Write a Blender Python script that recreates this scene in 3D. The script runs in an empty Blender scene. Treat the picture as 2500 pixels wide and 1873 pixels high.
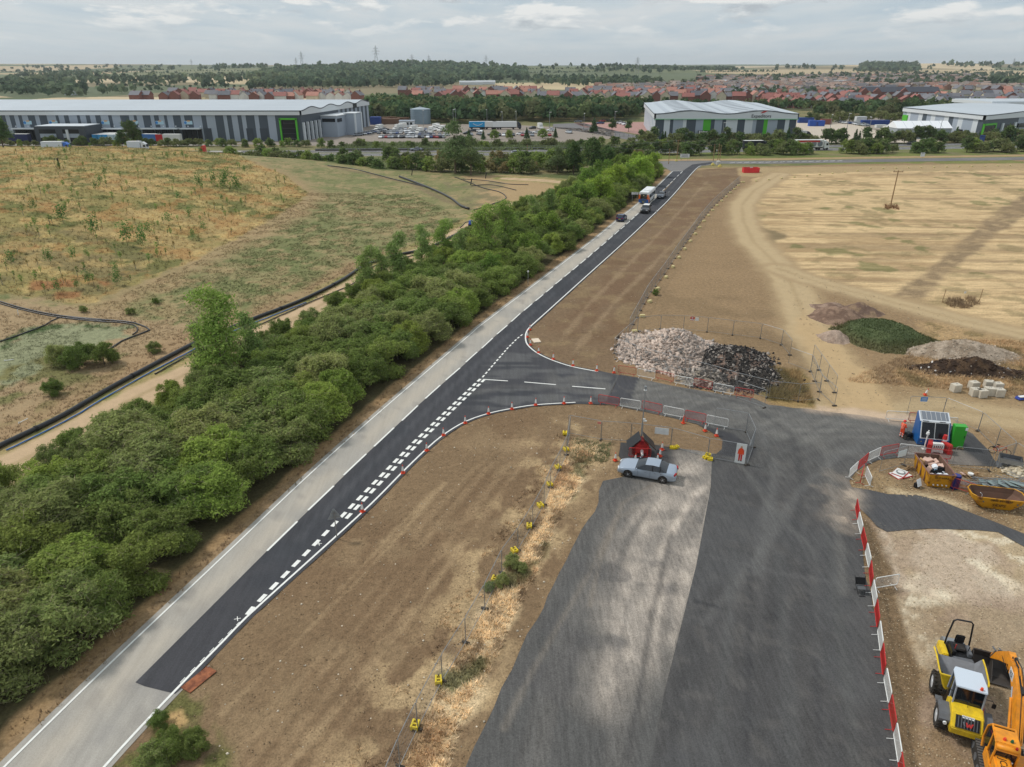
import bpy, bmesh, math, random
import numpy as np
from mathutils import Vector, Matrix, Euler
from mathutils.geometry import delaunay_2d_cdt
R = math.radians
random.seed(7)
rng = np.random.default_rng(11)
SC = bpy.context.scene
COL = SC.collection

# ------------------------------------------------------------------ camera
PITCH, CAMH, FPX = 24.2, 32.0, 1733.0
cam_d = bpy.data.cameras.new('camera'); cam = bpy.data.objects.new('camera', cam_d); COL.objects.link(cam)
cam.location = (0, 0, CAMH); cam.rotation_euler = (R(90 - PITCH), 0, 0)
cam_d.sensor_width = 36; cam_d.lens = FPX / 2500 * 36; cam_d.clip_end = 40000; cam_d.clip_start = .5
SC.camera = cam

# ------------------------------------------------------------------ light
SUN_EL, SUN_AZ = 52, -68          # azimuth from +Y (ahead), negative = left
SC.view_settings.view_transform = 'Standard'; SC.view_settings.look = 'None'
SC.view_settings.exposure = -0.14; SC.view_settings.gamma = 1
sd = bpy.data.lights.new('sun', 'SUN'); sd.energy = 2.5; sd.angle = R(7); sd.color = (1, .965, .915)
sun = bpy.data.objects.new('sun', sd); COL.objects.link(sun)
_d = Vector((math.sin(R(SUN_AZ)) * math.cos(R(SUN_EL)), math.cos(R(SUN_AZ)) * math.cos(R(SUN_EL)), math.sin(R(SUN_EL))))
sun.rotation_euler = _d.to_track_quat('Z', 'Y').to_euler()
SC.cycles.max_bounces = 4; SC.cycles.diffuse_bounces = 2; SC.cycles.glossy_bounces = 2
SC.cycles.transmission_bounces = 2; SC.cycles.transparent_max_bounces = 8; SC.cycles.use_denoising = True

def sl(r, g, b):
    f = lambda c: (c / 255 / 12.92) if c / 255 <= .04045 else ((c / 255 + .055) / 1.055) ** 2.4
    return (f(r), f(g), f(b))

W = bpy.data.worlds.new('World'); SC.world = W; W.use_nodes = True
def build_world():
    nt = W.node_tree; nt.nodes.clear(); N = nt.nodes.new; L = nt.links.new
    out = N('ShaderNodeOutputWorld')
    sky = N('ShaderNodeTexSky'); sky.sky_type = 'NISHITA'; sky.sun_disc = False
    sky.sun_elevation = R(SUN_EL); sky.sun_rotation = R(SUN_AZ); sky.air_density = 1.2; sky.dust_density = 2.5
    b1 = N('ShaderNodeBackground'); b1.inputs[1].default_value = .12; L(sky.outputs[0], b1.inputs[0])
    tc = N('ShaderNodeTexCoord'); sep = N('ShaderNodeSeparateXYZ'); L(tc.outputs['Generated'], sep.inputs[0])
    def m(op, a, b=None, c=None):
        n = N('ShaderNodeMath'); n.operation = op
        for i, v in enumerate((a, b, c)):
            if v is None: continue
            if isinstance(v, (int, float)): n.inputs[i].default_value = v
            else: L(v, n.inputs[i])
        return n.outputs[0]
    z = m('MAXIMUM', sep.outputs[2], 0.0)
    zz = m('ADD', z, .045)
    u = m('DIVIDE', sep.outputs[0], zz); v = m('DIVIDE', sep.outputs[1], zz)
    cmb = N('ShaderNodeCombineXYZ'); L(u, cmb.inputs[0]); L(v, cmb.inputs[1])
    def noise(vec, sc, det, rough, dist=0):
        n = N('ShaderNodeTexNoise'); n.inputs['Scale'].default_value = sc; n.inputs['Detail'].default_value = det
        n.inputs['Roughness'].default_value = rough; n.inputs['Distortion'].default_value = dist
        L(vec, n.inputs['Vector']); return n.outputs[0]
    def ramp(x, *st):
        n = N('ShaderNodeValToRGB'); L(x, n.inputs[0]); e = n.color_ramp.elements
        while len(e) < len(st): e.new(.5)
        for q, (p, c) in zip(e, st): q.position = p; q.color = (*c, 1)
        return n.outputs[0]
    mp = N('ShaderNodeMapping'); mp.inputs['Scale'].default_value = (1, .42, 1); mp.inputs['Location'].default_value = (3.1, 1.7, 0)
    L(cmb.outputs[0], mp.inputs[0])
    big = noise(mp.outputs[0], .75, 6, .55, .3)
    # layered veil: grey white with bluish breaks
    veil = ramp(big, (.32, sl(182, 200, 213)), (.5, sl(202, 213, 220)), (.66, sl(216, 221, 224)))
    # cumulus heads: noise in elevation stretched space
    mp2 = N('ShaderNodeMapping'); L(tc.outputs['Generated'], mp2.inputs[0]); mp2.inputs['Scale'].default_value = (1, 1, 3.6)
    cum = noise(mp2.outputs[0], 9.5, 8, .56, .15)
    mp3 = N('ShaderNodeMapping'); L(tc.outputs['Generated'], mp3.inputs[0]); mp3.inputs['Scale'].default_value = (1, 1, 3.6)
    mp3.inputs['Location'].default_value = (0, 0, .035)
    cum2 = noise(mp3.outputs[0], 9.5, 8, .56, .15)
    mask = ramp(cum, (.50, (0, 0, 0)), (.58, (1, 1, 1)))
    lit = m('MULTIPLY_ADD', m('SUBTRACT', cum, cum2), 4.0, .55)      # tops bright, bases grey
    ccol = ramp(lit, (.2, sl(182, 190, 197)), (.5, sl(212, 218, 222)), (.85, sl(240, 241, 240)))
    el = ramp(z, (.012, (0, 0, 0)), (.05, (1, 1, 1)))
    mk = m('MULTIPLY', mask, el); mk = m('MULTIPLY', mk, .95)
    mix = N('ShaderNodeMixRGB'); L(mk, mix.inputs[0]); L(veil, mix.inputs[1]); L(ccol, mix.inputs[2])
    hz = ramp(z, (0, (.8, .8, .8)), (.055, (0, 0, 0)))
    mix2 = N('ShaderNodeMixRGB'); L(hz, mix2.inputs[0]); L(mix.outputs[0], mix2.inputs[1]); mix2.inputs[2].default_value = (*sl(206, 216, 220), 1)
    b2 = N('ShaderNodeBackground'); L(mix2.outputs[0], b2.inputs[0]); b2.inputs[1].default_value = 1.12
    ms = N('ShaderNodeMixShader'); ms.inputs[0].default_value = .9
    L(b1.outputs[0], ms.inputs[1]); L(b2.outputs[0], ms.inputs[2]); L(ms.outputs[0], out.inputs[0])
build_world()

# ------------------------------------------------------------------ numpy noise and terrain
def _h(ix, iy, s):
    n = (ix.astype(np.int64) * 374761393 + iy.astype(np.int64) * 668265263 + s * 974634777) & 0xffffffff
    n = ((n ^ (n >> 13)) * 1274126177) & 0xffffffff
    return ((n ^ (n >> 16)) & 0xffff) / 65535.0
def vn(x, y, s=0):
    x = np.asarray(x, float); y = np.asarray(y, float)
    ix = np.floor(x); iy = np.floor(y); fx = x - ix; fy = y - iy
    fx = fx * fx * (3 - 2 * fx); fy = fy * fy * (3 - 2 * fy)
    a = _h(ix, iy, s); b = _h(ix + 1, iy, s); c = _h(ix, iy + 1, s); d = _h(ix + 1, iy + 1, s)
    return (a + (b - a) * fx) * (1 - fy) + (c + (d - c) * fx) * fy
def fbm(x, y, o=4, s=0):
    t = 0; a = .5; n = 0
    for k in range(o):
        t = t + a * vn(x * 2 ** k + 17.3 * k, y * 2 ** k + 9.1 * k, s + k); n += a; a *= .5
    return t / n
def S(t):
    t = np.clip(t, 0, 1); return t * t * (3 - 2 * t)
PD = np.array([37.7, 96.8]); PD = PD / np.hypot(*PD)
def H(x, y):
    x = np.asarray(x, float); y = np.asarray(y, float)
    s = -(x + 8.9) * PD[1] + (y - 153.6) * PD[0]       # distance left of the big pipe
    h = 8.2 * S(s / 95) * S((-x - 12) / 125) * S((286 - y) / 55)
    f = S((y - 950) / 900)
    h = h + f * 16 * (fbm(x / 900, y / 900, 3, 5) - .5)
    for cx, cy, a, sx, sy in ((-250, 2650, 30, 900, 500), (-2300, 4200, 34, 1500, 800), (2100, 3600, 34, 1100, 700),
                              (-600, 6200, 22, 2500, 900), (2500, 7500, 30, 2500, 1200), (-4200, 7000, 34, 2500, 1500)):
        h = h + a * np.exp(-((x - cx) / sx) ** 2 - ((y - cy) / sy) ** 2)
    return h
_cp, _sp = math.cos(R(PITCH)), math.sin(R(PITCH))
_T = np.concatenate([np.linspace(14, 420, 400), np.geomspace(421, 15000, 700)])
def G(px, py, z0=0.0):
    """ground point seen at photo position (px, py) of the 2500 px wide survey photo"""
    dx = (px - 1250) / FPX; dy = -(py - 936.5) / FPX
    d = np.array([dx, _cp + dy * _sp, -_sp + dy * _cp])
    if d[2] < -.001:
        t = (z0 - CAMH) / d[2]
        X, Y = d[0] * t, d[1] * t
        if Y < 950 and X > -14: return Vector((X, Y, z0))
    X = d[0] * _T; Y = d[1] * _T; Z = CAMH + d[2] * _T - H(X, Y) - z0
    k = np.argmax(Z < 0)
    if Z[k] >= 0: k = len(_T) - 1
    a, b = _T[max(k - 1, 0)], _T[k]
    for _ in range(18):
        m_ = (a + b) / 2
        if CAMH + d[2] * m_ - H(d[0] * m_, d[1] * m_) - z0 < 0: b = m_
        else: a = m_
    return Vector((d[0] * b, d[1] * b, float(H(d[0] * b, d[1] * b)) + z0))
def G0(px, py):
    dx = (px - 1250) / FPX; dy = -(py - 936.5) / FPX; t = -CAMH / (-_sp + dy * _cp)
    return Vector((dx * t, (_cp + dy * _sp) * t, 0))
def GL(pts, z0=0.0): return [G(px, py, z0) for px, py in pts]
def hz(x, y): return float(H(x, y))

# ------------------------------------------------------------------ materials
MATS = {}
def mat(name, col, rough=.6, metal=0, var=.0, vs=3.0, bump=0, bs=20, spec=.4, col2=None, thr=None, coord='pos', emis=None, stretch=None, coat=0):
    if name in MATS: return MATS[name]
    m = bpy.data.materials.new(name); m.use_nodes = True; MATS[name] = m
    nt = m.node_tree; N = nt.nodes.new; L = nt.links.new; p = nt.nodes['Principled BSDF']
    p.inputs['Roughness'].default_value = rough; p.inputs['Metallic'].default_value = metal
    p.inputs['Specular IOR Level'].default_value = spec; p.inputs['Base Color'].default_value = (*col, 1)
    if coat: p.inputs['Coat Weight'].default_value = coat
    if coord == 'pos': v = N('ShaderNodeNewGeometry').outputs['Position']
    else: v = N('ShaderNodeTexCoord').outputs['Object']
    if stretch:
        mp = N('ShaderNodeMapping'); mp.inputs['Scale'].default_value = stretch; L(v, mp.inputs[0]); v = mp.outputs[0]
    if var or col2:
        n = N('ShaderNodeTexNoise'); n.inputs['Scale'].default_value = vs; n.inputs['Detail'].default_value = 5
        n.inputs['Roughness'].default_value = .62; L(v, n.inputs['Vector'])
        r = N('ShaderNodeValToRGB'); L(n.outputs[0], r.inputs[0]); e = r.color_ramp.elements
        c2 = col2 if col2 else tuple(c * (1 - var) + q * var * .35 for c, q in zip(col, (.28, .22, .15)))
        c1 = col if col2 else tuple(min(1, c * (1 + var * .6)) for c in col)
        lo, hi = thr if thr else (.3, .7)
        e[0].position = lo; e[0].color = (*c2, 1); e[1].position = hi; e[1].color = (*c1, 1)
        L(r.outputs[0], p.inputs['Base Color'])
    if bump:
        n = N('ShaderNodeTexNoise'); n.inputs['Scale'].default_value = bs; n.inputs['Detail'].default_value = 4; L(v, n.inputs['Vector'])
        b = N('ShaderNodeBump'); b.inputs['Strength'].default_value = bump; b.inputs['Distance'].default_value = .05
        L(n.outputs[0], b.inputs['Height']); L(b.outputs[0], p.inputs['Normal'])
    if emis: p.inputs['Emission Color'].default_value = (*emis[0], 1); p.inputs['Emission Strength'].default_value = emis[1]
    return m

def ground_mat(name, amp=1.0, fine=9.0, mid=1.1, bump=.5, rough=.95, speck=0.0, stretch=None, rot=0):
    m = bpy.data.materials.new(name); m.use_nodes = True
    nt = m.node_tree; N = nt.nodes.new; L = nt.links.new; p = nt.nodes['Principled BSDF']
    p.inputs['Roughness'].default_value = rough; p.inputs['Specular IOR Level'].default_value = .15
    at = N('ShaderNodeAttribute'); at.attribute_name = 'Col'
    v = N('ShaderNodeNewGeometry').outputs['Position']
    if stretch:
        mp = N('ShaderNodeMapping'); mp.inputs['Scale'].default_value = stretch; mp.inputs['Rotation'].default_value = (0, 0, rot)
        L(v, mp.inputs[0]); v2 = mp.outputs[0]
    else: v2 = v
    def noise(vec, s, d=4, r=.6):
        n = N('ShaderNodeTexNoise'); n.inputs['Scale'].default_value = s; n.inputs['Detail'].default_value = d
        n.inputs['Roughness'].default_value = r; L(vec, n.inputs['Vector']); return n.outputs[0]
    def mm(op, a, b):
        n = N('ShaderNodeMath'); n.operation = op
        for i, q in enumerate((a, b)):
            if isinstance(q, (int, float)): n.inputs[i].default_value = q
            else: L(q, n.inputs[i])
        return n.outputs[0]
    a = mm('SUBTRACT', noise(v, fine, 3, .75), .5); b = mm('SUBTRACT', noise(v2, mid, 6, .7), .5); c = mm('SUBTRACT', noise(v, .16, 3, .6), .5)
    s = mm('ADD', mm('MULTIPLY', a, 2.0 * amp), mm('MULTIPLY', b, 1.7 * amp)); s = mm('ADD', s, mm('MULTIPLY', c, .45 * amp))
    s = mm('ADD', mm('MULTIPLY', s, at.outputs['Alpha']), 1.0); s = mm('MAXIMUM', s, .15)
    vm = N('ShaderNodeVectorMath'); vm.operation = 'SCALE'; L(at.outputs['Color'], vm.inputs[0]); L(s, vm.inputs['Scale'])
    colr = vm.outputs[0]
    if speck:
        vo = N('ShaderNodeTexVoronoi'); vo.inputs['Scale'].default_value = 1.6; L(v, vo.inputs['Vector'])
        k = mm('LESS_THAN', vo.outputs['Distance'], speck); 
        sp = N('ShaderNodeSeparateColor'); L(vo.outputs['Color'], sp.inputs[0]); k = mm('MULTIPLY', k, mm('GREATER_THAN', sp.outputs[0], .72))
        mx = N('ShaderNodeMixRGB'); L(k, mx.inputs[0]); L(colr, mx.inputs[1]); mx.inputs[2].default_value = (*sl(205, 192, 172), 1); colr = mx.outputs[0]
    L(colr, p.inputs['Base Color'])
    if bump:
        n1 = noise(v, fine * .5, 4, .7); bp = N('ShaderNodeBump'); bp.inputs['Strength'].default_value = bump; bp.inputs['Distance'].default_value = .12
        L(n1, bp.inputs['Height']); L(bp.outputs[0], p.inputs['Normal'])
    MATS[name] = m
    return m

# ------------------------------------------------------------------ object helpers
def tag(o, label=None, cat=None, group=None, kind=None):
    if label: o['label'] = label
    if cat: o['category'] = cat
    if group: o['group'] = group
    if kind: o['kind'] = kind
    return o
def thing(name, label, cat, loc=(0, 0, 0), rz=0, group=None, kind=None):
    o = bpy.data.objects.new(name, None); COL.objects.link(o); o.location = loc; o.rotation_euler = (0, 0, rz)
    o.empty_display_size = .3
    return tag(o, label, cat, group, kind)
class MB:
    def __init__(s): s.v = []; s.f = []; s.m = []; s.mats = []; s.cur = 0; s.T = None
    def use(s, m):
        if m not in s.mats: s.mats.append(m)
        s.cur = s.mats.index(m); return s
    def raw(s, vs, fs):
        b = len(s.v)
        for v in vs:
            v = Vector(v)
            if s.T is not None: v = s.T @ v
            s.v.append(v)
        for f in fs: s.f.append([i + b for i in f]); s.m.append(s.cur)
        return s
    def box(s, c, d, rz=0, taper=1, M=None):
        x, y, z = d[0] / 2, d[1] / 2, d[2] / 2
        vs = [(-x, -y, -z), (x, -y, -z), (x, y, -z), (-x, y, -z)] + [(a * taper, b * taper, z) for a, b in ((-x, -y), (x, -y), (x, y), (-x, y))]
        M = Matrix.Translation(c) @ (M if M else Matrix.Rotation(rz, 4, 'Z'))
        return s.raw([M @ Vector(v) for v in vs], [(0, 3, 2, 1), (4, 5, 6, 7), (0, 1, 5, 4), (1, 2, 6, 5), (2, 3, 7, 6), (3, 0, 4, 7)])
    def cyl(s, a, b, r0, r1=None, n=8, cap=True):
        a = Vector(a); b = Vector(b); r1 = r0 if r1 is None else r1
        q = (b - a).to_track_quat('Z', 'Y') if (b - a).length > 1e-9 else Euler((0, 0, 0)).to_quaternion()
        vs = []
        for p, r in ((a, r0), (b, r1)):
            for k in range(n):
                t = 2 * math.pi * k / n; vs.append(p + q @ Vector((r * math.cos(t), r * math.sin(t), 0)))
        fs = [(k, (k + 1) % n, n + (k + 1) % n, n + k) for k in range(n)]
        if cap: fs += [tuple(range(n))[::-1], tuple(range(n, 2 * n))]
        return s.raw(vs, fs)
    def tube(s, pts, r, n=6):
        pts = [Vector(p) for p in pts]; vs = []; N = len(pts); up = Vector((0, 0, 1))
        for i, p in enumerate(pts):
            t = (pts[min(i + 1, N - 1)] - pts[max(i - 1, 0)]).normalized()
            a = t.cross(up); a = a.normalized() if a.length > 1e-3 else Vector((1, 0, 0)); b = a.cross(t)
            for k in range(n):
                w = 2 * math.pi * k / n; vs.append(p + a * (r * math.cos(w)) + b * (r * math.sin(w)))
        fs = [(i * n + k, i * n + (k + 1) % n, (i + 1) * n + (k + 1) % n, (i + 1) * n + k) for i in range(N - 1) for k in range(n)]
        fs += [tuple(range(n))[::-1], tuple(range((N - 1) * n, N * n))]
        return s.raw(vs, fs)
    def prism(s, poly, y0, y1, axis='y'):
        """poly is (a,b) outline; extruded along axis"""
        n = len(poly)
        mk = {'y': lambda a, b, t: (a, t, b), 'x': lambda a, b, t: (t, a, b), 'z': lambda a, b, t: (a, b, t)}[axis]
        vs = [mk(a, b, y0) for a, b in poly] + [mk(a, b, y1) for a, b in poly]
        fs = [tuple(range(n)), tuple(range(n, 2 * n))[::-1]] + [(k, n + k, n + (k + 1) % n, (k + 1) % n) for k in range(n)]
        return s.raw(vs, fs)
    def loft(s, rings, cap=True, closed=True):
        n = len(rings[0]); vs = [v for r in rings for v in r]; m_ = n if closed else n - 1
        fs = [(i * n + k, i * n + (k + 1) % n, (i + 1) * n + (k + 1) % n, (i + 1) * n + k) for i in range(len(rings) - 1) for k in range(m_)]
        if cap: fs += [tuple(range(n))[::-1], tuple(range((len(rings) - 1) * n, len(rings) * n))]
        return s.raw(vs, fs)
    def build(s, name, material=None, parent=None, smooth=False, fix=True, bevel=0):
        me = bpy.data.meshes.new(name); me.from_pydata([tuple(v) for v in s.v], [], s.f)
        mats = s.mats if s.mats else [material]
        for m in mats: me.materials.append(m)
        if s.mats and len(s.mats) > 1: me.polygons.foreach_set('material_index', s.m)
        if fix:
            bm = bmesh.new(); bm.from_mesh(me); bmesh.ops.recalc_face_normals(bm, faces=bm.faces)
            if bevel:
                bmesh.ops.remove_doubles(bm, verts=bm.verts, dist=1e-5)
                bmesh.ops.bevel(bm, geom=[e for e in bm.edges if len(e.link_faces) == 2 and e.calc_face_angle(0) > .5], offset=bevel, segments=2, affect='EDGES', clamp_overlap=True)
            bm.to_mesh(me); bm.free()
        if smooth: me.polygons.foreach_set('use_smooth', [True] * len(me.polygons))
        o = bpy.data.objects.new(name, me); COL.objects.link(o)
        if parent: o.parent = parent
        return o
def npmesh(name, V, F, mats, cols=None, smooth=False, parent=None, mi=None):
    """V (n,3) F (m,k) numpy"""
    me = bpy.data.meshes.new(name); k = F.shape[1]
    me.vertices.add(len(V)); me.vertices.foreach_set('co', V.astype(np.float32).ravel())
    me.loops.add(F.size); me.loops.foreach_set('vertex_index', F.astype(np.int32).ravel())
    me.polygons.add(len(F)); me.polygons.foreach_set('loop_start', np.arange(0, F.size, k, dtype=np.int32))
    me.polygons.foreach_set('loop_total', np.full(len(F), k, dtype=np.int32))
    if mi is not None: me.polygons.foreach_set('material_index', mi.astype(np.int32))
    if smooth: me.polygons.foreach_set('use_smooth', np.ones(len(F), bool))
    for m in mats: me.materials.append(m)
    if cols is not None:
        a = me.color_attributes.new('Col', 'FLOAT_COLOR', 'POINT'); a.data.foreach_set('color', cols.astype(np.float32).ravel())
    me.update(calc_edges=True); me.validate()
    o = bpy.data.objects.new(name, me); COL.objects.link(o)
    if parent: o.parent = parent
    return o
KIDS = {}
def freeze_kids():
    KIDS.clear()
    for o in bpy.data.objects:
        if o.parent: KIDS.setdefault(o.parent.name, []).append(o)
def copy_tree(src, parent=None):
    c = src.copy(); COL.objects.link(c); c.parent = parent
    for ch in KIDS.get(src.name, []): copy_tree(ch, c)
    return c
def dup(src, loc, rz=0, label=None, group=None, sc=None):
    if src.name not in KIDS and src.type == 'EMPTY': freeze_kids()
    c = copy_tree(src); c.location = loc; c.rotation_euler = (0, 0, rz)
    if label: c['label'] = label
    if group: c['group'] = group
    if sc: c.scale = sc if hasattr(sc, '__len__') else (sc, sc, sc)
    return c
ORD = ['first', 'second', 'third', 'fourth', 'fifth', 'sixth', 'seventh', 'eighth', 'ninth', 'tenth', 'eleventh', 'twelfth', 'thirteenth', 'fourteenth', 'fifteenth',
       'sixteenth', 'seventeenth', 'eighteenth', 'nineteenth', 'twentieth']
def text(parent, body, size, M, material, name='lettering', ext=.004, align='CENTER'):
    cu = bpy.data.curves.new(name, 'FONT'); cu.body = body; cu.size = size; cu.extrude = ext; cu.align_x = align; cu.align_y = 'CENTER'
    to = bpy.data.objects.new('tmp', cu); COL.objects.link(to)
    bpy.context.view_layer.update()
    me = bpy.data.meshes.new_from_object(to); COL.objects.unlink(to); bpy.data.objects.remove(to)
    me.transform(M); me.materials.clear(); me.materials.append(material)
    o = bpy.data.objects.new(name, me); COL.objects.link(o); o.parent = parent
    return o
# ================================================================== painted ground
def sdist(px, py, poly):
    """signed distance to polygon (positive inside)"""
    n = len(poly); d = np.full(px.shape, 1e9); ins = np.zeros(px.shape, bool)
    for i in range(n):
        ax, ay = poly[i][0], poly[i][1]; bx, by = poly[(i + 1) % n][0], poly[(i + 1) % n][1]
        ex, ey = bx - ax, by - ay; L2 = ex * ex + ey * ey + 1e-9
        t = np.clip(((px - ax) * ex + (py - ay) * ey) / L2, 0, 1)
        d = np.minimum(d, (px - ax - t * ex) ** 2 + (py - ay - t * ey) ** 2)
        c = ((ay > py) != (by > py)) & (px < (bx - ax) * (py - ay) / ((by - ay) if by != ay else 1e-9) + ax)
        ins ^= c
    d = np.sqrt(d); return np.where(ins, d, -d)
def ldist(px, py, pts):
    d = np.full(px.shape, 1e9)
    for i in range(len(pts) - 1):
        ax, ay = pts[i][0], pts[i][1]; ex, ey = pts[i + 1][0] - ax, pts[i + 1][1] - ay; L2 = ex * ex + ey * ey + 1e-9
        t = np.clip(((px - ax) * ex + (py - ay) * ey) / L2, 0, 1)
        d = np.minimum(d, (px - ax - t * ex) ** 2 + (py - ay - t * ey) ** 2)
    return np.sqrt(d)
class Paint:
    def __init__(s, x, y):
        s.x = x; s.y = y; s.c = np.zeros((len(x), 4)); s.c[:, 3] = .5; s.last = None
        s.j1 = fbm(x / 2.2, y / 2.2, 4, 31) - .5; s.j2 = fbm(x / 9, y / 9, 3, 32) - .5
    def poly(s, pts, soft=1.0, jag=1.0, px=True):
        P = GL(pts) if px else pts
        X = [p[0] for p in P]; Y = [p[1] for p in P]; g = soft + jag * 3 + 2
        k = (s.x > min(X) - g) & (s.x < max(X) + g) & (s.y > min(Y) - g) & (s.y < max(Y) + g)
        m = np.zeros(len(s.x)); d = sdist(s.x[k], s.y[k], P)
        m[k] = S((d + jag * (s.j1[k] * 2 + s.j2[k])) / soft + .5); return m
    def line(s, pts, w, soft=.6, jag=.5, px=True):
        P = GL(pts) if px else pts
        X = [p[0] for p in P]; Y = [p[1] for p in P]; g = w + soft + jag * 3 + 1
        k = (s.x > min(X) - g) & (s.x < max(X) + g) & (s.y > min(Y) - g) & (s.y < max(Y) + g)
        m = np.zeros(len(s.x)); d = w - ldist(s.x[k], s.y[k], P)
        m[k] = S((d + jag * (s.j1[k] * 2)) / soft + .5); return m
    def put(s, m, rgb, amp=None, strength=1.0):
        c = np.array(sl(*rgb)) if max(rgb) > 1 else np.array(rgb)
        c = c * 1.04 - c.mean() * .04; c = c * .9
        w = (m * strength)[:, None]; s.c[:, :3] = s.c[:, :3] * (1 - w) + c * w
        if amp is not None: s.c[:, 3] = s.c[:, 3] * (1 - w[:, 0]) + amp * w[:, 0]
    def n(s, sc, lo=.4, hi=.6, seed=0, o=4, ax=1, ay=1): return S((fbm(s.x / sc * ax, s.y / sc * ay, o, seed) - lo) / (hi - lo))

FENCE_N = [(1806, 446), (1768, 480), (1738, 508), (1708, 545), (1680, 586), (1655, 620), (1622, 670), (1600, 700), (1580, 728), (1536, 812)]
FENCE_S = [(1391, 1062), (1383, 1112), (1366, 1150), (1344, 1192), (1328, 1234), (1300, 1286), (1264, 1345), (1225, 1400), (1183, 1488), (1137, 1571), (1080, 1665), (1020, 1782), (977, 1873), (930, 1990)]
LEFT_LINE = [(-180, 2070), (11, 1873), (295, 1596), (502, 1400), (560, 1345), (843, 1080), (1145, 820), (1200, 775), (1437, 595), (1519, 528), (1556, 499), (1600, 460), (1643, 418)]
RIGHT_LOW = [(95, 2060), (255, 1873), (400, 1716), (560, 1551), (620, 1491), (885, 1251), (986, 1150), (1040, 1098), (1083, 1062), (1136, 1030), (1193, 1010), (1249, 998), (1308, 989), (1405, 983)]
RIGHT_UP = [(1460, 908), (1398, 896), (1348, 880), (1314, 864), (1294, 849), (1285, 837), (1283, 823), (1285, 812), (1295, 798), (1337, 760), (1430, 676), (1530, 586), (1585, 534), (1640, 480), (1701, 411), (1722, 404), (1750, 400)]
CENTRE = [(653, 1345), (894, 1110), (1020, 991), (1123, 900), (1238, 795), (1299, 742), (1372, 681), (1446, 619), (1510, 562), (1597, 488), (1628, 460), (1666, 418)]
PIPE = [(-60, 1125), (0, 1094), (147, 1023), (255, 960), (350, 908), (475, 842), (545, 812), (616, 783), (735, 737), (830, 690), (893, 650), (960, 628), (1040, 610), (1100, 582), (1150, 554)]
TRACKW = [(-80, 1195), (0, 1152), (174, 1062), (348, 961), (475, 905), (638, 815), (762, 757), (878, 690), (960, 648), (1060, 600), (1170, 545), (1240, 500), (1330, 490), (1395, 472), (1405, 458), (1380, 446), (1320, 440), (1240, 436)]
HILLW = [(-60, 300), (-60, 714), (0, 714), (87, 725), (174, 743), (232, 737), (275, 711), (377, 676), (478, 633), (550, 595), (629, 554), (672, 525), (730, 493), (750, 470), (730, 456), (700, 430), (640, 405), (600, 388), (500, 366)]

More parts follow.
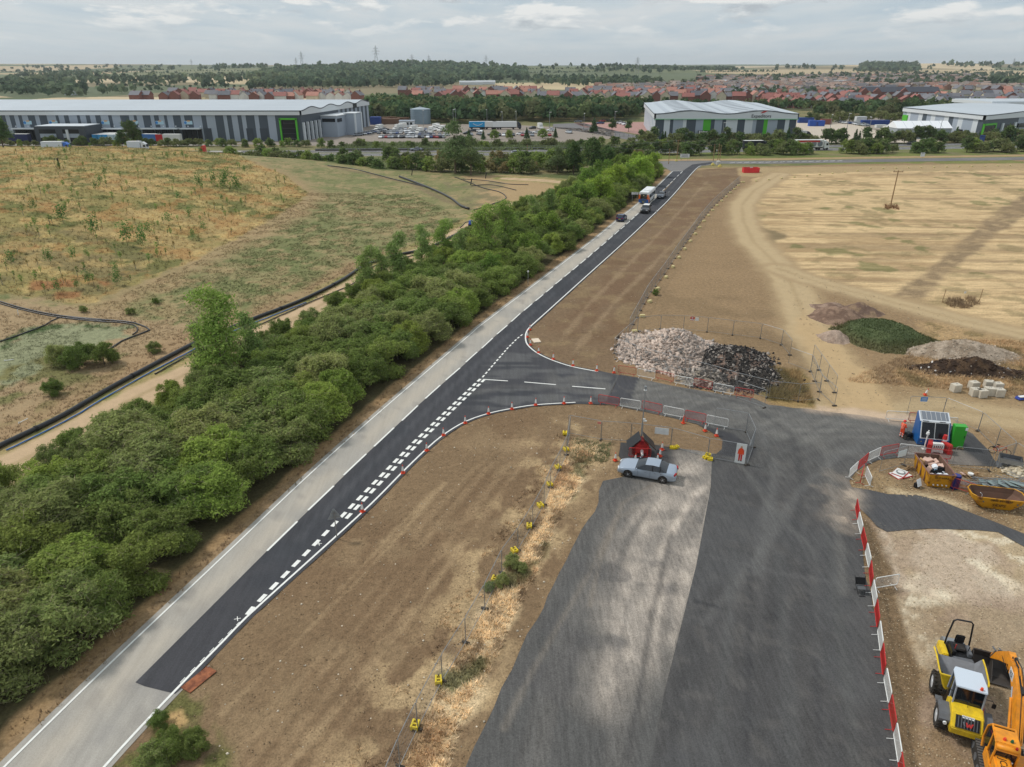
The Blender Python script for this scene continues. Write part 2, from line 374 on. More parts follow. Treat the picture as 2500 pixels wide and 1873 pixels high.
def paint_ground(x, y):
    p = Paint(x, y); n = p.n
    p.put(np.ones(len(x)), (122, 118, 84), .55)                        # rough grass everywhere else
    p.put(n(25, .45, .6, 1), (98, 106, 66)); p.put(n(12, .55, .7, 2), (150, 134, 96), None, .6)
    # far fields
    far = S((y - 620) / 120)
    cells = np.random.default_rng(5)
    cx = cells.uniform(-7500, 7500, 520); cy = 500 + 11000 * cells.uniform(0, 1, 520) ** 1.7
    pal = [(184, 166, 132), (174, 156, 124), (150, 138, 104), (98, 106, 76), (118, 120, 90), (190, 172, 140), (128, 118, 92), (90, 100, 70), (104, 110, 80), (96, 104, 78)]
    ci = cells.integers(0, len(pal), 520)
    k = np.where(y > 560)[0]
    if len(k):
        near = np.zeros(len(k), int)
        for a in range(0, len(k), 20000):
            q = k[a:a + 20000]; dd = (x[q][:, None] - cx) ** 2 + ((y[q][:, None] - cy) * .8) ** 2
            near[a:a + 20000] = dd.argmin(1)
        P = np.array([sl(*pal[i]) for i in ci])[near]
        w = far[k][:, None]; p.c[k, :3] = p.c[k, :3] * (1 - w) + P * w; p.c[k, 3] = .3
        # everything inside the town is muted garden green
    town = S((y - 560) / 60) * S((1750 - y) / 250) * S((x - 60 - (y - 700) * .12) / 150)
    p.put(town, (98, 102, 78), .4)
    # ---- dirt ground right of the road
    p.put(p.poly([(1460, 420), (1620, 413), (2700, 385), (3300, 900), (3300, 2300), (-400, 2300), (20, 1890), (560, 1345), (1150, 820), (1560, 500)], 2, 1), (151, 127, 97), .5)
    p.put(p.poly([(1700, 412), (2700, 395), (2700, 420), (1850, 432), (1810, 430), (1700, 420)], 2, 1), (172, 150, 114), .5)
    # verge soil north
    soil = p.poly([(1700, 414), (1800, 410)] + FENCE_N + [(1505, 875), (1520, 912), (1400, 905), (1270, 850), (1270, 800), (1337, 750), (1530, 576), (1640, 475)], 1, .5)
    p.put(soil, (128, 107, 84), .5); p.put(soil * n(6, .45, .65, 3), (120, 97, 74), None, .8)
    p.put(soil * p.line([(1780, 440), (1560, 640), (1390, 800)], 2.0, 3, 1), (124, 100, 78), None, .7)
    p.put(soil * n(2.2, .55, .7, 4), (150, 130, 98), None, .5)
    for q in ([(1790, 445), (1640, 600), (1500, 740), (1400, 860)], [(1730, 440), (1590, 590), (1440, 740), (1370, 830)]): p.put(soil * p.line(q, .3, .8, .6), (158, 136, 108), None, .6)
    low = p.poly([(1405, 975), (1560, 1000), (1701, 1036), (1770, 1074), (1770, 1105), (1640, 1100), (1515, 1085), (1515, 1114), (1480, 1160), (1475, 1175), (1461, 1228), (1408, 1317), (1365, 1400), (1311, 1514), (1251, 1634), (1185, 1771), (1137, 1873), (1040, 2100), (60, 2100), (255, 1873), (620, 1491), (885, 1251), (1083, 1062), (1193, 1010), (1308, 988)], 1, .3)
    p.put(low, (136, 114, 88), .42); p.put(low * n(7, .45, .6, 6), (126, 103, 79), .45, .6)
    p.put(low * n(3.2, .56, .7, 7, ax=1.3), (158, 136, 106), None, .4)
    for dx, wv in ((0, .7), (38, .9), (95, 1.0), (135, .8), (200, .6)):     # wheel tracks
        p.put(low * p.line([(560 + dx, 1873), (700 + dx, 1700), (900 + dx, 1450), (1040 + dx, 1270), (1160 + dx * .8, 1140), (1260 + dx * .5, 1070)], wv * .22, .6, .5), (160, 136, 106), None, .5)
        p.put(low * p.line([(590 + dx, 1873), (725 + dx, 1700), (920 + dx, 1450), (1055 + dx, 1280), (1170 + dx * .8, 1150)], .12, .4, .4), (118, 96, 73), None, .4)
    p.put(low * p.line(FENCE_S, 3.0, 4, 2.5) * n(1.6, .42, .56, 8), (188, 163, 126), .6, .85)      # straw along fence
    for q in ([(540, 1745), (700, 1590), (900, 1390), (1085, 1180)], [(700, 1873), (860, 1690), (1010, 1500), (1130, 1330)], [(820, 1450), (960, 1300), (1060, 1200)]): p.put(low * p.line(q, .14, .5, .35), (170, 146, 114), None, .7)
    straw = p.poly([(1391, 1068), (1383, 1112), (1344, 1192), (1300, 1286), (1264, 1345), (1183, 1488), (1080, 1665), (977, 1873), (930, 1990), (1050, 1990), (1117, 1800), (1154, 1708), (1205, 1620), (1228, 1560), (1262, 1486), (1300, 1420), (1336, 1325), (1364, 1270), (1405, 1200), (1433, 1145), (1461, 1088)], .8, .9)
    p.put(straw, (214, 190, 152), .75); p.put(straw * n(2.2, .5, .62, 9), (166, 132, 94), None, .7); p.put(straw * n(3, .57, .66, 10), (96, 100, 64), None, .8)
    p.put(straw * n(1.2, .58, .68, 11), (128, 104, 78), None, .7)
    corner = p.poly([(285, 1873), (345, 1770), (400, 1690), (470, 1720), (520, 1790), (560, 1873), (560, 2000), (200, 2000)], 1, 1)
    p.put(corner * n(2, .4, .55, 12), (104, 104, 62), .7, .9)
    p.put(p.poly([(395, 1745), (440, 1738), (452, 1760), (420, 1782), (388, 1790)], .3, .25), (198, 166, 118), .3)
    # ---- stubble
    st = p.poly([(1840, 436), (1900, 425), (2700, 408), (2900, 600), (2800, 870), (2500, 815), (2300, 762), (2170, 732), (2010, 692), (1930, 660), (1880, 630), (1825, 570), (1806, 520), (1830, 470)], 1.2, 1.2)
    p.put(st, (208, 181, 139), .55)
    yy = y + .06 * x
    rows = S((vn(yy / 1.05 + p.j1 * 1.3, x / 14, 21) * .7 + .3 * fbm(x / 3, y / .8, 3, 24) - .35) / .35)
    p.put(st * rows * (.4 + .6 * n(30, .35, .6, 22)), (162, 136, 101), None, .8)
    p.put(st * n(16, .5, .62, 23, ax=.5) * S((vn(yy / 2.4, x / 90, 25) - .4) / .3), (148, 126, 96), None, .7)
    p.put(st * n(5, .62, .7, 26), (128, 116, 82), None, .5)
    p.put(st * n(7, .68, .74, 29), (96, 104, 60), None, .6)
    ws = p.poly([(2700, 360), (2500, 472), (2430, 520), (2290, 640), (2165, 728), (2245, 735), (2330, 655), (2440, 565), (2510, 525), (2700, 440)], 1.5, .8)
    p.put(ws * (.55 + .45 * n(2, .35, .6, 77)), (142, 122, 95), .6)
    p.put(p.poly([(1820, 542), (1925, 575), (1890, 590), (1830, 580)], 1.5, 1), (132, 116, 88), .4)
    dr = p.poly([(2230, 790), (2300, 780), (2400, 800), (2560, 850), (2560, 990), (2400, 990), (2330, 970), (2180, 960), (2170, 900), (2280, 860)], 1.5, 2)
    p.put(dr, (176, 148, 110), .7); p.put(dr * n(3, .5, .6, 27), (118, 104, 70), None, .7)
    p.put(p.poly([(1900, 930), (2060, 930), (2560, 960), (2560, 1100), (2420, 1040), (2217, 1025), (2000, 1005), (1880, 985)], 1.5, 1), (158, 134, 102), .5)
    # ---- dirt tracks
    for pts, w in (([(1905, 425), (1840, 466), (1812, 500), (1815, 540), (1840, 590), (1890, 640), (1930, 690), (1955, 750), (1985, 830), (2030, 890), (2070, 950), (2110, 1000)], 2.6),
                   ([(1900, 655), (2000, 690), (2170, 735), (2320, 775), (2560, 830)], 2.2),
                   ([(2030, 1000), (2200, 1010), (2330, 1000), (2600, 1040)], 2.6)):
        p.put(p.line(pts, w + 1.2, 2.5, .8), (168, 145, 112), .25)
        p.put(p.line(pts, w, 1.6, .6), (185, 163, 128), .2)
        p.put(p.line(pts, .35, .7, .3), (160, 138, 104), None, .5)
    tm = p.poly([(1960, 750), (2000, 790), (2060, 860), (2150, 930), (2190, 1010), (2010, 1005), (2010, 940), (1975, 860), (1945, 800)], 2, 1)
    p.put(tm, (188, 162, 124), .2)
    p.put(p.line([(1985, 1000), (2080, 1006), (2160, 1018), (2225, 1026)], 1.1, .8, .8), (200, 176, 150), .3)
    # ---- yard right
    yd = p.poly([(2105, 1250), (2165, 1299), (2240, 1290), (2440, 1300), (2560, 1330), (2900, 1700), (2900, 2300), (2210, 2300), (2195, 1873), (2150, 1560)], .6, .5)
    p.put(yd, (152, 128, 98), .5)
    ydl = p.poly([(2150, 1300), (2240, 1293), (2440, 1300), (2560, 1330), (2900, 1900), (2560, 1900), (2300, 1720), (2240, 1600), (2200, 1480), (2170, 1400), (2150, 1340)], 1.2, 1.4)
    p.put(ydl, (184, 164, 134), .5); p.put(ydl * n(4, .45, .58, 41), (228, 212, 186), .4, .85); p.put(ydl * n(5, .52, .62, 42, ax=.6), (146, 124, 96), None, .65)
    p.put(ydl * n(1.1, .56, .66, 43), (236, 224, 198), None, .6)
    p.put(p.poly([(2290, 1500), (2560, 1400), (2800, 2200), (2210, 2200), (2200, 1850), (2240, 1660)], 2.5, 1.5) * .8, (146, 124, 98), .5)
    p.put(yd * n(3.5, .5, .62, 44) * S((52 - y) / 6), (170, 148, 130), None, .6)
    edge = p.poly([(2098, 1262), (2125, 1275), (2150, 1340), (2170, 1400), (2200, 1500), (2240, 1640), (2250, 1873), (2250, 2100), (2200, 2100), (2150, 1560), (2100, 1300)], .6, .6)
    p.put(edge, (124, 104, 80), .6)
    isl = p.poly([(2071, 1174), (2117, 1133), (2144, 1122), (2190, 1116), (2254, 1118), (2331, 1135), (2422, 1137), (2600, 1150), (2600, 1340), (2437, 1278), (2353, 1246), (2302, 1225), (2168, 1207), (2079, 1190)], .4, .3)
    p.put(isl, (143, 121, 93), .5); p.put(isl * n(2.5, .5, .62, 45), (170, 146, 110), None, .6)
    p.put(p.line([(2185, 1200), (2240, 1212), (2300, 1220), (2352, 1235)], .5, .7, .6), (206, 186, 152), .4, .8)
    tow = p.poly([(1845, 895), (1960, 905), (1990, 1000), (1880, 985), (1845, 965)], .8, 1)
    p.put(tow, (126, 112, 74), .6); p.put(tow * n(2, .5, .6, 46), (172, 142, 98), None, .6)
    p.put(p.poly([(1535, 700), (1600, 690), (1850, 740), (1960, 850), (1960, 900), (1850, 880), (1600, 760)], 4, 2) * n(4, .4, .6, 47), (128, 108, 82), None, .5)
    # ---- left side
    L = p.poly([(-400, 2300), (-400, 330), (500, 360), (800, 396), (919, 414), (1092, 424), (1250, 427), (1420, 440), (1420, 480), (1380, 520), (1330, 600), (1145, 810), (560, 1335), (0, 1873)], 2, 1)
    p.put(L, (143, 134, 96), .5)
    p.put(L * n(6, .42, .58, 51), (118, 122, 80), .6, .8); p.put(L * n(3, .54, .66, 52), (168, 146, 110), None, .6); p.put(L * n(1.3, .6, .7, 53), (98, 108, 66), .7, .7)
    p.put(L * p.line([(230, 760), (380, 690), (560, 600), (700, 530), (760, 480), (700, 430), (600, 395)], 3.5, 6, 1.5), (166, 142, 108), .35, .75)
    p.put(L * p.line([(800, 405), (900, 425), (1010, 450), (1090, 490), (1150, 510)], 1.2, 2, .8), (128, 112, 88), .35, .7)
    p.put(p.poly([(1130, 430), (1250, 428), (1400, 440), (1400, 480), (1300, 500), (1180, 560), (1130, 540), (1180, 480)], 2, 1.5), (174, 148, 112), .4, .9)
    p.put(p.poly([(1080, 440), (1230, 445), (1230, 480), (1150, 520), (1090, 480)], 2, 1.5) * n(4, .4, .55, 54), (126, 118, 88), None, .8)
    hw = p.poly(HILLW, 1.2, 1)
    p.put(hw, (166, 144, 98), .7); p.put(hw * n(9, .45, .56, 61, ax=.6), (140, 130, 82), .75, .8); p.put(hw * n(5, .54, .62, 62), (104, 108, 62), None, .8)
    p.put(hw * n(4, .58, .66, 63), (168, 128, 82), None, .6); p.put(hw * n(3, .6, .68, 64), (196, 170, 116), None, .6)
    p.put(hw * p.poly([(-60, 640), (0, 560), (200, 560), (380, 640), (300, 720), (-60, 740)], 8, 4) * n(3, .4, .6, 65), (122, 112, 78), None, .75)
    for q in ([(75, 690), (180, 682), (185, 700), (80, 708)], [(238, 683), (270, 690), (262, 705), (240, 695)], [(135, 712), (195, 712), (190, 728), (140, 730)]):
        p.put(p.poly(q, .8, .7), (154, 114, 76), .7)
    bl = p.poly([(-60, 725), (90, 735), (260, 760), (420, 780), (500, 800), (470, 860), (150, 1040), (-60, 1140)], 1.5, 2)
    p.put(bl, (164, 142, 110), .4)
    p.put(p.poly([(-60, 870), (60, 805), (160, 790), (330, 795), (310, 825), (200, 850), (150, 900), (-60, 960)], 1.5, 2), (142, 144, 112), .6)
    p.put(bl * p.poly([(-60, 850), (60, 800), (200, 786), (330, 795), (320, 806), (160, 800), (60, 830), (-60, 885)], 1, 1.2) * n(1.5, .4, .55, 71), (84, 98, 62), .7)
    p.put(p.poly([(-60, 930), (120, 860), (330, 870), (330, 930), (200, 1000), (0, 1060), (-60, 1060)], 2, 2) * n(2.5, .42, .58, 72), (120, 116, 76), .7)
    for d_, c_, s_ in (((4.5, 4), (162, 136, 104), .8),):
        p.put(p.line(PIPE, d_[0], d_[1], 1.2), c_, .35, s_)
    off = [(g.x + 2.2, g.y - 1.0, 0) for g in GL(PIPE)]
    p.put(p.line(off, 1.3, 1.0, .5, px=False), (158, 148, 134), .3)
    tw = p.line(TRACKW, 4.6, 1.4, 1.0); p.put(tw, (138, 134, 84), .6); p.put(tw * n(2, .45, .6, 73), (170, 148, 108), None, .7)
    p.put(p.line(TRACKW, 2.4, 1.0, .5), (196, 170, 138), .25); p.put(p.line(TRACKW, .45, .6, .5), (164, 144, 108), .4, .6)
    # dark earth under the hedge belt and dry strip at the road
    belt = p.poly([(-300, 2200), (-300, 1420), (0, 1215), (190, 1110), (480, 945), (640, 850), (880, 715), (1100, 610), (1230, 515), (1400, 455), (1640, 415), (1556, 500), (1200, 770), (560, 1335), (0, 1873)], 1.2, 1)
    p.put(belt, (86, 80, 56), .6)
    ll = GL(LEFT_LINE); p.put(p.line([(g.x - 1.0 - g.y * .0, g.y, 0) for g in ll], 1.0, .9, .6, px=False), (152, 128, 98), .5)
    p.put(p.line([(g.x - 1.7, g.y, 0) for g in ll], .45, .5, .4, px=False), (160, 132, 96), .6, .7)
    # rough land between hill and motorway, verges
    p.put(p.poly([(1600, 412), (1600, 365), (2700, 360), (2700, 398), (1700, 402)], 2, 1.5) * n(6, .3, .6, 81), (112, 122, 64), .6, .8)
    p.put(p.line([(1610, 391), (1860, 389), (2180, 384), (2700, 377)], 2.5, 3, 1), (172, 146, 112), .4)
    return p

def region_split(p):
    """surface ids: plain masks re-read from the painted layout"""
    x, y = p.x, p.y; rid = np.zeros(len(x), int)
    def sel(m, i): rid[m > .5] = i
    sel(S((y - 900) / 10), 1)
    sel(p.poly([(-400, 2300), (-400, 330), (500, 360), (800, 396), (919, 414), (1092, 424), (1250, 427), (1420, 440), (1420, 480), (1380, 520), (1330, 600), (1145, 810), (560, 1335), (0, 1873)], .1, .5), 2)
    sel(p.line(TRACKW, 2.4, .1, .5), 3)
    sel(p.poly([(1840, 436), (1900, 425), (2700, 408), (2900, 600), (2800, 870), (2500, 815), (2300, 762), (2170, 732), (2010, 692), (1930, 660), (1880, 630), (1825, 570), (1806, 520), (1830, 470)], .1, 1), 4)
    for pts, w in (([(1905, 425), (1840, 466), (1812, 500), (1815, 540), (1840, 590), (1890, 640), (1930, 690), (1955, 750), (1985, 830), (2030, 890), (2070, 950), (2110, 1000)], 2.8),
                   ([(1900, 655), (2000, 690), (2170, 735), (2320, 775), (2560, 830)], 2.4)):
        sel(p.line(pts, w, .1, .5), 5)
    return rid

def make_ground():
    rat = 1.0053; n0 = int(math.log(13000 / 27) / math.log(rat)); nc = 760
    Yr = 27 * rat ** np.arange(n0) - 14.4; A = np.linspace(-.86, .86, nc)
    X = A[None, :] * (Yr[:, None] + 14.4); Y = np.repeat(Yr[:, None], nc, 1)
    x = X.ravel(); y = Y.ravel(); p = paint_ground(x, y)
    z = H(x, y) - .10 * np.maximum(0, fbm(x / .9, y / .9, 3, 90) - .35) * S((400 - y) / 50)
    V = np.stack([x, y, z], 1)
    i = np.arange((n0 - 1) * nc).reshape(n0 - 1, nc)[:, :-1].ravel()
    F = np.stack([i, i + 1, i + nc + 1, i + nc], 1)
    rid = region_split(p); fr = rid[F[:, 0]]
    gm = ground_mat('soil_ground', 1.5, 9.0, 2.2, 1.0, speck=.08)
    gg = ground_mat('wild_grass_ground', 1.15, 5.0, 1.6, .8)
    gf = ground_mat('far_land', .8, .6, .05, 0)
    gs = ground_mat('stubble_ground', 1.6, 5.0, 1.3, .5, stretch=(.25, 1.6, 1), rot=.06)
    gt = ground_mat('track_ground', 1.0, 8.0, .8, .3)
    for k, nm, mt in ((0, 'ground', gm), (1, 'hills', gf), (2, 'grass_slope', gg), (3, 'gravel_path', gt), (4, 'stubble_field', gs), (5, 'dirt_track', gt)):
        f = F[fr == k]
        if not len(f): continue
        u, inv = np.unique(f, return_inverse=True)
        o = npmesh(nm, V[u], inv.reshape(f.shape), [mt], p.c[u], smooth=True)
        tag(o, kind='structure')
make_ground()

# ================================================================== roads
def offset(pts, d):
    out = []; n = len(pts)
    for i in range(n):
        t = (pts[min(i + 1, n - 1)] - pts[max(i - 1, 0)]); t = Vector((t.x, t.y, 0)).normalized()
        out.append(pts[i] + Vector((t.y, -t.x, 0)) * d)      # positive = to the right of travel
    return out
def resample(pts, step, smooth=True):
    if smooth and len(pts) > 2:
        q = []
        n = len(pts)
        for i in range(n - 1):
            p0, p1, p2, p3 = pts[max(i - 1, 0)], pts[i], pts[i + 1], pts[min(i + 2, n - 1)]
            for k in range(8):
                t = k / 8; q.append(.5 * ((2 * p1) + (p2 - p0) * t + (2 * p0 - 5 * p1 + 4 * p2 - p3) * t * t + (3 * p1 - p0 - 3 * p2 + p3) * t ** 3))
        q.append(pts[-1]); pts = q
    out = [pts[0].copy()]; acc = 0
    for a, b in zip(pts, pts[1:]):
        L = (b - a).length
        while acc + L >= step:
            a = a.lerp(b, (step - acc) / L) if L > 0 else a; out.append(a.copy()); L = (b - a).length; acc = 0
        acc += L
    out.append(pts[-1].copy()); return out
def sheet(name, outline, z, material, paintf, step=.45):
    P = np.array([(p.x, p.y) for p in outline]); mn = P.min(0); mx = P.max(0)
    gx, gy = np.meshgrid(np.arange(mn[0], mx[0], step), np.arange(mn[1], mx[1], step)); gx = gx.ravel(); gy = gy.ravel()
    k = sdist(gx, gy, P) > step * .4
    pts = [Vector((a, b)) for a, b in zip(list(P[:, 0]) + list(gx[k]), list(P[:, 1]) + list(gy[k]))]
    n = len(P); vs, es, fs, _, _, _ = delaunay_2d_cdt(pts, [], [list(range(n))], 1, 1e-4)
    V = np.array([(v.x, v.y, 0) for v in vs]); F = np.array([f for f in fs if len(f) == 3])
    V[:, 2] = H(V[:, 0], V[:, 1]) + z
    a, b, c = V[F[:, 0]], V[F[:, 1]], V[F[:, 2]]
    cr = (b[:, 0] - a[:, 0]) * (c[:, 1] - a[:, 1]) - (b[:, 1] - a[:, 1]) * (c[:, 0] - a[:, 0]); F[cr < 0] = F[cr < 0][:, ::-1]
    p = Paint(V[:, 0], V[:, 1]); paintf(p)
    o = npmesh(name, V, F, [material], p.c); tag(o, kind='structure'); return o
def strip(mb, pts, w, z):
    a = offset(pts, -w / 2); b = offset(pts, w / 2); n = len(pts)
    vs = [(p.x, p.y, hz(p.x, p.y) + z) for p in a] + [(p.x, p.y, hz(p.x, p.y) + z) for p in b]
    mb.raw(vs, [(i, n + i, n + i + 1, i + 1) for i in range(n - 1)])

ROADDIR = math.atan2(*(G(1437, 595) - G(295, 1596)).xy)
asph = ground_mat('road_asphalt', .9, 14, 1.2, .15, .85, stretch=(1.6, .12, 1), rot=ROADDIR)
sasph = ground_mat('site_asphalt', 1.25, 12, 1.6, .2, .9, stretch=(2.6, .3, 1), rot=.1)
oldm = ground_mat('worn_asphalt', .6, 14, 1.2, .15, .9, stretch=(1.6, .15, 1), rot=ROADDIR)
LL = resample(GL(LEFT_LINE), 1.5); RLo = resample(GL(RIGHT_LOW), 1.0); RUp = resample(GL(RIGHT_UP), 1.0); CL = resample(GL(CENTRE), 1.5, False)

def paint_old(p):
    n = p.n; p.put(np.ones(len(p.x)), (172, 167, 158), .5)
    p.put(p.line([(g.x + 1.7, g.y, 0) for g in LL], .75, 1.2, .3, px=False), (186, 177, 163), .4, .8)
    p.put(n(5, .5, .65, 3), (160, 157, 151), None, .6)
    for q in ([(350, 1690), (270, 1760), (180, 1840)], [(430, 1700), (330, 1800), (250, 1873)], [(300, 1700), (560, 1430), (800, 1200)]): p.put(p.line(q, .18, .9, .5), (140, 137, 132), None, .45)
    p.put(p.poly([(331, 1667), (440, 1690), (330, 1790), (200, 1850), (260, 1740)], 2, 1) * n(1.2, .4, .6, 5), (146, 143, 139), None, .6)
    p.put(n(.5, .68, .74, 7, ay=.4), (136, 132, 127), None, .4)
low_r = [g for g in RLo if g.y < G(620, 1491).y + 8]
old_out = offset(LL, -.45) + [G(1668, 418), G(1597, 488)] + [G(1372, 690), G(1123, 910), G(894, 1120)] + list(reversed(offset(low_r, .35)))
sheet('old_road', old_out, .018, oldm, paint_old, .6)

def paint_new(p):
    n = p.n; p.put(np.ones(len(p.x)), (74, 74, 77), .55)
    mid = [(a.x + 1.3, a.y - .4, 0) for a in CL]
    p.put(p.line(mid, .5, .8, .2, px=False), (84, 85, 88), None, .8)
    for o_ in (.75, 1.9): p.put(p.line([(a.x + o_, a.y - .3, 0) for a in CL], .22, .4, .1, px=False), (62, 63, 67), None, .6)
    p.put(n(4, .5, .65, 3), (64, 66, 70), None, .6)
    j = p.poly([(1060, 1080), (1180, 925), (1240, 850), (1511, 916), (1478, 990), (1193, 1010)], 4, 2)
    p.put(j * n(1.4, .42, .6, 9, ax=.35, ay=2.2), (100, 100, 100), .6, .75)
    p.put(p.line([(1150, 960), (1230, 945), (1350, 948), (1500, 960)], .5, 1.4, .6), (108, 106, 103), None, .5)
    p.put(p.poly([(1360, 895), (1511, 916), (1485, 985), (1330, 985)], 3, 1) * n(2, .35, .6, 12), (112, 110, 106), .6, .6)
tip = [G(352, 1676), G(428, 1695)]
new_out = [G(331, 1667)] + CL + [G(1690, 402), G(1735, 396), G(1752, 402)] + list(reversed(offset(RUp, .3))) + \
          [G(1511, 916), G(1478, 989)] + list(reversed([g for g in offset(RLo, .35) if g.y > G(428, 1697).y + .3])) + list(reversed(tip))
sheet('road', new_out, .034, asph, paint_new, .45)
sheet('road', [G(1643, 418), G(1668, 418), G(1612, 473), G(1583, 476)], .0355, asph, lambda p: p.put(np.ones(len(p.x)), (74, 76, 81), .4), 2)

def paint_site(p, left=False):
    n = p.n
    dl = ldist(p.x, p.y, GL([(1745, 1105), (1620, 1190), (1530, 1320), (1480, 1480), (1440, 1650), (1400, 1900), (1380, 2200)])); dr_ = ldist(p.x, p.y, GL([(2160, 1080), (2010, 1150), (1930, 1270), (1890, 1450), (1860, 1700), (1850, 2200)]))
    sw = lambda d, f, sd_, lo, hi: S((fbm(d * f * .8, p.y * .07 + d * .03, 2, sd_) - lo) / (hi - lo)); n = p.n; p.put(np.ones(len(p.x)), (92, 91, 89), .6)
    p.put(p.poly([(1738, 1105), (1735, 1190), (1700, 1380), (1620, 1700), (1590, 1873), (1540, 2200), (2400, 2200), (2195, 1873), (2095, 1240), (2040, 1200), (1850, 1150)], .15, .0) * .8, (76, 75, 75), .5)
    leftp = p.poly([(1738, 1105), (1735, 1190), (1700, 1380), (1620, 1700), (1590, 1873), (1540, 2300), (900, 2300), (1137, 1873), (1400, 1330), (1472, 1170), (1560, 1130)], .1, 0)
    leftp = np.ones(len(p.x)) if left else np.zeros(len(p.x))
    dust = p.poly([(1570, 1230), (1640, 1115), (1738, 1105), (1735, 1190), (1700, 1380), (1655, 1560), (1570, 1640), (1480, 1700), (1490, 1460), (1530, 1330)], 5.5, 1.0)
    st_ = sw(dl, .9, 15, .25, .7)
    p.put(leftp * dust * (.55 + .45 * st_) * (.65 + .35 * n(1.1, .35, .6, 65)), (216, 202, 186), .7, .85)
    p.put(leftp * sw(dl, 1.5, 16, .4, .66), (126, 121, 115), .8, .25); p.put(leftp * sw(dl, 2.2, 116, .58, .72), (88, 86, 84), None, .35)
    p.put(leftp * n(3, .6, .7, 18), (92, 90, 89), None, .5)
    for q, c, s_ in (([(1560, 1240), (1500, 1270), (1440, 1400), (1380, 1500), (1300, 1640), (1230, 1780)], (130, 122, 112), .5),
                     ([(1600, 1180), (1520, 1230), (1465, 1370), (1440, 1480)], (140, 130, 118), .5), ([(1640, 1300), (1590, 1500), (1560, 1700), (1530, 1850)], (70, 69, 69), .5)):
        p.put(leftp * p.line(q, .16, .3, .15), c, None, s_)
    # north access: pale worn surface with sweeping tyre arcs
    acc = p.poly([(1556, 922), (1790, 966), (1990, 1005), (2200, 1040), (2100, 1120), (1960, 1080), (1770, 1040), (1600, 1005), (1540, 985)], 3, 1.5)
    p.put(acc, (122, 120, 115), .5, .8); p.put(acc * n(1.4, .4, .62, 17, ax=.35, ay=2), (98, 97, 95), None, .6)
    p.put(p.poly([(1511, 916), (1560, 923), (1545, 960), (1540, 985), (1478, 985), (1495, 950)], .15, .0), (76, 76, 79), .4)
    gen = 1 - leftp
    p.put(gen * sw(dr_, 1.3, 61, .5, .68), (94, 92, 90), None, .4); p.put(gen * sw(dr_, 1.8, 62, .54, .68), (70, 69, 69), None, .3)
    p.put(gen * n(.9, .6, .7, 64, o=3), (104, 101, 97), None, .35); p.put(gen * n(5, .45, .6, 19) * S((66 - p.y) / 20), (88, 88, 88), None, .5)
    for q, w_, c, s_ in (([(1620, 960), (1760, 985), (1850, 1040), (1890, 1130), (1880, 1250), (1850, 1400)], .35, (104, 103, 101), .6),
                  ([(1660, 950), (1830, 990), (1930, 1060), (1960, 1180), (1940, 1330), (1900, 1480)], .3, (66, 66, 67), .4),
                  ([(1850, 990), (1960, 1030), (2020, 1110), (2040, 1250), (2060, 1450)], .3, (112, 110, 106), .55),
                  ([(2150, 1090), (2050, 1110), (1950, 1200), (1880, 1320), (1800, 1420), (1720, 1520)], .3, (106, 105, 103), .5),
                  ([(1770, 1100), (1830, 1160), (1880, 1240), (1990, 1350)], .25, (108, 107, 104), .4),
                  ([(1740, 1360), (1900, 1400), (2080, 1430)], .2, (100, 99, 98), .4), ([(1700, 1470), (1760, 1485)], .16, (58, 58, 60), .7), ([(1850, 1505), (1895, 1515), (1895, 1490)], .12, (58, 58, 60), .7),
                  ([(1795, 1350), (1770, 1600), (1745, 1873)], .3, (92, 92, 91), .5), ([(1900, 1350), (1920, 1600), (1935, 1873)], .35, (92, 92, 91), .5), ([(2020, 1300), (2060, 1600), (2090, 1873)], .25, (94, 94, 92), .5),
                  ([(1830, 1350), (1830, 1600), (1820, 1873)], .1, (62, 62, 64), .5), ([(1960, 1350), (1990, 1600), (2010, 1873)], .1, (62, 62, 64), .5)):
        p.put(gen * p.line(q, w_, w_ * 1.4, .25), c, None, s_)
    p.put(p.poly([(1700, 1036), (1764, 1074), (1762, 1100), (1748, 1109), (1830, 1125), (1850, 1100), (1790, 1060)], .6, .3), (68, 68, 70), .4)
    p.put(p.poly([(1500, 1075), (1650, 1092), (1640, 1140), (1500, 1150)], 1.5, .6), (72, 71, 71), .4)
    p.put(p.poly([(2060, 1170), (2110, 1195), (2130, 1230), (2095, 1260), (2060, 1290), (2030, 1250), (2030, 1200)], 2.5, 1.8) * (.4 + .6 * n(1.2, .4, .6, 63)), (186, 170, 152), .6, .8)
    p.put(p.line([(1985, 1002), (2080, 1010), (2160, 1022), (2225, 1032)], .8, 1.4, .8), (178, 160, 142), .4, .8)
    p.put(p.poly([(2100, 1180), (2500, 1290), (2560, 1330), (2300, 1310), (2120, 1280)], 2, .5), (80, 80, 82), .5, .8)
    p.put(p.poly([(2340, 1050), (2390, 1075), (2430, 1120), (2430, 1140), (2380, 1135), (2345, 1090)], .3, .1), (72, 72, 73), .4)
    p.put(p.poly([(2230, 1080), (2345, 1095), (2400, 1140), (2300, 1135), (2200, 1112)], 1, .5), (134, 126, 118), .4, .7)
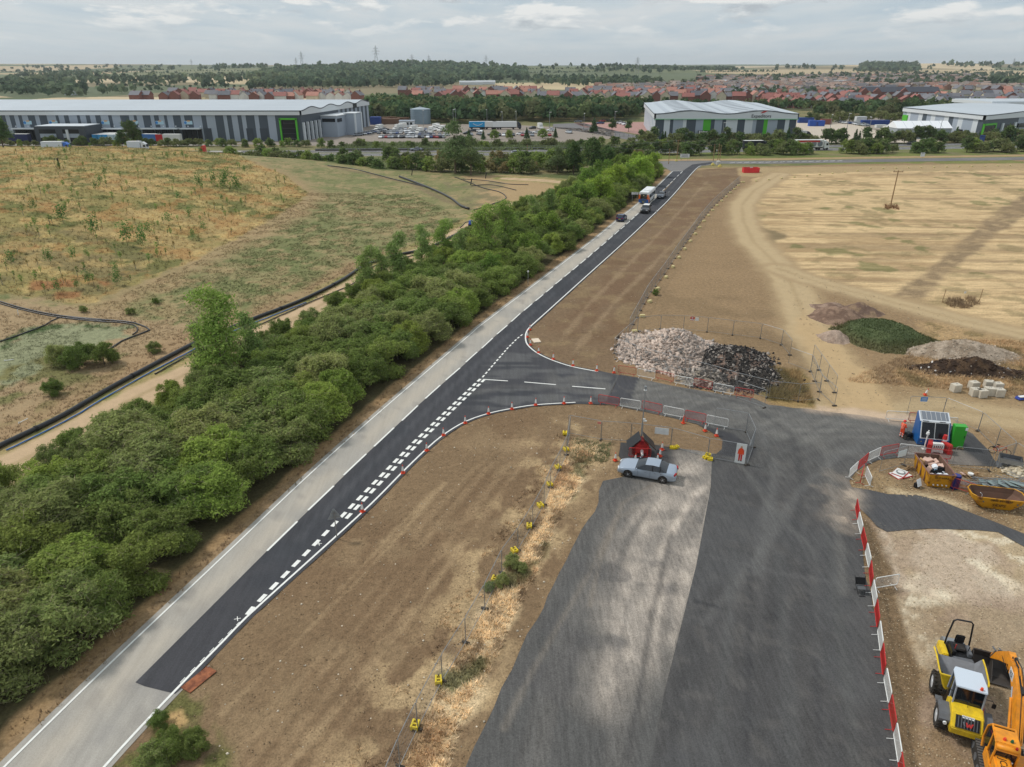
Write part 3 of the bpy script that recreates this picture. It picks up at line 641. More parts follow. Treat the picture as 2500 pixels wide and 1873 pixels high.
site_px = [(1511, 915), (1556, 922), (1640, 942), (1790, 966), (1840, 973), (1877, 989), (2000, 1003), (2040, 1008), (2100, 1014), (2217, 1031), (2337, 1040), (2375, 1060), (2414, 1100), (2440, 1140), (2422, 1139), (2331, 1135), (2254, 1120), (2190, 1118), (2144, 1124), (2117, 1135), (2090, 1152), (2073, 1174), (2079, 1190), (2120, 1196), (2168, 1207), (2240, 1210), (2302, 1225), (2353, 1246), (2437, 1278), (2520, 1312), (2700, 1360), (2700, 1400), (2500, 1335), (2437, 1300), (2347, 1293), (2228, 1293), (2165, 1299), (2140, 1285), (2120, 1262), (2100, 1243), (2098, 1300), (2130, 1480), (2165, 1660), (2195, 1873), (2240, 2150), (2260, 2350), (880, 2350), (1010, 2120), (1137, 1873), (1185, 1771), (1251, 1634), (1311, 1514), (1365, 1400), (1408, 1317), (1461, 1228), (1472, 1175), (1530, 1163), (1535, 1140), (1510, 1114), (1515, 1081), (1595, 1086), (1651, 1095), (1748, 1109), (1762, 1097), (1764, 1074), (1701, 1036), (1640, 1020), (1560, 1003), (1478, 987)]
def rough_edges(P, step=1.2, amp=.14):
    out = []
    for a, b in zip(P, P[1:] + P[:1]):
        L = (b - a).length; m_ = max(1, int(L / step))
        for k in range(m_):
            q = a.lerp(b, k / m_); q = q + Vector((random.uniform(-amp, amp), random.uniform(-amp, amp), 0)) if k else q
            out.append(q)
    return out
_sr = rough_edges(GL(site_px))
sheet('site_road', _sr, .026, sasph, paint_site, .28)
_a = min(range(len(_sr)), key=lambda i: (_sr[i] - G(880, 2350)).length); _b = min(range(len(_sr)), key=lambda i: (_sr[i] - G(1748, 1109)).length)
sheet('dusty_lane', _sr[_a:_b + 1] + GL([(1738, 1109), (1735, 1190), (1700, 1380), (1620, 1700), (1590, 1873), (1540, 2150), (1510, 2350)]), .034, sasph, lambda p: paint_site(p, True), .2)

# cross road, motorway, car park yards
CR = resample(GL([(1560, 402), (1640, 397), (1740, 396), (1860, 396.5), (2180, 391.5), (2500, 387), (2900, 381)]), 4)
def band(name, pts, w, z, rgb, m=None, amp=.4, step=3.0, off=0):
    c = offset(pts, off); out = offset(c, -w / 2) + list(reversed(offset(c, w / 2)))
    return sheet(name, out, z, m or sasph, lambda p: (p.put(np.ones(len(p.x)), rgb, amp), p.put(p.n(9, .45, .62, 3), tuple(int(v * .88) for v in rgb), None, .6)), step)
band('cross_road', CR, 8.5, .022, (124, 122, 120), step=2)
sheet('road', GL([(1605, 404), (1606, 396), (1700, 396), (1712, 408), (1660, 420), (1640, 420), (1625, 410)]), .030, sasph, lambda p: p.put(np.ones(len(p.x)), (126, 124, 122), .3), 2)
MWY = resample([G0(*q) for q in [(-400, 378), (0, 377), (770, 374), (1213, 372.5), (1820, 364), (2016, 361), (2500, 354.5), (3000, 348)]], 8)
band('motorway', MWY, 8.5, .03, (122, 121, 120), off=5.8, step=5); band('motorway', MWY, 8.5, .03, (118, 117, 116), off=-5.8, step=5)
for nm, q, c in (('car_park', [(560, 352), (880, 358), (1300, 358), (1500, 338), (1500, 318), (1250, 305), (900, 300)], (148, 138, 128)),
              ('lorry_yard', [(-200, 349), (560, 353), (600, 356), (-200, 356)], (158, 152, 144)),
              ('lorry_yard', [(1950, 345), (1930, 292), (2060, 300), (2215, 330), (2300, 345), (2110, 352)], (196, 184, 168)),
              ('access_road', [(1350, 303), (1420, 300), (1600, 342), (1640, 350), (1590, 352), (1460, 328), (1350, 312)], (122, 120, 120)),
              ('car_park', [(1400, 300), (1590, 298), (1640, 340), (1520, 322), (1430, 312)], (176, 140, 132)),
              ('lorry_yard', [(2030, 285), (2300, 292), (2320, 340), (2160, 325)], (160, 150, 138))):
    sheet(nm, [G0(*v) for v in q], .02, sasph, lambda p, c=c: p.put(np.ones(len(p.x)), c, .35), 5)

# ---- painted markings
white = mat('road_paint', sl(228, 228, 222), .6, var=.12, vs=6)
mk = MB()
strip(mk, LL, .13, .040)
m2 = MB(); strip(m2, RLo, .15, .040)
m3 = MB(); strip(m3, resample(RUp, .8), .17, .040)
for m_, nm in ((mk, 'edge_line'), (m2, 'edge_line'), (m3, 'edge_line')): tag(m_.build(nm, white), kind='structure')
md = MB()
def dash(mb, a, b, w=.17, z=.0435):
    a = Vector(a); b = Vector(b); t = (b - a).normalized(); s_ = Vector((t.y, -t.x, 0)) * w / 2
    mb.raw([(q.x, q.y, hz(q.x, q.y) + z) for q in (a - s_, b - s_, b + s_, a + s_)], [(0, 1, 2, 3)])
for (a, b) in (((652, 1346), (726, 1274)), ((752, 1247), (815, 1187)), ((839, 1161), (894, 1109)), ((913, 1091), (962, 1045)), ((981, 1028), (1020, 991)), ((1038, 974), (1075, 941)), ((1088, 929), (1123, 899)), ((1137, 885), (1165, 860)),
               ((1213, 816.6), (1238.5, 795)), ((1248, 786), (1270, 766)), ((1279, 759), (1299, 742)), ((1307, 735.5), (1326, 720)), ((1333, 714), (1350, 700)), ((1356, 694), (1372, 681)), ((1378, 676), (1392.6, 664)), ((1398, 660), (1412, 648)), ((1417, 644), (1430, 633)), ((1435, 629.5), (1446, 619)), ((1176, 851), (1203, 826)),
               ((1451, 615), (1463, 605)), ((1468, 601), (1480, 590.5)), ((1485, 586), (1496, 576)), ((1500, 573), (1511, 563)), ((1515, 560), (1525, 552)), ((1529, 548), (1538, 540)), ((1541, 537), (1549, 530)), ((1551, 528), (1559, 521)), ((1563, 518), (1570, 512)), ((1585, 498), (1592, 492)), ((1594, 490), (1600, 485)), ((1602, 483), (1608, 478)), ((1617, 466), (1623, 461)), ((1627, 457), (1634, 450.5)), ((1636, 448), (1642, 442.5)), ((1644, 440), (1650, 434.5)), ((1653, 431), (1658, 427)), ((1661, 424), (1666, 419)),
               ((1179, 927), (1240, 931)), ((1280, 933.5), (1357, 940)), ((1397, 944), (1478, 950.5))):
    dash(md, G(*a), G(*b), .17)
dash(md, G(1643, 418), G(1667, 418), .25)
# give way rows
row = resample(GL([(603, 1502), (611, 1491), (726, 1374), (817, 1280), (897, 1197), (1011, 1080), (1100, 995), (1173, 926)]), .25, False)
tot = len(row); k = 0
while k + 4 < tot:
    dash(md, row[k], row[k + 3], .30); 
    if row[k].y > G(831, 1283).y:
        t = (row[k + 3] - row[k]).normalized(); s_ = Vector((t.y, -t.x, 0)) * .48
        dash(md, row[k] + s_, row[k + 3] + s_, .30)
    k += 5
row = resample(GL([(1178, 922), (1240, 850), (1262, 828), (1281, 813)]), .2, False)
for k in range(0, len(row) - 4, 5): dash(md, row[k], row[k + 3], .18)
row = resample(GL([(440, 1668), (510, 1596), (545, 1560), (585, 1520)]), .2, False)
for k in range(0, len(row) - 2, 4): dash(md, row[k], row[k + 2], .05)
for c in ((580, 1512), (779, 1329)):
    g = G(*c); dash(md, g + Vector((-.2, -.05, 0)), g + Vector((.2, .05, 0)), .05, .045); dash(md, g + Vector((-.08, .2, 0)), g + Vector((.08, -.2, 0)), .05, .0465)
# cross road chevron dashes
for k in range(16):
    x0 = 1782 + k * 17.5; dash(md, G(x0, 398.5 - k * .33), G(x0 + 12, 397.2 - k * .33), .3)
for pts_ in (MWY,):
    for of in (-9.4, -2.2, 2.2, 9.4): pass
tag(md.build('road_markings', white, fix=False), kind='structure')
mw = MB()
for of in (-9.7, -1.9, 1.9, 9.7): strip(mw, offset(MWY, of), .2, .037)
for of in (-5.8, 5.8):
    q = offset(MWY, of)
    for k in range(0, len(q) - 1): dash(mw, q[k], q[k].lerp(q[k + 1], .35), .2)
tag(mw.build('motorway_markings', white, fix=False), kind='structure')
# ================================================================== vegetation
def leaf_mat(name, trans=.25, v0=1.9, v1=2.5, hr=.01):
    m = bpy.data.materials.new(name); m.use_nodes = True; nt = m.node_tree; N = nt.nodes.new; L = nt.links.new
    nt.nodes.remove(nt.nodes['Principled BSDF']); out = nt.nodes['Material Output']
    at = N('ShaderNodeAttribute'); at.attribute_name = 'Col'; oi = N('ShaderNodeObjectInfo')
    h = N('ShaderNodeHueSaturation'); mr = N('ShaderNodeMapRange'); mr.inputs[3].default_value = .5 - hr; mr.inputs[4].default_value = .5 + hr; L(oi.outputs['Random'], mr.inputs[0]); L(mr.outputs[0], h.inputs['Hue'])
    ml = N('ShaderNodeMath'); ml.operation = 'MULTIPLY'; ml.inputs[1].default_value = 7.31; L(oi.outputs['Random'], ml.inputs[0])
    fr = N('ShaderNodeMath'); fr.operation = 'FRACT'; L(ml.outputs[0], fr.inputs[0])
    mv = N('ShaderNodeMapRange'); mv.inputs[3].default_value = v0; mv.inputs[4].default_value = v1; L(fr.outputs[0], mv.inputs[0]); L(mv.outputs[0], h.inputs['Value'])
    L(at.outputs['Color'], h.inputs['Color'])
    d = N('ShaderNodeBsdfDiffuse'); t = N('ShaderNodeBsdfTranslucent'); x = N('ShaderNodeMixShader'); x.inputs[0].default_value = trans
    L(h.outputs[0], d.inputs[0]); L(h.outputs[0], t.inputs[0]); L(d.outputs[0], x.inputs[1]); L(t.outputs[0], x.inputs[2]); L(x.outputs[0], out.inputs[0])
    return m
LEAF = leaf_mat('leaves', .42); GRASSM = leaf_mat('grass_blades', .4, 1, 1, 0)
BARK = mat('bark', sl(96, 84, 68), .9, var=.35, vs=8, coord='obj')
def quads(C, D, U, l, w):
    """rhombus leaves: centre C, direction D, side U"""
    return np.stack([C - D * l[:, None], C + U * w[:, None], C + D * l[:, None], C - U * w[:, None]], 1)
def unit(v): return v / (np.linalg.norm(v, axis=1, keepdims=True) + 1e-9)
def leaf_cloud(blobs, n, size, rgb, r, shell=.5, twig=.04, up=.25, var=.3, rgb2=None):
    vol = np.array([b[3] * b[4] + b[4] * b[5] + b[3] * b[5] for b in blobs]); k = r.choice(len(blobs), n, p=vol / vol.sum())
    B = np.array(blobs)[k]; d = unit(r.normal(size=(n, 3))); d[:, 2] = np.where(d[:, 2] < -.55, -d[:, 2], d[:, 2])
    rad = shell + (1 - shell) * r.uniform(0, 1, n) ** .6; ragged = 1 + .42 * (vn(d[:, 0] * 3 + k * 7, d[:, 1] * 3 + d[:, 2] * 4, 3) - .5) * 2 + .10 * r.normal(size=n)
    C = B[:, :3] + d * B[:, 3:6] * (rad * ragged)[:, None]; C[:, 2] = np.maximum(C[:, 2], .05)
    nrm = unit(d + r.normal(size=(n, 3)) * .7 + np.array([0, 0, up])); D = unit(np.cross(nrm, r.normal(size=(n, 3)))); U = np.cross(nrm, D)
    l = size * r.uniform(.6, 1.5, n); w = l * r.uniform(.28, .5, n)
    c = np.array(sl(*rgb)); c2 = np.array(sl(*(rgb2 or rgb))); t = r.uniform(0, 1, n)[:, None] * .6 + .4 * vn(C[:, 0] * .7, C[:, 1] * .7 + C[:, 2], 5)[:, None]
    col = (c * (1 - t) + c2 * t) * r.uniform(1 - var, 1 + var, n)[:, None]
    col = col * np.array([.97, 1.05, .9]); tw = r.uniform(0, 1, n) < twig; l[tw] *= 4; w[tw] *= .14; col[tw] = np.array(sl(150, 138, 118)) * r.uniform(.5, 1.1, tw.sum())[:, None]
    V = quads(C, D, U, l, w).reshape(-1, 3); F = np.arange(n * 4).reshape(n, 4)
    return V, F, np.concatenate([np.repeat(col, 4, 0), np.ones((n * 4, 1))], 1)
def bush_blobs(w, h, r, kind='round'):
    out = []
    if kind == 'round':
        for _ in range(12):
            a = r.uniform(0, 6.28); q = r.uniform(.05, .42) * w; s = r.uniform(.13, .27) * w
            out.append((q * math.cos(a), q * math.sin(a), h * r.uniform(.45, .86 - .5 * q / w), s, s, h * r.uniform(.12, .22)))
        for _ in range(5):
            a = r.uniform(0, 6.28); q = r.uniform(.1, .36) * w; s = r.uniform(.1, .17) * w; out.append((q * math.cos(a), q * math.sin(a), h * r.uniform(.8, .95 - .3 * q / w), s, s, s * 1.1))
        for _ in range(7):
            a = r.uniform(0, 6.28); q = .36 * w; out.append((q * math.cos(a), q * math.sin(a), h * r.uniform(.12, .4), w * .2, w * .2, h * .2))
    elif kind == 'tall':
        for i in range(10):
            z = .2 + .75 * i / 9; rr = w * (.36 - .22 * abs(z - .45)) * r.uniform(.7, 1.2); a = r.uniform(0, 6.28); q = w * .14
            out.append((q * math.cos(a), q * math.sin(a), h * z, rr, rr, h * .1))
    elif kind == 'tree':
        for i in range(11):
            z = r.uniform(.34, .84); rr = w * (.30 - .2 * abs(z - .55)) * r.uniform(.8, 1.15); a = i * 2.4; q = w * r.uniform(.05, .27) * (1.25 - z)*1.4
            out.append((q * math.cos(a), q * math.sin(a), h * z, rr, rr, h * .13))
        out.append((0, 0, h * .88, w * .17, w * .17, h * .11))
    elif kind == 'cone':
        for i in range(7):
            z = .12 + .8 * i / 6; rr = w * .46 * (1.06 - z); out.append((0, 0, h * z, rr, rr, h * .12))
    return out
def trunk_mb(h, w, r, n=4, rad=.12):
    mb = MB(); mb.tube([(0, 0, -.1), (.05 * w * .3, 0, h * .3), (0, .04, h * .7)], rad * .8, 6)
    mb.cyl((0, 0, -.15), (.01, 0, h * .3), rad * 1.5, rad * .8, 7, False)
    for i in range(n):
        a = i * 6.28 / n + r.uniform(-.4, .4); z = h * r.uniform(.18, .45)
        mb.cyl((0, 0, z), (w * .28 * math.cos(a), w * .28 * math.sin(a), z + h * .28), rad * .55, rad * .15, 5, False)
    return mb
def make_tree(name, w, h, kind, n, size, rgb, rgb2, seed, crown='crown', trunk='trunk', **kw):
    r = np.random.default_rng(seed); root = thing(name, 'x', name.replace('_', ' '))
    V, F, c = leaf_cloud(bush_blobs(w, h, r, kind), n, size, rgb, r, rgb2=rgb2, **kw)
    npmesh(crown, V, F, [LEAF], c, parent=root)
    trunk_mb(h, w, r, 5, .05 * h * .35).build(trunk, BARK, root, fix=False)
    return root
HIDE = []
def proto(*a, **k):
    o = make_tree(*a, **k); HIDE.append(o); return o
NB = 21000
hedge = [proto('shrub', 5.4, 4.6, 'round', NB, .11, (84, 92, 50), (108, 114, 64), 1), proto('shrub', 5.0, 4.2, 'round', NB, .11, (74, 84, 48), (96, 104, 60), 2),
         proto('shrub', 5.8, 4.9, 'round', NB, .115, (94, 98, 62), (114, 114, 76), 3, twig=.09), proto('shrub', 5.2, 4.4, 'round', NB, .11, (72, 84, 46), (94, 102, 58), 4),
         proto('shrub', 4.8, 4.6, 'round', NB, .11, (92, 102, 52), (114, 122, 64), 5), proto('shrub', 5.6, 4.1, 'round', NB, .115, (82, 92, 58), (104, 108, 68), 6, twig=.08)]
pop = [proto('poplar_tree', 6.6, 10, 'tall', 7500, .17, (80, 98, 50), (106, 118, 64), 7, shell=.35, twig=.05), proto('poplar_tree', 5, 8, 'tall', 5500, .16, (88, 102, 60), (112, 122, 78), 8, shell=.3, twig=.08)]
wil = [proto('willow_tree', 8, 8.5, 'round', 9500, .21, (94, 110, 48), (118, 132, 60), 9), proto('willow_tree', 7, 7.5, 'round', 8500, .2, (76, 92, 46), (100, 114, 56), 10)]
mid = [proto('small_tree', 5.5, 5.6, 'round', 1500, .36, (62, 74, 48), (82, 92, 56), 11), proto('small_tree', 4.6, 6.4, 'tree', 1300, .34, (54, 68, 46), (74, 84, 54), 12, shell=.5),
       proto('small_tree', 6, 4.6, 'round', 1500, .36, (74, 80, 54), (94, 94, 64), 13, twig=.07), proto('small_tree', 4.8, 5.2, 'round', 1300, .34, (80, 92, 50), (102, 110, 60), 14),
       proto('small_tree', 5.2, 5, 'round', 1300, .36, (94, 84, 60), (112, 98, 70), 15, twig=.1), proto('small_tree', 3.4, 5.6, 'cone', 900, .3, (48, 64, 46), (62, 78, 52), 16, shell=.5)]
big = [proto('tall_tree', 12, 17, 'tree', 6500, .32, (66, 78, 54), (88, 96, 68), 17, shell=.4, twig=.06), proto('tall_tree', 9, 12, 'tree', 4500, .34, (52, 66, 42), (70, 82, 50), 18, shell=.5)]
freeze_kids()
USED = set()
def plant(src, loc, sc, label, group, cat):
    o = dup(src, loc, random.uniform(0, 6.28), label, group)
    o['category'] = cat; f = sc if hasattr(sc, '__len__') else (sc, sc, sc); o.scale = f; return o

# --- hedge belt beside the road
rb = offset(LL, -4.4); _right = np.array([(g.x, g.y) for g in rb]); _left = np.array([(g.x, g.y) for g in offset(resample(GL(TRACKW[:14]), 1.5), 4.6)])
rows = 0; SIZEW = {0: 'pale', 1: 'dark', 2: 'greyish', 3: 'deep green', 4: 'bright green', 5: 'olive'}
cnt = 0
yv = 13.0
while yv < 232:
    xr = np.interp(yv, _right[:, 1], _right[:, 0]); xl = np.interp(yv, _left[:, 1], _left[:, 0]) if yv < 160 else xr - 20 + (yv - 160) * .03
    sp = 3.1 if yv < 60 else (3.4 if yv < 110 else 4.2)
    nn = max(2, int((xr - xl) / sp)); 
    for k in range(nn + 1):
        x = xl + (xr - xl) * k / nn + random.uniform(-.7, .7); y = yv + random.uniform(-1.2, 1.2)
        if k == 0 and random.random() < .18: continue
        if abs(x / (y + 14.4)) > .80: continue
        i = random.choices(range(6), (3, 3, 2, 3, 2, 2))[0]
        f_ = k / nn; s = random.uniform(.42, .56) if k == 0 else (random.uniform(.6, .8) if k == 1 else (random.uniform(.68, .92) if k == nn else random.uniform(.78, 1.12)))
        s *= .94 if yv < 45 else 1
        where = 'at the road side of the hedge belt' if k == nn else ('at the dirt track side of the hedge belt' if k == 0 else 'in the middle of the hedge belt')
        part = 'bottom left' if yv < 50 else ('below the junction' if yv < 85 else ('opposite the junction' if yv < 125 else 'towards the far bus'))
        plant(hedge[i], (x, y, hz(x, y) - .1), (s * random.uniform(1.05, 1.35), s * random.uniform(1.05, 1.35), (s * .45 + .45) * random.uniform(.86, 1.06)), '%s shrub %s, %s' % (SIZEW[i], where.replace(' of the hedge belt', ' of the belt'), part), 'shrubs of the hedge belt, ' + SIZEW[i] + ' ones ' + where + ' ' + part, 'shrub'); cnt += 1
    yv += 3.3 if yv < 60 else (3.7 if yv < 110 else 4.8)
for (px, py, k, s, lab) in ((548, 935, 0, 1.03, 'tall loose poplar standing above the hedge belt beside the black pipe'), (612, 900, 1, .8, 'smaller poplar at the right foot of the tallest near poplar'), (500, 925, 1, .75, 'low poplar at the left foot of the tallest near poplar'),
        (905, 725, 1, .95, 'pale feathery poplar on the track edge of the hedge belt'), (935, 712, 1, .8, 'thin pale poplar just right of the feathery one'), (972, 690, 1, .98, 'light green poplar with bare twigs in the hedge belt'),
        (1030, 650, 1, .85, 'slim light poplar poking above the hedge belt'), (1085, 640, 0, .72, 'bushy mid green poplar near the belt centre'), (1130, 655, 1, .82, 'whitish twiggy poplar inside the hedge belt'),
        (1185, 640, 0, .98, 'broad dark poplar rising behind the blue pump'), (1235, 610, 0, .9, 'dark poplar right of the broad one'), (1300, 560, 1, .85, 'pale poplar on the far part of the belt'), (1345, 545, 1, .9, 'soft green poplar near the dirt track bend')):
    g = G(px, py); plant(pop[k], g, s, lab, None, 'tree')
for i, (px, py, k, s) in enumerate(((1392, 560, 1, .9), (1425, 520, 1, .95), (1465, 505, 0, .9), (1500, 478, 0, .95), (1530, 462, 1, .95), (1560, 452, 0, .95), (1590, 432, 0, .85), (1470, 455, 1, 1.0), (1520, 432, 1, .9), (1430, 470, 1, .9), (1555, 425, 0, .8), (1380, 520, 1, .8), (1340, 590, 1, .8), (1200, 690, 1, .65), (1290, 640, 1, .7))):
    g = G(px, py); plant(wil[k], g, s, 'bright rounded willow, %s from the near end of the row behind the road signs' % ORD[i], 'willows at the far end of the belt', 'tree')
# --- big single trees
for (px, py, k, s, lab) in ((1112, 424, 0, .98, 'tallest airy birch-like tree in front of the motorway'), (1150, 428, 0, .72, 'loose tree just right of the tallest airy tree'), (1445, 432, 1, 1.0, 'dark tree behind the willows in front of the motorway'), (1400, 425, 1, .85, 'dark tree left of the largest dark tree by the motorway'),
        (1480, 425, 1, .75, 'narrow dark tree close to the road junction'), (330, 362, 1, .95, 'single dark tree standing before the loading docks'), (10, 366, 1, 1.15, 'dark tree at the left photo edge before the warehouse'), (300, 362, 1, .6, 'small tree left of the tree before the loading docks'), (1360, 424, 0, .5, 'bare twigged tree between the dark trees')):
    g = G0(px, py); plant(big[k], g, s, lab, None, 'tree')
# --- bushes before and beyond the motorway
rr = random.Random(3)
def rowp(pts, step, jx, jy, hmin, hmax, kinds, lab, grp, gaps=()):
    for (x0, y0), (x1, y1) in zip(pts, pts[1:]):
        n = max(1, int((x1 - x0) / step))
        for k in range(n):
            px = x0 + (x1 - x0) * (k + rr.random() * jx) / n; py = y0 + (y1 - y0) * k / n + rr.uniform(-jy, jy)
            if any(a < px < b for a, b in gaps): continue
            i = rr.choice(kinds); h = rr.uniform(hmin, hmax) / 5.3
            g = G0(px, py)
            cn = ('dark', 'slim dark', 'grey green', 'yellow green', 'rusty brown', 'conical')[i]
            sec = 'far left' if px < 500 else ('left of centre' if px < 1000 else ('centre' if px < 1550 else ('right of centre' if px < 2050 else 'far right')))
            plant(mid[i], g, (h * rr.uniform(.9, 1.3), h * rr.uniform(.9, 1.3), h), '%s bush %s, %s' % (cn, lab, sec), '%s bushes %s, %s' % (cn, grp, sec), 'bush')
rowp([(560, 392), (700, 400), (820, 410), (1000, 418), (1240, 422), (1420, 420)], 19, 1, 3, 3.2, 5.2, (0, 2, 3, 2, 0, 4), 'between the grass hill and the motorway', 'between hill and motorway')
rowp([(640, 388), (900, 394), (1240, 400), (1600, 396)], 26, 1, 3, 3.0, 5.0, (0, 2, 0, 2, 4), 'on the near motorway verge', 'on the near motorway verge', gaps=((700, 820), (880, 930)))
rowp([(1240, 412), (1420, 408)], 22, 1, 5, 4, 6, (0, 3, 3), 'in the thicket left of the crossroad', 'in the thicket left of the crossroad')
rowp([(1450, 385), (1620, 378), (2010, 376), (2500, 371), (2620, 370)], 15, 1, 2.5, 3.4, 5.6, (0, 1, 2, 0, 3), 'between the crossroad and the motorway', 'between crossroad and motorway', gaps=((1985, 2066), (2190, 2228), (2300, 2350)))
rowp([(-40, 356), (560, 358), (760, 358)], 20, 1, 2, 2.6, 4.0, (0, 0, 2, 3), 'in the hedge before the long warehouse', 'before the long warehouse')
rowp([(760, 362), (1240, 360), (1560, 357)], 30, 1, 3, 2.2, 4.2, (0, 3, 2, 3), 'on the green strip beyond the motorway', 'on the strip beyond the motorway')
rowp([(1560, 354), (1950, 352), (2110, 352), (2560, 344)], 15, 1, 2, 4.2, 6.6, (0, 1, 1, 5, 2), 'on the planted bank beyond the motorway', 'on the planted bank beyond the motorway')
rowp([(1130, 341), (1380, 336)], 34, .5, 1, 3.8, 4.6, (3, 5), 'among the parked cars', 'among the parked cars')
rowp([(1440, 322), (1560, 318)], 34, .5, 3, 5, 7, (5, 1), 'by the red paved bays', 'by the red paved bays')
rowp([(1950, 300), (2250, 296)], 22, 1, 2, 5, 7, (0, 2, 1), 'behind the lorry yard', 'behind the lorry yard')
def cloud_stuff(name, pts, hs, per, size, cols, label, cat, seed, kind='stuff', flat=.55):
    """many far trees that read as one mass: one object"""
    r = np.random.default_rng(seed); P = np.array(pts); n = len(P); k = np.repeat(np.arange(n), per); N_ = len(k)
    d = unit(r.normal(size=(N_, 3))); d[:, 2] = np.abs(d[:, 2]) * .95 - .15; h = np.array(hs)[k]
    C = P[k] + np.stack([d[:, 0] * h * .42, d[:, 1] * h * .42, h * (.45 + d[:, 2] * flat)], 1) * r.uniform(.75, 1.05, N_)[:, None]
    nrm = unit(d + r.normal(size=(N_, 3)) * .5); D = unit(np.cross(nrm, r.normal(size=(N_, 3)))); U = np.cross(nrm, D)
    l = size * h / 10 * r.uniform(.7, 1.3, N_); ci = r.integers(0, len(cols), n)[k]; c = np.array([sl(*q) for q in cols])[ci] * (r.uniform(.75, 1.25, n)[k] * r.uniform(.75, 1.25, N_))[:, None]
    V = quads(C, D, U, l, l * .8).reshape(-1, 3); F = np.arange(N_ * 4).reshape(-1, 4)
    o = npmesh(name, V, F, [LEAF], np.concatenate([np.repeat(c, 4, 0), np.ones((N_ * 4, 1))], 1)); tag(o, label, cat, kind=kind); return o
WOODC = [(54, 68, 46), (62, 76, 50), (48, 62, 42), (72, 80, 52), (78, 80, 56)]
# dense plantation behind the car park
def fill(polyG, step, jit=.5, seed=1, keep=1.0):
    r = random.Random(seed); X = [p.x for p in polyG]; Y = [p.y for p in polyG]; out = []
    P = [(p.x, p.y) for p in polyG]; y = min(Y)
    while y < max(Y):
        x = min(X)
        while x < max(X):
            q = (x + r.uniform(-jit, jit) * step, y + r.uniform(-jit, jit) * step)
            if r.random() < keep and sdist(np.array([q[0]]), np.array([q[1]]), P)[0] > 0: out.append((q[0], q[1], hz(*q)))
            x += step
        y += step
    return out
F0 = lambda l: [G0(*q) for q in l]
w1 = fill(F0([(868, 296), (1150, 302), (1420, 298), (1560, 292), (1585, 272), (1500, 268), (1130, 266), (1020, 264), (900, 262)]), 7, seed=2)
cloud_stuff('woodland', w1, [random.uniform(8.5, 12.5) for _ in w1], 70, 1.35, WOODC, 'dense dark green plantation behind the car park and the round tank', 'woodland', 1)
w2 = fill(F0([(1600, 268), (2100, 272), (2100, 266), (1600, 262)]), 9, seed=3)
cloud_stuff('woodland', w2, [random.uniform(6, 9) for _ in w2], 50, 1.5, WOODC, 'narrow tree strip behind the green striped warehouse', 'woodland', 2)
w3 = fill(F0([(1990, 288), (2380, 284), (2380, 270), (2150, 270), (1990, 276)]), 9, seed=4)
cloud_stuff('woodland', w3, [random.uniform(7, 11) for _ in w3], 60, 1.5, WOODC, 'tree belt between the lorry yards and the red roofed houses', 'woodland', 3)
def onto(pts): return [(G(px, py).x, G(px, py).y, G(px, py).z) for px, py in pts]
FARC = [(62, 74, 58), (56, 68, 54), (72, 82, 64), (78, 86, 66)]
def farwood(poly, step, hmin, hmax, per, size, label, seed, keep=1.0):
    q = fill([G(*v) for v in poly], step, .6, seed, keep); r = random.Random(seed)
    if q: cloud_stuff('woodland', q, [r.uniform(hmin, hmax) for _ in q], per, size, FARC, label, 'woodland', seed)
farwood([(600, 222), (680, 218), (900, 216), (1110, 213), (1110, 204), (760, 204), (640, 206)], 20, 11, 15, 16, 3.0, 'long straight dark wood edge above the far red roofed houses', 21)
farwood([(600, 200), (640, 182), (780, 168), (880, 162), (1100, 161), (1200, 168), (1290, 175), (1290, 198), (1100, 203), (800, 203)], 23, 13, 20, 12, 3.0, 'large rounded wood on the central far hill', 22)
farwood([(1290, 200), (1320, 194), (1560, 196), (1620, 204), (1580, 214), (1380, 212), (1300, 208)], 24, 10, 15, 13, 2.8, 'tree belt behind the far row of houses right of centre', 23, .9)
farwood([(1440, 172), (1610, 168), (1800, 169), (1800, 175), (1610, 180), (1450, 178)], 34, 12, 17, 11, 3.0, 'thin wood on the horizon above the green striped warehouse', 24, .7)
farwood([(2095, 178), (2105, 161), (2235, 161), (2246, 179)], 26, 18, 24, 12, 3.0, 'compact dark wood on the right skyline', 25)
farwood([(2240, 162), (2500, 161), (2620, 161), (2620, 165), (2330, 166)], 60, 18, 24, 10, 3.4, 'long thin wood on the far right skyline', 26)
farwood([(1890, 167), (1995, 167), (1995, 169.5), (1890, 169.5)], 50, 16, 20, 10, 3.4, 'small wood on the skyline left of the dark right wood', 27)
farwood([(0, 236), (200, 240), (235, 236), (180, 216), (60, 208), (0, 206)], 20, 10, 15, 15, 2.8, 'broad wood behind the left warehouse roof', 28, .9)
farwood([(0, 210), (120, 208), (320, 210), (360, 214), (590, 210), (590, 194), (300, 194), (160, 184), (60, 186), (0, 192)], 34, 11, 17, 12, 3.0, 'scattered field trees on the left farmland', 29, .6)
farwood([(50, 169), (190, 170), (190, 167), (50, 167)], 50, 14, 18, 10, 3.2, 'left skyline copse', 30); farwood([(215, 168.5), (410, 168.5), (410, 166), (215, 166)], 50, 14, 18, 10, 3.2, 'long low copse on the left skyline', 31)
farwood([(510, 172), (660, 170), (660, 166), (520, 166)], 50, 13, 18, 10, 3.2, 'skyline trees left of the central hill', 32, .8)
farwood([(240, 236), (330, 228), (340, 222), (250, 226)], 18, 8, 12, 12, 2.8, 'green clump above the long warehouse roof', 33)
farwood([(2080, 205), (2300, 200), (2500, 196), (2500, 208), (2300, 212), (2080, 215)], 26, 9, 14, 12, 2.8, 'garden trees of the right part of town', 34, .6)
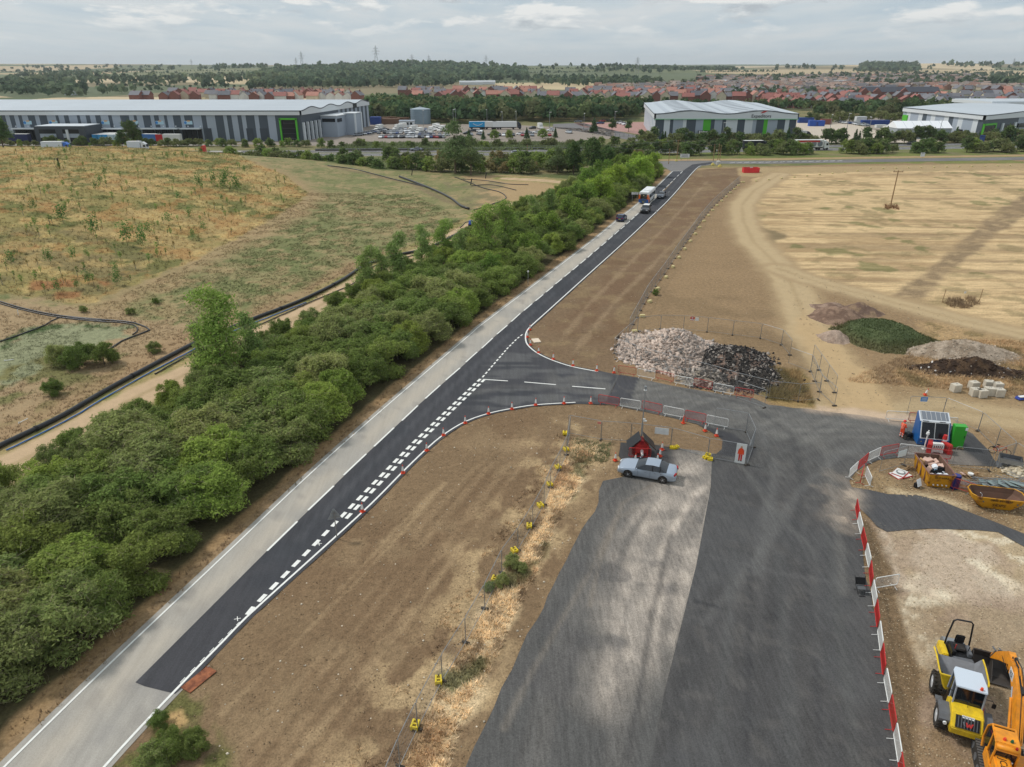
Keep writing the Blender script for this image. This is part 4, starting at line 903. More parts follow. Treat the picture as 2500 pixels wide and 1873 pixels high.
farwood([(1560, 214), (1900, 206), (2120, 198), (2500, 188), (2500, 178), (2000, 184), (1700, 192)], 42, 9, 14, 11, 2.8, 'tree lines among the far grey roofed estates', 35, .7)
farwood([(1780, 242), (2110, 240), (2110, 228), (1780, 230)], 17, 7, 11, 14, 2.5, 'yellowish park trees behind the red roofed houses', 36, .5)
farwood([(2410, 215), (2520, 215), (2520, 202), (2430, 200)], 20, 12, 15, 14, 2.8, 'dark round wood at the right photo edge', 37)
farwood([(0, 180), (1300, 174), (2500, 172), (2500, 161), (0, 161)], 130, 13, 20, 10, 3.2, 'hedgerow trees dotted over the far farmland', 38, .5)
# hedgerow lines between far fields
hl = []
r_ = random.Random(8)
for (a, b) in (((180, 178), (600, 186)), ((0, 176), (420, 172)), ((300, 196), (600, 198)), ((420, 190), (620, 180)), ((430, 175), (620, 174)), ((1290, 180), (1460, 176)), ((1290, 170), (1460, 170)), ((430, 216), (610, 214)), ((350, 222), (520, 222)), ((1700, 178), (1900, 176)), ((2230, 180), (2500, 172)), ((2300, 188), (2500, 184)), ((240, 210), (430, 214)), ((1100, 200), (1290, 207))):
    A = G(*a); B = G(*b); L_ = (B - A).length
    for k in range(int(L_ / 9)):
        q = A.lerp(B, k * 9 / L_); hl.append((q.x + r_.uniform(-2, 2), q.y + r_.uniform(-4, 4), hz(q.x, q.y)))
cloud_stuff('hedgerows', hl, [r_.choice((3.5, 4, 5, 5, 9)) for _ in hl], 9, 3.6, FARC, 'thin dark hedgerows between the far stubble fields', 'hedgerow', 40)

# --- saplings on the hill
def sapling(name, h, tuft, rgb, rgb2, n, seed, tube=True):
    r = np.random.default_rng(seed); root = thing(name, 'x', 'sapling'); HIDE.append(root)
    mb = MB(); mb.cyl((0, 0, -.1), (0, 0, h), .025, .015, 5)
    mb.build('stem', BARK, root, fix=False)
    if tube: MB().cyl((.06, 0, -.1), (.06, 0, h * .55), .05, .05, 6).build('tree_guard', mat('tree_guard_plastic', sl(168, 160, 132), .7), root, fix=False)
    V, F, c = leaf_cloud([(0, 0, h * .85, tuft, tuft, tuft * 1.5), (0, 0, h * .6, tuft * .6, tuft * .6, tuft)], n, .13, rgb, r, rgb2=rgb2, shell=.3, twig=0)
    npmesh('crown', V, F, [LEAF], c, parent=root); return root
saps = [sapling('sapling', 1.9, .30, (70, 82, 50), (96, 104, 62), 60, 1), sapling('sapling', 1.5, .26, (98, 84, 54), (120, 104, 66), 45, 2), sapling('sapling', 2.1, .40, (76, 92, 52), (96, 112, 62), 80, 3, False), sapling('sapling', 1.7, .95, (54, 76, 44), (78, 98, 56), 260, 4, False)]
freeze_kids()
HWP = [(px, py) for px, py in HILLW if True]
rs = random.Random(12); m_ = 0
SN = ('guarded green sapling', 'guarded brownish sapling', 'unguarded thin sapling', 'bushy dark young tree')
while m_ < 270:
    px = rs.uniform(-10, 745); py = 366 + 370 * rs.random() ** 1.5
    if sdist(np.array([float(px)]), np.array([float(py)]), HWP)[0] < 6: continue
    g = G(px, py); i = rs.choices(range(4), (5, 3, 4, 1 if py < 450 else 2))[0]
    z_ = 'upper part' if py < 440 else ('middle' if py < 560 else 'lower part'); sd_ = 'left' if px < 250 else ('centre' if px < 500 else 'right')
    o = plant(saps[i], g, rs.uniform(.55, 1.0), '%s on the %s of the straw coloured hill, %s side' % (SN[i], z_, sd_), SN[i] + 's on the ' + z_ + ' of the hill, ' + sd_, 'sapling'); m_ += 1
for px, py in ((522, 455), (545, 465), (550, 455), (580, 470), (490, 462), (230, 575), (312, 600), (350, 600), (155, 545)):
    g = G(px, py); plant(saps[3], g, rs.uniform(1.3, 1.7), 'large bushy dark young tree, largest ones on the straw coloured hill', 'large young trees on the hill', 'sapling')

# --- low shrubs
for (px, py, i, s, lab) in ((200, 895, 3, .62, 'dark bramble shrub left of the black pipe'), (255, 890, 1, .62, 'dark shrub at the right end of the bramble clump by the pipe'), (150, 890, 2, .5, 'brownish shrub at the left end of the bramble clump'), (378, 860, 5, .3, 'small olive shrub near the pipe end'),
        (130, 965, 3, .38, 'low green shrub by the near pipe'), (420, 1840, 3, .32, 'green shrub at the bottom edge beside the old road'), (478, 1830, 1, .28, 'dark green shrub right of the roadside one at the bottom edge'), (380, 1868, 5, .3, 'olive shrub at the very bottom left of the soil verge'), (392, 1775, 3, .2, 'tiny shrub beside the sandy patch'),
        (1250, 1385, 2, .2, 'grey shrub in the straw strip by the fence'), (1225, 1428, 2, .17, 'dark weed clump below the grey shrub in the straw strip'), (1195, 1440, 5, .14, 'low weed against the fence'), (1275, 1395, 2, .13, 'low weed right of the grey shrub'),
        (1600, 720, 3, .2, 'weed at the foot of the long mesh fence'), (380, 742, 1, .2, 'small dark tussock above the thin hoses'), (205, 762, 5, .2, 'grey tussock above the thin hoses'), (320, 768, 5, .22, 'tussock near the hose bend')):
    g = G(px, py); plant(hedge[i], g, s, lab, None, 'shrub')

# --- grass, weeds and straw as ground cover
def tufts(name, poly, n, h, spread, blades, label, seed, seln=None, bright=1.0, px=True, rgb=None, thick=.035):
    r = np.random.default_rng(seed); P = GL(poly) if px else poly; X = [p[0] for p in P]; Y = [p[1] for p in P]
    x = r.uniform(min(X), max(X), n * 4); y = r.uniform(min(Y), max(Y), n * 4); k = sdist(x, y, P) > 0; x = x[k]; y = y[k]
    if seln: k = seln(x, y, r); x = x[k]; y = y[k]
    x = x[:n]; y = y[:n]; n = len(x)
    if not n: return
    pc = paint_ground(x, y).c[:, :3] if rgb is None else np.tile(sl(*rgb), (n, 1))
    pc = (pc * .85 + pc.mean(1, keepdims=True) * .17) * bright * 1.2 * r.uniform(.7, 1.3, n)[:, None]; k = np.repeat(np.arange(n), blades); N_ = len(k)
    a = r.uniform(0, 6.28, N_); s = r.uniform(0, spread, N_); bx = x[k] + np.cos(a) * s * .5; by = y[k] + np.sin(a) * s * .5; bz = H(bx, by) - .03
    hh = h * r.uniform(.5, 1.2, N_); lean = r.uniform(.2, .9, N_) * hh; w = thick * r.uniform(.6, 1.4, N_)
    base = np.stack([bx, by, bz], 1); sd_ = np.stack([-np.sin(a + .5), np.cos(a + .5), np.zeros(N_)], 1) * w[:, None]
    top = base + np.stack([np.cos(a) * lean, np.sin(a) * lean, hh], 1)
    V = np.stack([base - sd_, base + sd_, top], 1).reshape(-1, 3); c = pc[k] * r.uniform(.8, 1.2, N_)[:, None]
    o = npmesh(name, V, np.arange(N_ * 3).reshape(-1, 3), [GRASSM], np.concatenate([np.repeat(c, 3, 0), np.ones((N_ * 3, 1))], 1)); tag(o, label, 'grass', kind='stuff')
STRAWP = [(1391, 1068), (1383, 1112), (1344, 1192), (1300, 1286), (1264, 1345), (1183, 1488), (1080, 1665), (977, 1873), (930, 1990), (1050, 1990), (1117, 1800), (1154, 1708), (1205, 1620), (1228, 1560), (1262, 1486), (1300, 1420), (1336, 1325), (1364, 1270), (1405, 1200), (1433, 1145), (1461, 1088)]
tufts('dry_grass', STRAWP, 3400, .24, .4, 8, 'bleached dry grass along the fence beside the site road', 1, bright=1.5)
tufts('dry_grass', [(1391, 1050), (1360, 1062), (1150, 1400), (1000, 1600), (820, 1900), (970, 1900), (1180, 1480), (1383, 1112)], 1400, .25, .3, 6, 'thin dry grass on the soil left of the fence', 2, bright=1.5, seln=lambda x, y, r: fbm(x / 2.2, y / 2.2, 3, 5) > .52)
tufts('hill_grass', [(max(-8, a), b) for a, b in HILLW if b > 360] + [(-8, 372)], 9000, .42, .5, 7, 'wild straw and green grass over the planted hill', 3, bright=1.25, thick=.05)
tufts('meadow_grass', [(0, 1090), (0, 740), (240, 745), (480, 640), (740, 470), (1000, 470), (1150, 545), (830, 685), (475, 835), (147, 1010)], 20000, .2, .4, 6, 'short green and straw grass on the mown slope', 4, bright=1.0, seln=lambda x, y, r: fbm(x / 2, y / 2, 3, 52) > .42)
tufts('verge_grass', [(11, 1860), (560, 1330), (1145, 810), (1440, 585), (1420, 580), (1125, 795), (540, 1310), (-60, 1840)], 4200, .22, .3, 6, 'dry verge grass between the old road and the hedge belt', 6, bright=1.0)
tufts('track_grass', [(0, 1130), (475, 880), (700, 760), (880, 670), (940, 640), (880, 712), (640, 838), (475, 925), (0, 1190)], 3000, .2, .3, 6, 'grass on the edges of the pale gravel path', 7, bright=1.0, seln=lambda x, y, r: ldist(x, y, GL(TRACKW)) > 2.3)
tufts('weeds', [(2060, 930), (2440, 960), (2520, 980), (2520, 830), (2300, 830), (2180, 880)], 3200, .35, .5, 7, 'tall dry weeds around the spoil heaps', 8, bright=1.35)
tufts('weeds', [(1850, 900), (1950, 905), (1985, 985), (1880, 975)], 700, .5, .5, 8, 'green and straw weeds inside the fence beside the rubble heap', 9, bright=1.3)
tufts('weeds', [(1400, 1070), (1500, 1085), (1480, 1130), (1390, 1120)], 300, .2, .4, 8, 'green weeds in the fence corner', 10, rgb=(128, 128, 88))
tufts('reeds', [(880, 352), (1400, 350), (1500, 364), (1200, 368), (780, 368)], 1200, 1.3, 2.5, 10, 'reedy green strip between car park and motorway', 11, rgb=(112, 124, 80), thick=.35)
def stones(name, poly, n, smin, smax, rgb, label, seed, seln=None, cat='stones', z=0.0):
    r = np.random.default_rng(seed); P = GL(poly); X = [p[0] for p in P]; Y = [p[1] for p in P]
    x = r.uniform(min(X), max(X), n * 4); y = r.uniform(min(Y), max(Y), n * 4); k = sdist(x, y, P) > 0; x = x[k]; y = y[k]
    if seln: k = seln(x, y, r); x = x[k]; y = y[k]
    x = x[:n]; y = y[:n]; n = len(x); s = smin * (smax / smin) ** (r.uniform(0, 1, n) ** 2.2)
    base = np.array([(1, 0, 0), (0, 1, 0), (-1, 0, 0), (0, -1, 0), (0, 0, .75), (0, 0, -.5)]); fc = np.array([(0, 1, 4), (1, 2, 4), (2, 3, 4), (3, 0, 4), (1, 0, 5), (2, 1, 5), (3, 2, 5), (0, 3, 5)])
    V = base[None] * s[:, None, None] * r.uniform(.6, 1.3, (n, 6, 3)); a = r.uniform(0, 6.28, n)[:, None]; vx = V[..., 0] * np.cos(a) - V[..., 1] * np.sin(a); vy = V[..., 0] * np.sin(a) + V[..., 1] * np.cos(a)
    V = np.stack([vx + x[:, None], vy + y[:, None], V[..., 2] + (H(x, y) + z)[:, None]], 2).reshape(-1, 3); F = (fc[None] + (np.arange(n) * 6)[:, None, None]).reshape(-1, 3)
    c = np.array(sl(*rgb)) * r.uniform(.6, 1.25, n)[:, None]; o = npmesh(name, V, F, [MATS.get('stone_stuff') or stone_m], np.concatenate([np.repeat(c, 6, 0), np.full((n * 6, 1), .4)], 1)); tag(o, label, cat, kind='stuff'); return o
stone_m = ground_mat('stone_stuff', .6, 14, 3, .2)
VLOW = [(1405, 985), (1560, 1005), (1701, 1040), (1515, 1081), (1515, 1114), (1472, 1175), (1365, 1400), (1137, 1873), (330, 1860), (620, 1500), (885, 1260), (1083, 1072), (1193, 1018), (1308, 996)]
stones('soil_clods', VLOW, 15000, .015, .055, (146, 124, 98), 'loose soil clods over the lower verge', 1, cat='soil clods')
stones('pebbles', VLOW, 260, .035, .11, (214, 202, 182), 'pale flint stones scattered over the lower verge', 2)
stones('soil_clods', [(1460, 912), (1300, 850), (1300, 800), (1540, 590), (1700, 420), (1790, 440), (1600, 690), (1536, 812), (1505, 875)], 6000, .015, .06, (138, 116, 92), 'loose soil clods over the upper verge', 3, cat='soil clods')
stones('pebbles', [(2110, 1262), (2240, 1300), (2500, 1320), (2500, 1873), (2210, 1873), (2150, 1480)], 3500, .02, .07, (192, 174, 146), 'small stones over the bare yard', 4)
stones('pebbles', [(2075, 1180), (2200, 1120), (2420, 1140), (2500, 1180), (2500, 1300), (2300, 1225), (2100, 1195)], 2200, .03, .12, (178, 158, 128), 'rubble bits on the waste corner', 5)
stones('pebbles', [(1890, 645), (2400, 790), (2500, 1000), (2050, 990), (1960, 800)], 1500, .04, .13, (176, 158, 130), 'stones along the dirt tracks', 6)
# ================================================================== site objects
M_ = {}
def pm(name, rgb, rough=.5, **k): return mat(name, sl(*rgb), rough, **k)
galv = pm('galvanised_steel', (150, 153, 155), .45, metal=.55, var=.2, vs=2)
whitep = pm('white_paint', (222, 222, 218), .45, var=.12, vs=2.5)
redp = pm('red_paint', (186, 44, 44), .5, var=.22, vs=2)
dkred = pm('faded_red_paint', (176, 70, 58), .6, var=.25, vs=2)
orange = pm('cone_orange', (216, 72, 40), .5, var=.12, vs=4)
black = pm('black_plastic', (28, 28, 30), .5); dark = pm('dark_rubber', (34, 34, 36), .85, var=.3, vs=6, coord='obj')
yellow = pm('yellow_plastic', (222, 196, 40), .5, var=.15, vs=5)
glass = pm('dark_glass', (24, 30, 36), .08, spec=.8); rubber = pm('tyre_rubber', (38, 37, 36), .9, var=.3, vs=9, coord='obj', bump=.3, bs=30)
chrome = pm('bright_metal', (190, 192, 196), .25, metal=.8); lampw = pm('lamp_lens', (225, 228, 230), .15); lampr = pm('red_lens', (150, 20, 24), .2)
concrete = pm('pale_concrete', (196, 188, 172), .9, var=.22, vs=1.4, bump=.3, bs=12)
wood = pm('timber', (150, 122, 88), .85, var=.3, vs=3)

def angz(a, b): return math.atan2(b.y - a.y, b.x - a.x)
# --- crowd barriers
def make_barrier(col, colname):
    root = thing('crowd_barrier', 'x', 'barrier'); HIDE.append(root); w, h = 1.12, 1.05
    f = MB(); r = .03; pts = []
    for cx, cz, a0 in ((w - .12, h - .12, 0), (-w + .12, h - .12, 90), (-w + .12, .32, 180), (w - .12, .32, 270)):
        for k in range(4): a = R(a0 + k * 30); pts.append((cx + .12 * math.cos(a), 0, cz + .12 * math.sin(a)))
    f.tube(pts + [pts[0]], r, 6); f.build('frame', col, root, fix=False)
    b = MB()
    for k in range(19): x = -w + .1 + k * (2 * w - .2) / 18; b.cyl((x, 0, .2), (x, 0, h), .0115, n=4, cap=False)
    b.build('bars', col, root, fix=False)
    for s in (-1, 1):
        m = MB(); m.tube([(s * (w - .28), -.34, .02), (s * (w - .28), -.05, .1), (s * (w - .28), 0, .22), (s * (w - .28), .05, .1), (s * (w - .28), .34, .02)], .02, 5); m.build('foot', col, root, fix=False)
    return root
bw, br, bf = make_barrier(whitep, 'white'), make_barrier(redp, 'red'), make_barrier(dkred, 'faded red'); freeze_kids()
def barrier(kind, a, b, label, group=None, z=.03):
    A, B = G(*a), G(*b); c = (A + B) / 2; L = max(.8, min(1.12, (B - A).length / 2.28))
    return dup({'w': bw, 'r': br, 'f': bf}[kind], (c.x, c.y, hz(c.x, c.y) + z), angz(A, B), label, group, (L, 1, 1))
CN = {'w': 'white', 'r': 'red', 'f': 'faded red'}
def brow(seq, where, group):
    cnt = {}
    tot = {k: sum(1 for s in seq if CN[s[0]] == k) for k in set(CN[s[0]] for s in seq)}
    for s in seq:
        c = CN[s[0]]; n = cnt.get(c, 0); cnt[c] = n + 1
        barrier(s[0], s[1], s[2], ('%s metal crowd barrier, %s such %s' % (c, ORD[n], where)) if tot[c] > 1 else '%s metal crowd barrier, the only one %s' % (c, where), group)
brow([('f', (1508, 913), (1552, 920)), ('w', (1555, 921), (1598, 929)), ('f', (1600, 926), (1644, 936)), ('w', (1645, 938), (1691, 947)), ('f', (1692, 945), (1738, 955)), ('w', (1740, 957), (1790, 967)), ('r', (1792, 968), (1838, 976))], 'from the left below the rubble heap', 'barriers below the rubble heap')
brow([('r', (1460, 986), (1511, 995)), ('w', (1513, 995), (1563, 1003)), ('r', (1566, 1001), (1615, 1012)), ('w', (1618, 1014), (1668, 1024)), ('r', (1671, 1025), (1722, 1036)), ('w', (1723, 1037), (1776, 1048))], 'from the left above the trailer', 'barriers above the camera trailer')
brow([('w', (2071, 1171), (2090, 1153)), ('r', (2092, 1152), (2116, 1131)), ('w', (2117, 1131), (2145, 1118)), ('r', (2147, 1117), (2190, 1109)), ('w', (2191, 1109), (2253, 1116)), ('r', (2255, 1120), (2319, 1127))], 'from the left before the blue cabin', 'barriers in front of the blue cabin')
brow([('w', (2160, 1027), (2217, 1030)), ('f', (2218, 1031), (2262, 1035)), ('w', (2280, 1040), (2333, 1045))], 'from the left behind the blue cabin', 'barriers behind the blue cabin')
brow([('r', (2087, 1246), (2092, 1276)), ('w', (2092, 1278), (2100, 1311)), ('r', (2101, 1316), (2109, 1351)), ('w', (2111, 1356), (2119, 1392)), ('r', (2120, 1398), (2124, 1440)), ('w', (2126, 1447), (2133, 1488)), ('r', (2134, 1494), (2139, 1540)), ('w', (2141, 1549), (2147, 1597)), ('r', (2148, 1603), (2153, 1656)), ('w', (2156, 1665), (2167, 1725)), ('r', (2168, 1730), (2178, 1795)), ('w', (2180, 1803), (2190, 1868)), ('r', (2191, 1874), (2200, 1945))], 'from the top of the right row', 'barriers along the right edge of the site road')
barrier('w', (2136, 1442), (2184, 1434), 'white crowd barrier turned square to the right kerb row beside the folding chair')
barrier('r', (2098, 1186), (2105, 1160), 'red crowd barrier seen end on, inside the left end of the cabin arc')
barrier('w', (2122, 1191), (2111, 1166), 'white crowd barrier seen end on at the corner of the asphalt spur')
barrier('f', (2328, 1196), (2372, 1210), 'faded red crowd barrier between the two yellow skips')
barrier('r', (1534, 1119), (1588, 1122), 'red crowd barrier right in front of the camera trailer')
# --- cones
def make_cone(sleeve=True):
    root = thing('traffic_cone', 'x', 'traffic cone'); HIDE.append(root)
    b = MB(); b.box((0, 0, .025), (.42, .42, .05)); b.box((0, 0, .06), (.3, .3, .04), taper=.9); b.build('base', orange, root)
    c = MB()
    rr_ = lambda z: .15 - .115 * (z - .09) / .86
    c.cyl((0, 0, .09), (0, 0, .95), rr_(.09), rr_(.95), 12)
    c.build('cone', orange, root, smooth=False)
    if sleeve: MB().cyl((0, 0, .30), (0, 0, .80), rr_(.30) + .005, rr_(.80) + .005, 12, False).build('reflective_sleeve', whitep, root, fix=False)
    return root
cs, cp = make_cone(), make_cone(False); freeze_kids()
def cone(p, lab, grp=None, src=None):
    g = G(*p); return dup(src or cs, (g.x, g.y, g.z + .035), random.random(), lab, grp, .86)
for k, p in enumerate(((885, 1250), (984, 1156), (1042, 1101), (1083, 1064), (1136, 1034), (1193, 1011), (1250, 1000), (1308, 990), (1377, 986), (1442, 986))):
    cone(p, 'orange and white traffic cone, %s from the left along the lower junction kerb' % ORD[k], 'cones on the lower kerb of the junction')
for k, p in enumerate(((1294, 806), (1288, 824), (1295, 843), (1315, 862), (1351, 878), (1399, 894), (1457, 906), (1499, 911))):
    cone(p, 'orange and white traffic cone, %s from the top along the upper junction kerb' % ORD[k], 'cones on the upper kerb of the junction')
cone((1668, 1034), 'all orange cone between the last barriers above the camera trailer', None, cp)
for p, l in (((1721, 1053), 'striped cone below the last white barrier above the camera trailer'), ((1749, 1065), 'striped cone at the tip of the soil island, right of another cone'), ((1616, 1099), 'striped cone at the back right of the camera trailer'), ((1611, 1115), 'striped cone midway right of the camera trailer'),
             ((1605, 1128), 'striped cone just behind the silver car roof'), ((1551, 1128), 'striped cone before the barrier of the camera trailer'), ((1502, 1125), 'striped cone standing alone left of the camera trailer')): cone(p, l, 'cones around the camera trailer')
o = cone((2258, 965), 'leaning red cone on the dirt above the blue cabin'); o.rotation_euler = (R(10), R(8), 0)
# --- mesh fence panels
def make_panel(rec=False):
    root = thing('mesh_fence', 'x', 'fence'); HIDE.append(root); w, h = 1.73, 2.0
    f = MB(); f.tube([(-w, 0, 0), (-w, 0, h - .1), (-w + .1, 0, h), (w - .1, 0, h), (w, 0, h - .1), (w, 0, 0)], .023, 5); f.cyl((-w, 0, .12), (w, 0, .12), .02, n=5); f.build('frame', galv, root, fix=False)
    b = MB(); t = .0028
    for k in range(29): x = -w + (k + 1) * 2 * w / 30; b.cyl((x, 0, .12), (x, 0, h), t, n=3, cap=False)
    for z in (.4, .75, 1.1, 1.45, 1.8): b.cyl((-w, .004, z), (w, .004, z), t, n=3, cap=False)
    b.build('mesh', galv, root, fix=False)
    return root
fp = make_panel()
MB().box((1.73, 0, .05), (.18, .5, .1)).build('foot', pm('fence_foot_brown', (74, 66, 58), .9), fp, bevel=.02)
yf = thing('ballast_block', 'x', 'ballast block'); HIDE.append(yf)
m = MB()
for s in (-1, 1): m.box((s * .17, 0, .16), (.12, .62, .32))
for s in (-1, 0, 1): m.box((0, s * .25, .2), (.24, .1, .2))
m.build('body', yellow, yf, bevel=.015)
MB().cyl((0, .25, .28), (0, .25, .34), .05, .05, 8).build('cap', black, yf)
freeze_kids()
def panel(A, B, lab, grp, z=.03, foot=True):
    c = (A + B) / 2; L = (B - A).length / 3.5
    dup(fp, (c.x, c.y, hz(c.x, c.y) + z), angz(A, B), lab, grp, (L, 1, 1))
def fline(pts, where, px=True, foot=True, step=3.5, same=False):
    P = GL(pts) if px else pts
    segs = []
    for a, b in zip(P, P[1:]):
        n = max(1, round((b - a).length / step)); segs += [(a.lerp(b, k / n), a.lerp(b, (k + 1) / n)) for k in range(n)]
    for k, (a, b) in enumerate(segs):
        lab = ('grey mesh fence panel, one of the long run ' + where) if same else 'grey mesh fence panel, %s one %s' % (ORD[k], where)
        panel(a, b, lab, where if not same else 'along the ' + where.split(' the ')[-1], foot=foot)
fline([(1391, 1062), (1383, 1112), (1366, 1150), (1344, 1192), (1328, 1234), (1300, 1286), (1264, 1345), (1225, 1400), (1183, 1488), (1137, 1571), (1080, 1665), (1020, 1782), (977, 1873), (930, 1990)], 'from the top of the straw strip fence')
fline(FENCE_N[::-1], 'beside the upper verge soil', same=True)
fline([(1499, 863), (1527, 836), (1556, 810)], 'at the left end of the rubble heap')
fline([(1556, 810), (1612, 805), (1668, 806), (1726, 811), (1788, 819), (1856, 827), (1907, 843), (1928, 868)], 'from the left behind the rubble heap')
fline([(1499, 863), (1551, 882), (1608, 900), (1670, 917), (1731, 932), (1795, 952), (1872, 972)], 'from the left before the rubble heap')
fline([(1795, 972), (1866, 997)], 'swung open over the asphalt below the rubble')
fline([(1876, 973), (1948, 981), (1998, 977)], 'from the left before the weedy patch')
fline([(1924, 888), (1978, 908), (2000, 958), (2037, 992)], 'from the top right of the weedy patch')
fline([(1982, 880), (2037, 960)], 'leaning outside the right of the weedy patch')
fline([(1386, 1060), (1467, 1075), (1539, 1080), (1637, 1092), (1727, 1119), (1821, 1136)], 'from the left around the camera trailer')
fline([(1742, 1042), (1821, 1055)], 'standing behind the picture sign on asphalt'); fline([(1821, 1055), (1838, 1094), (1823, 1136)], 'from the back right of the picture sign')
fline([(2213, 1012), (2300, 1016), (2387, 1053), (2429, 1093), (2466, 1128)], 'from the left behind the blue cabin')
fline([(2322, 1140), (2414, 1150)], 'right of the open rubbish skip'); fline([(2421, 1147), (2468, 1130)], 'beside the red bicycle')
fline([(2146, 1154), (2206, 1137), (2262, 1146)], 'from the left behind the folded signs'); fline([(2468, 1130), (2520, 1165)], 'at the right photo edge by the bicycle')
for k, p in enumerate(((1379, 1061), (1382, 1100), (1362, 1144), (1342, 1186), (1319, 1237), (1292, 1288), (1256, 1348), (1208, 1418), (1071, 1665), (1014, 1775))):
    g = G(*p); dup(yf, (g.x, g.y, .02), random.uniform(-.3, .5), 'yellow plastic ballast block, %s from the top of the straw strip fence' % ORD[k], 'yellow blocks on the straw strip fence', .88)
for p, l in (((1641, 1096), 'yellow ballast block left of the joint below the blank sign'), ((1651, 1095), 'yellow ballast block right of the joint below the blank sign'), ((1722, 1120), 'yellow ballast block left of the joint near the picture sign'), ((1733, 1124), 'yellow ballast block right of the joint near the picture sign'), ((1728, 1114), 'rear yellow ballast block at the joint near the picture sign')):
    g = G(*p); dup(yf, (g.x, g.y, .04), random.uniform(0, 3), l, 'yellow blocks by the camera trailer fence', .75)
pale = thing('ballast_block', 'x', 'ballast block'); HIDE.append(pale); MB().box((0, 0, .18), (.7, .45, .36)).build('body', pm('faded_yellow', (206, 192, 140), .8), pale, bevel=.03); freeze_kids()
fn = resample(GL(FENCE_N), 7.0, False)
for k, g in enumerate(fn): dup(pale, (g.x + .7, g.y, 0), random.random(), 'faded ballast block at the foot of the fence beside the upper verge', 'faded blocks along the upper fence')
for k in range(22):
    px = 1815 + k * 31; py = 446 - k * .7 - (26 if k > 9 else k * 2.4); g = G(px, py)
    dup(pale, (g.x, g.y, 0), random.random(), 'small pale block in the row across the top of the stubble field', 'pale blocks along the top of the field')
# --- signs on fences
def board(name, lab, cat, A, B, f0, f1, z0, z1, m, off=-.06):
    """flat board hung on a fence between ground points A and B"""
    d = (B - A); ang = angz(A, B); a = A.lerp(B, f0); b = A.lerp(B, f1); root = thing(name, lab, cat, (a + b) / 2, ang)
    w = (b - a).length; MB().box((0, off, (z0 + z1) / 2), (w, .02, z1 - z0)).build('board', m, root); return root, w
bluep = pm('blue_sign', (40, 130, 200), .5)
t_, w_ = board('sign_board', 'tall white board with a picture of an orange clad worker', 'sign', G(1727, 1119), G(1821, 1136), .70, .96, .12, 2.05, whitep)
hv = pm('hi_vis_orange', (236, 82, 42), .6); skin = pm('skin', (198, 142, 112), .6)
def flat(mb, pts, y=-.075): mb.prism(pts, y, y - .006)
f = MB(); flat(f, [(-.16, 1.0), (.16, 1.0), (.22, 1.45), (.12, 1.62), (-.12, 1.62), (-.22, 1.45)]); flat(f, [(-.27, 1.02), (-.18, 1.02), (-.18, 1.5), (-.24, 1.42)]); flat(f, [(.27, 1.02), (.18, 1.02), (.18, 1.5), (.24, 1.42)]); f.build('printed_jacket', hv, t_)
f = MB(); flat(f, [(-.15, .42), (-.03, .42), (-.01, .99), (-.16, .99)]); flat(f, [(.15, .42), (.03, .42), (.01, .99), (.16, .99)]); f.build('printed_trousers', pm('printed_red', (206, 56, 48), .6), t_)
f = MB(); flat(f, [(-.07, 1.63), (.07, 1.63), (.08, 1.78), (0, 1.84), (-.08, 1.78)]); f.build('printed_head', skin, t_); f = MB(); flat(f, [(-.16, .34), (-.03, .34), (-.03, .41), (-.15, .41)]); flat(f, [(.16, .34), (.03, .34), (.03, .41), (.15, .41)]); f.build('printed_boots', black, t_)
board('sign_board', 'blank white rectangular sign hung on the fence behind the camera trailer', 'sign', G(1539, 1080), G(1637, 1092), .58, .92, 1.25, 1.9, whitep)
r_b, w_b = board('sign_board', 'small blue notice with white lines on the fence behind the cabin', 'sign', G(2213, 1012), G(2300, 1016), .28, .47, 1.5, 2.0, bluep)
f = MB()
for z in (1.9, 1.82, 1.74, 1.66): f.box((0, -.075, z), (w_b * .8, .006, .03))
f.box((0, -.075, 1.54), (w_b, .006, .06)); f.build('white_lines', whitep, r_b)
r_b, w_b = board('sign_board', 'small red and white notice on the fence behind the rubble', 'sign', G(1668, 806), G(1726, 811), .25, .42, 1.45, 1.95, redp)
f = MB(); f.box((0, -.075, 1.55), (w_b, .006, .12)); f.box((0, -.075, 1.8), (w_b * .4, .006, .12)); f.build('white_marks', whitep, r_b)
board('sign_board', 'small white notice beside the red notice behind the rubble', 'sign', G(1668, 806), G(1726, 811), .46, .60, 1.45, 1.9, whitep)
board('sign_board', 'small dark notice on the left end fence of the rubble heap', 'sign', G(1499, 863), G(1527, 836), .1, .35, 1.5, 1.95, black)
board('sign_board', 'pale tilted notice on the fence behind the folded signs', 'sign', G(2146, 1154), G(2206, 1137), .62, .95, 1.1, 1.7, pm('pale_board', (206, 216, 216), .5))
board('sign_board', 'tiny pink notice on the fence left of the camera trailer', 'sign', G(1386, 1060), G(1467, 1075), .88, .98, 1.7, 1.9, pm('pink_board', (205, 120, 110), .6))

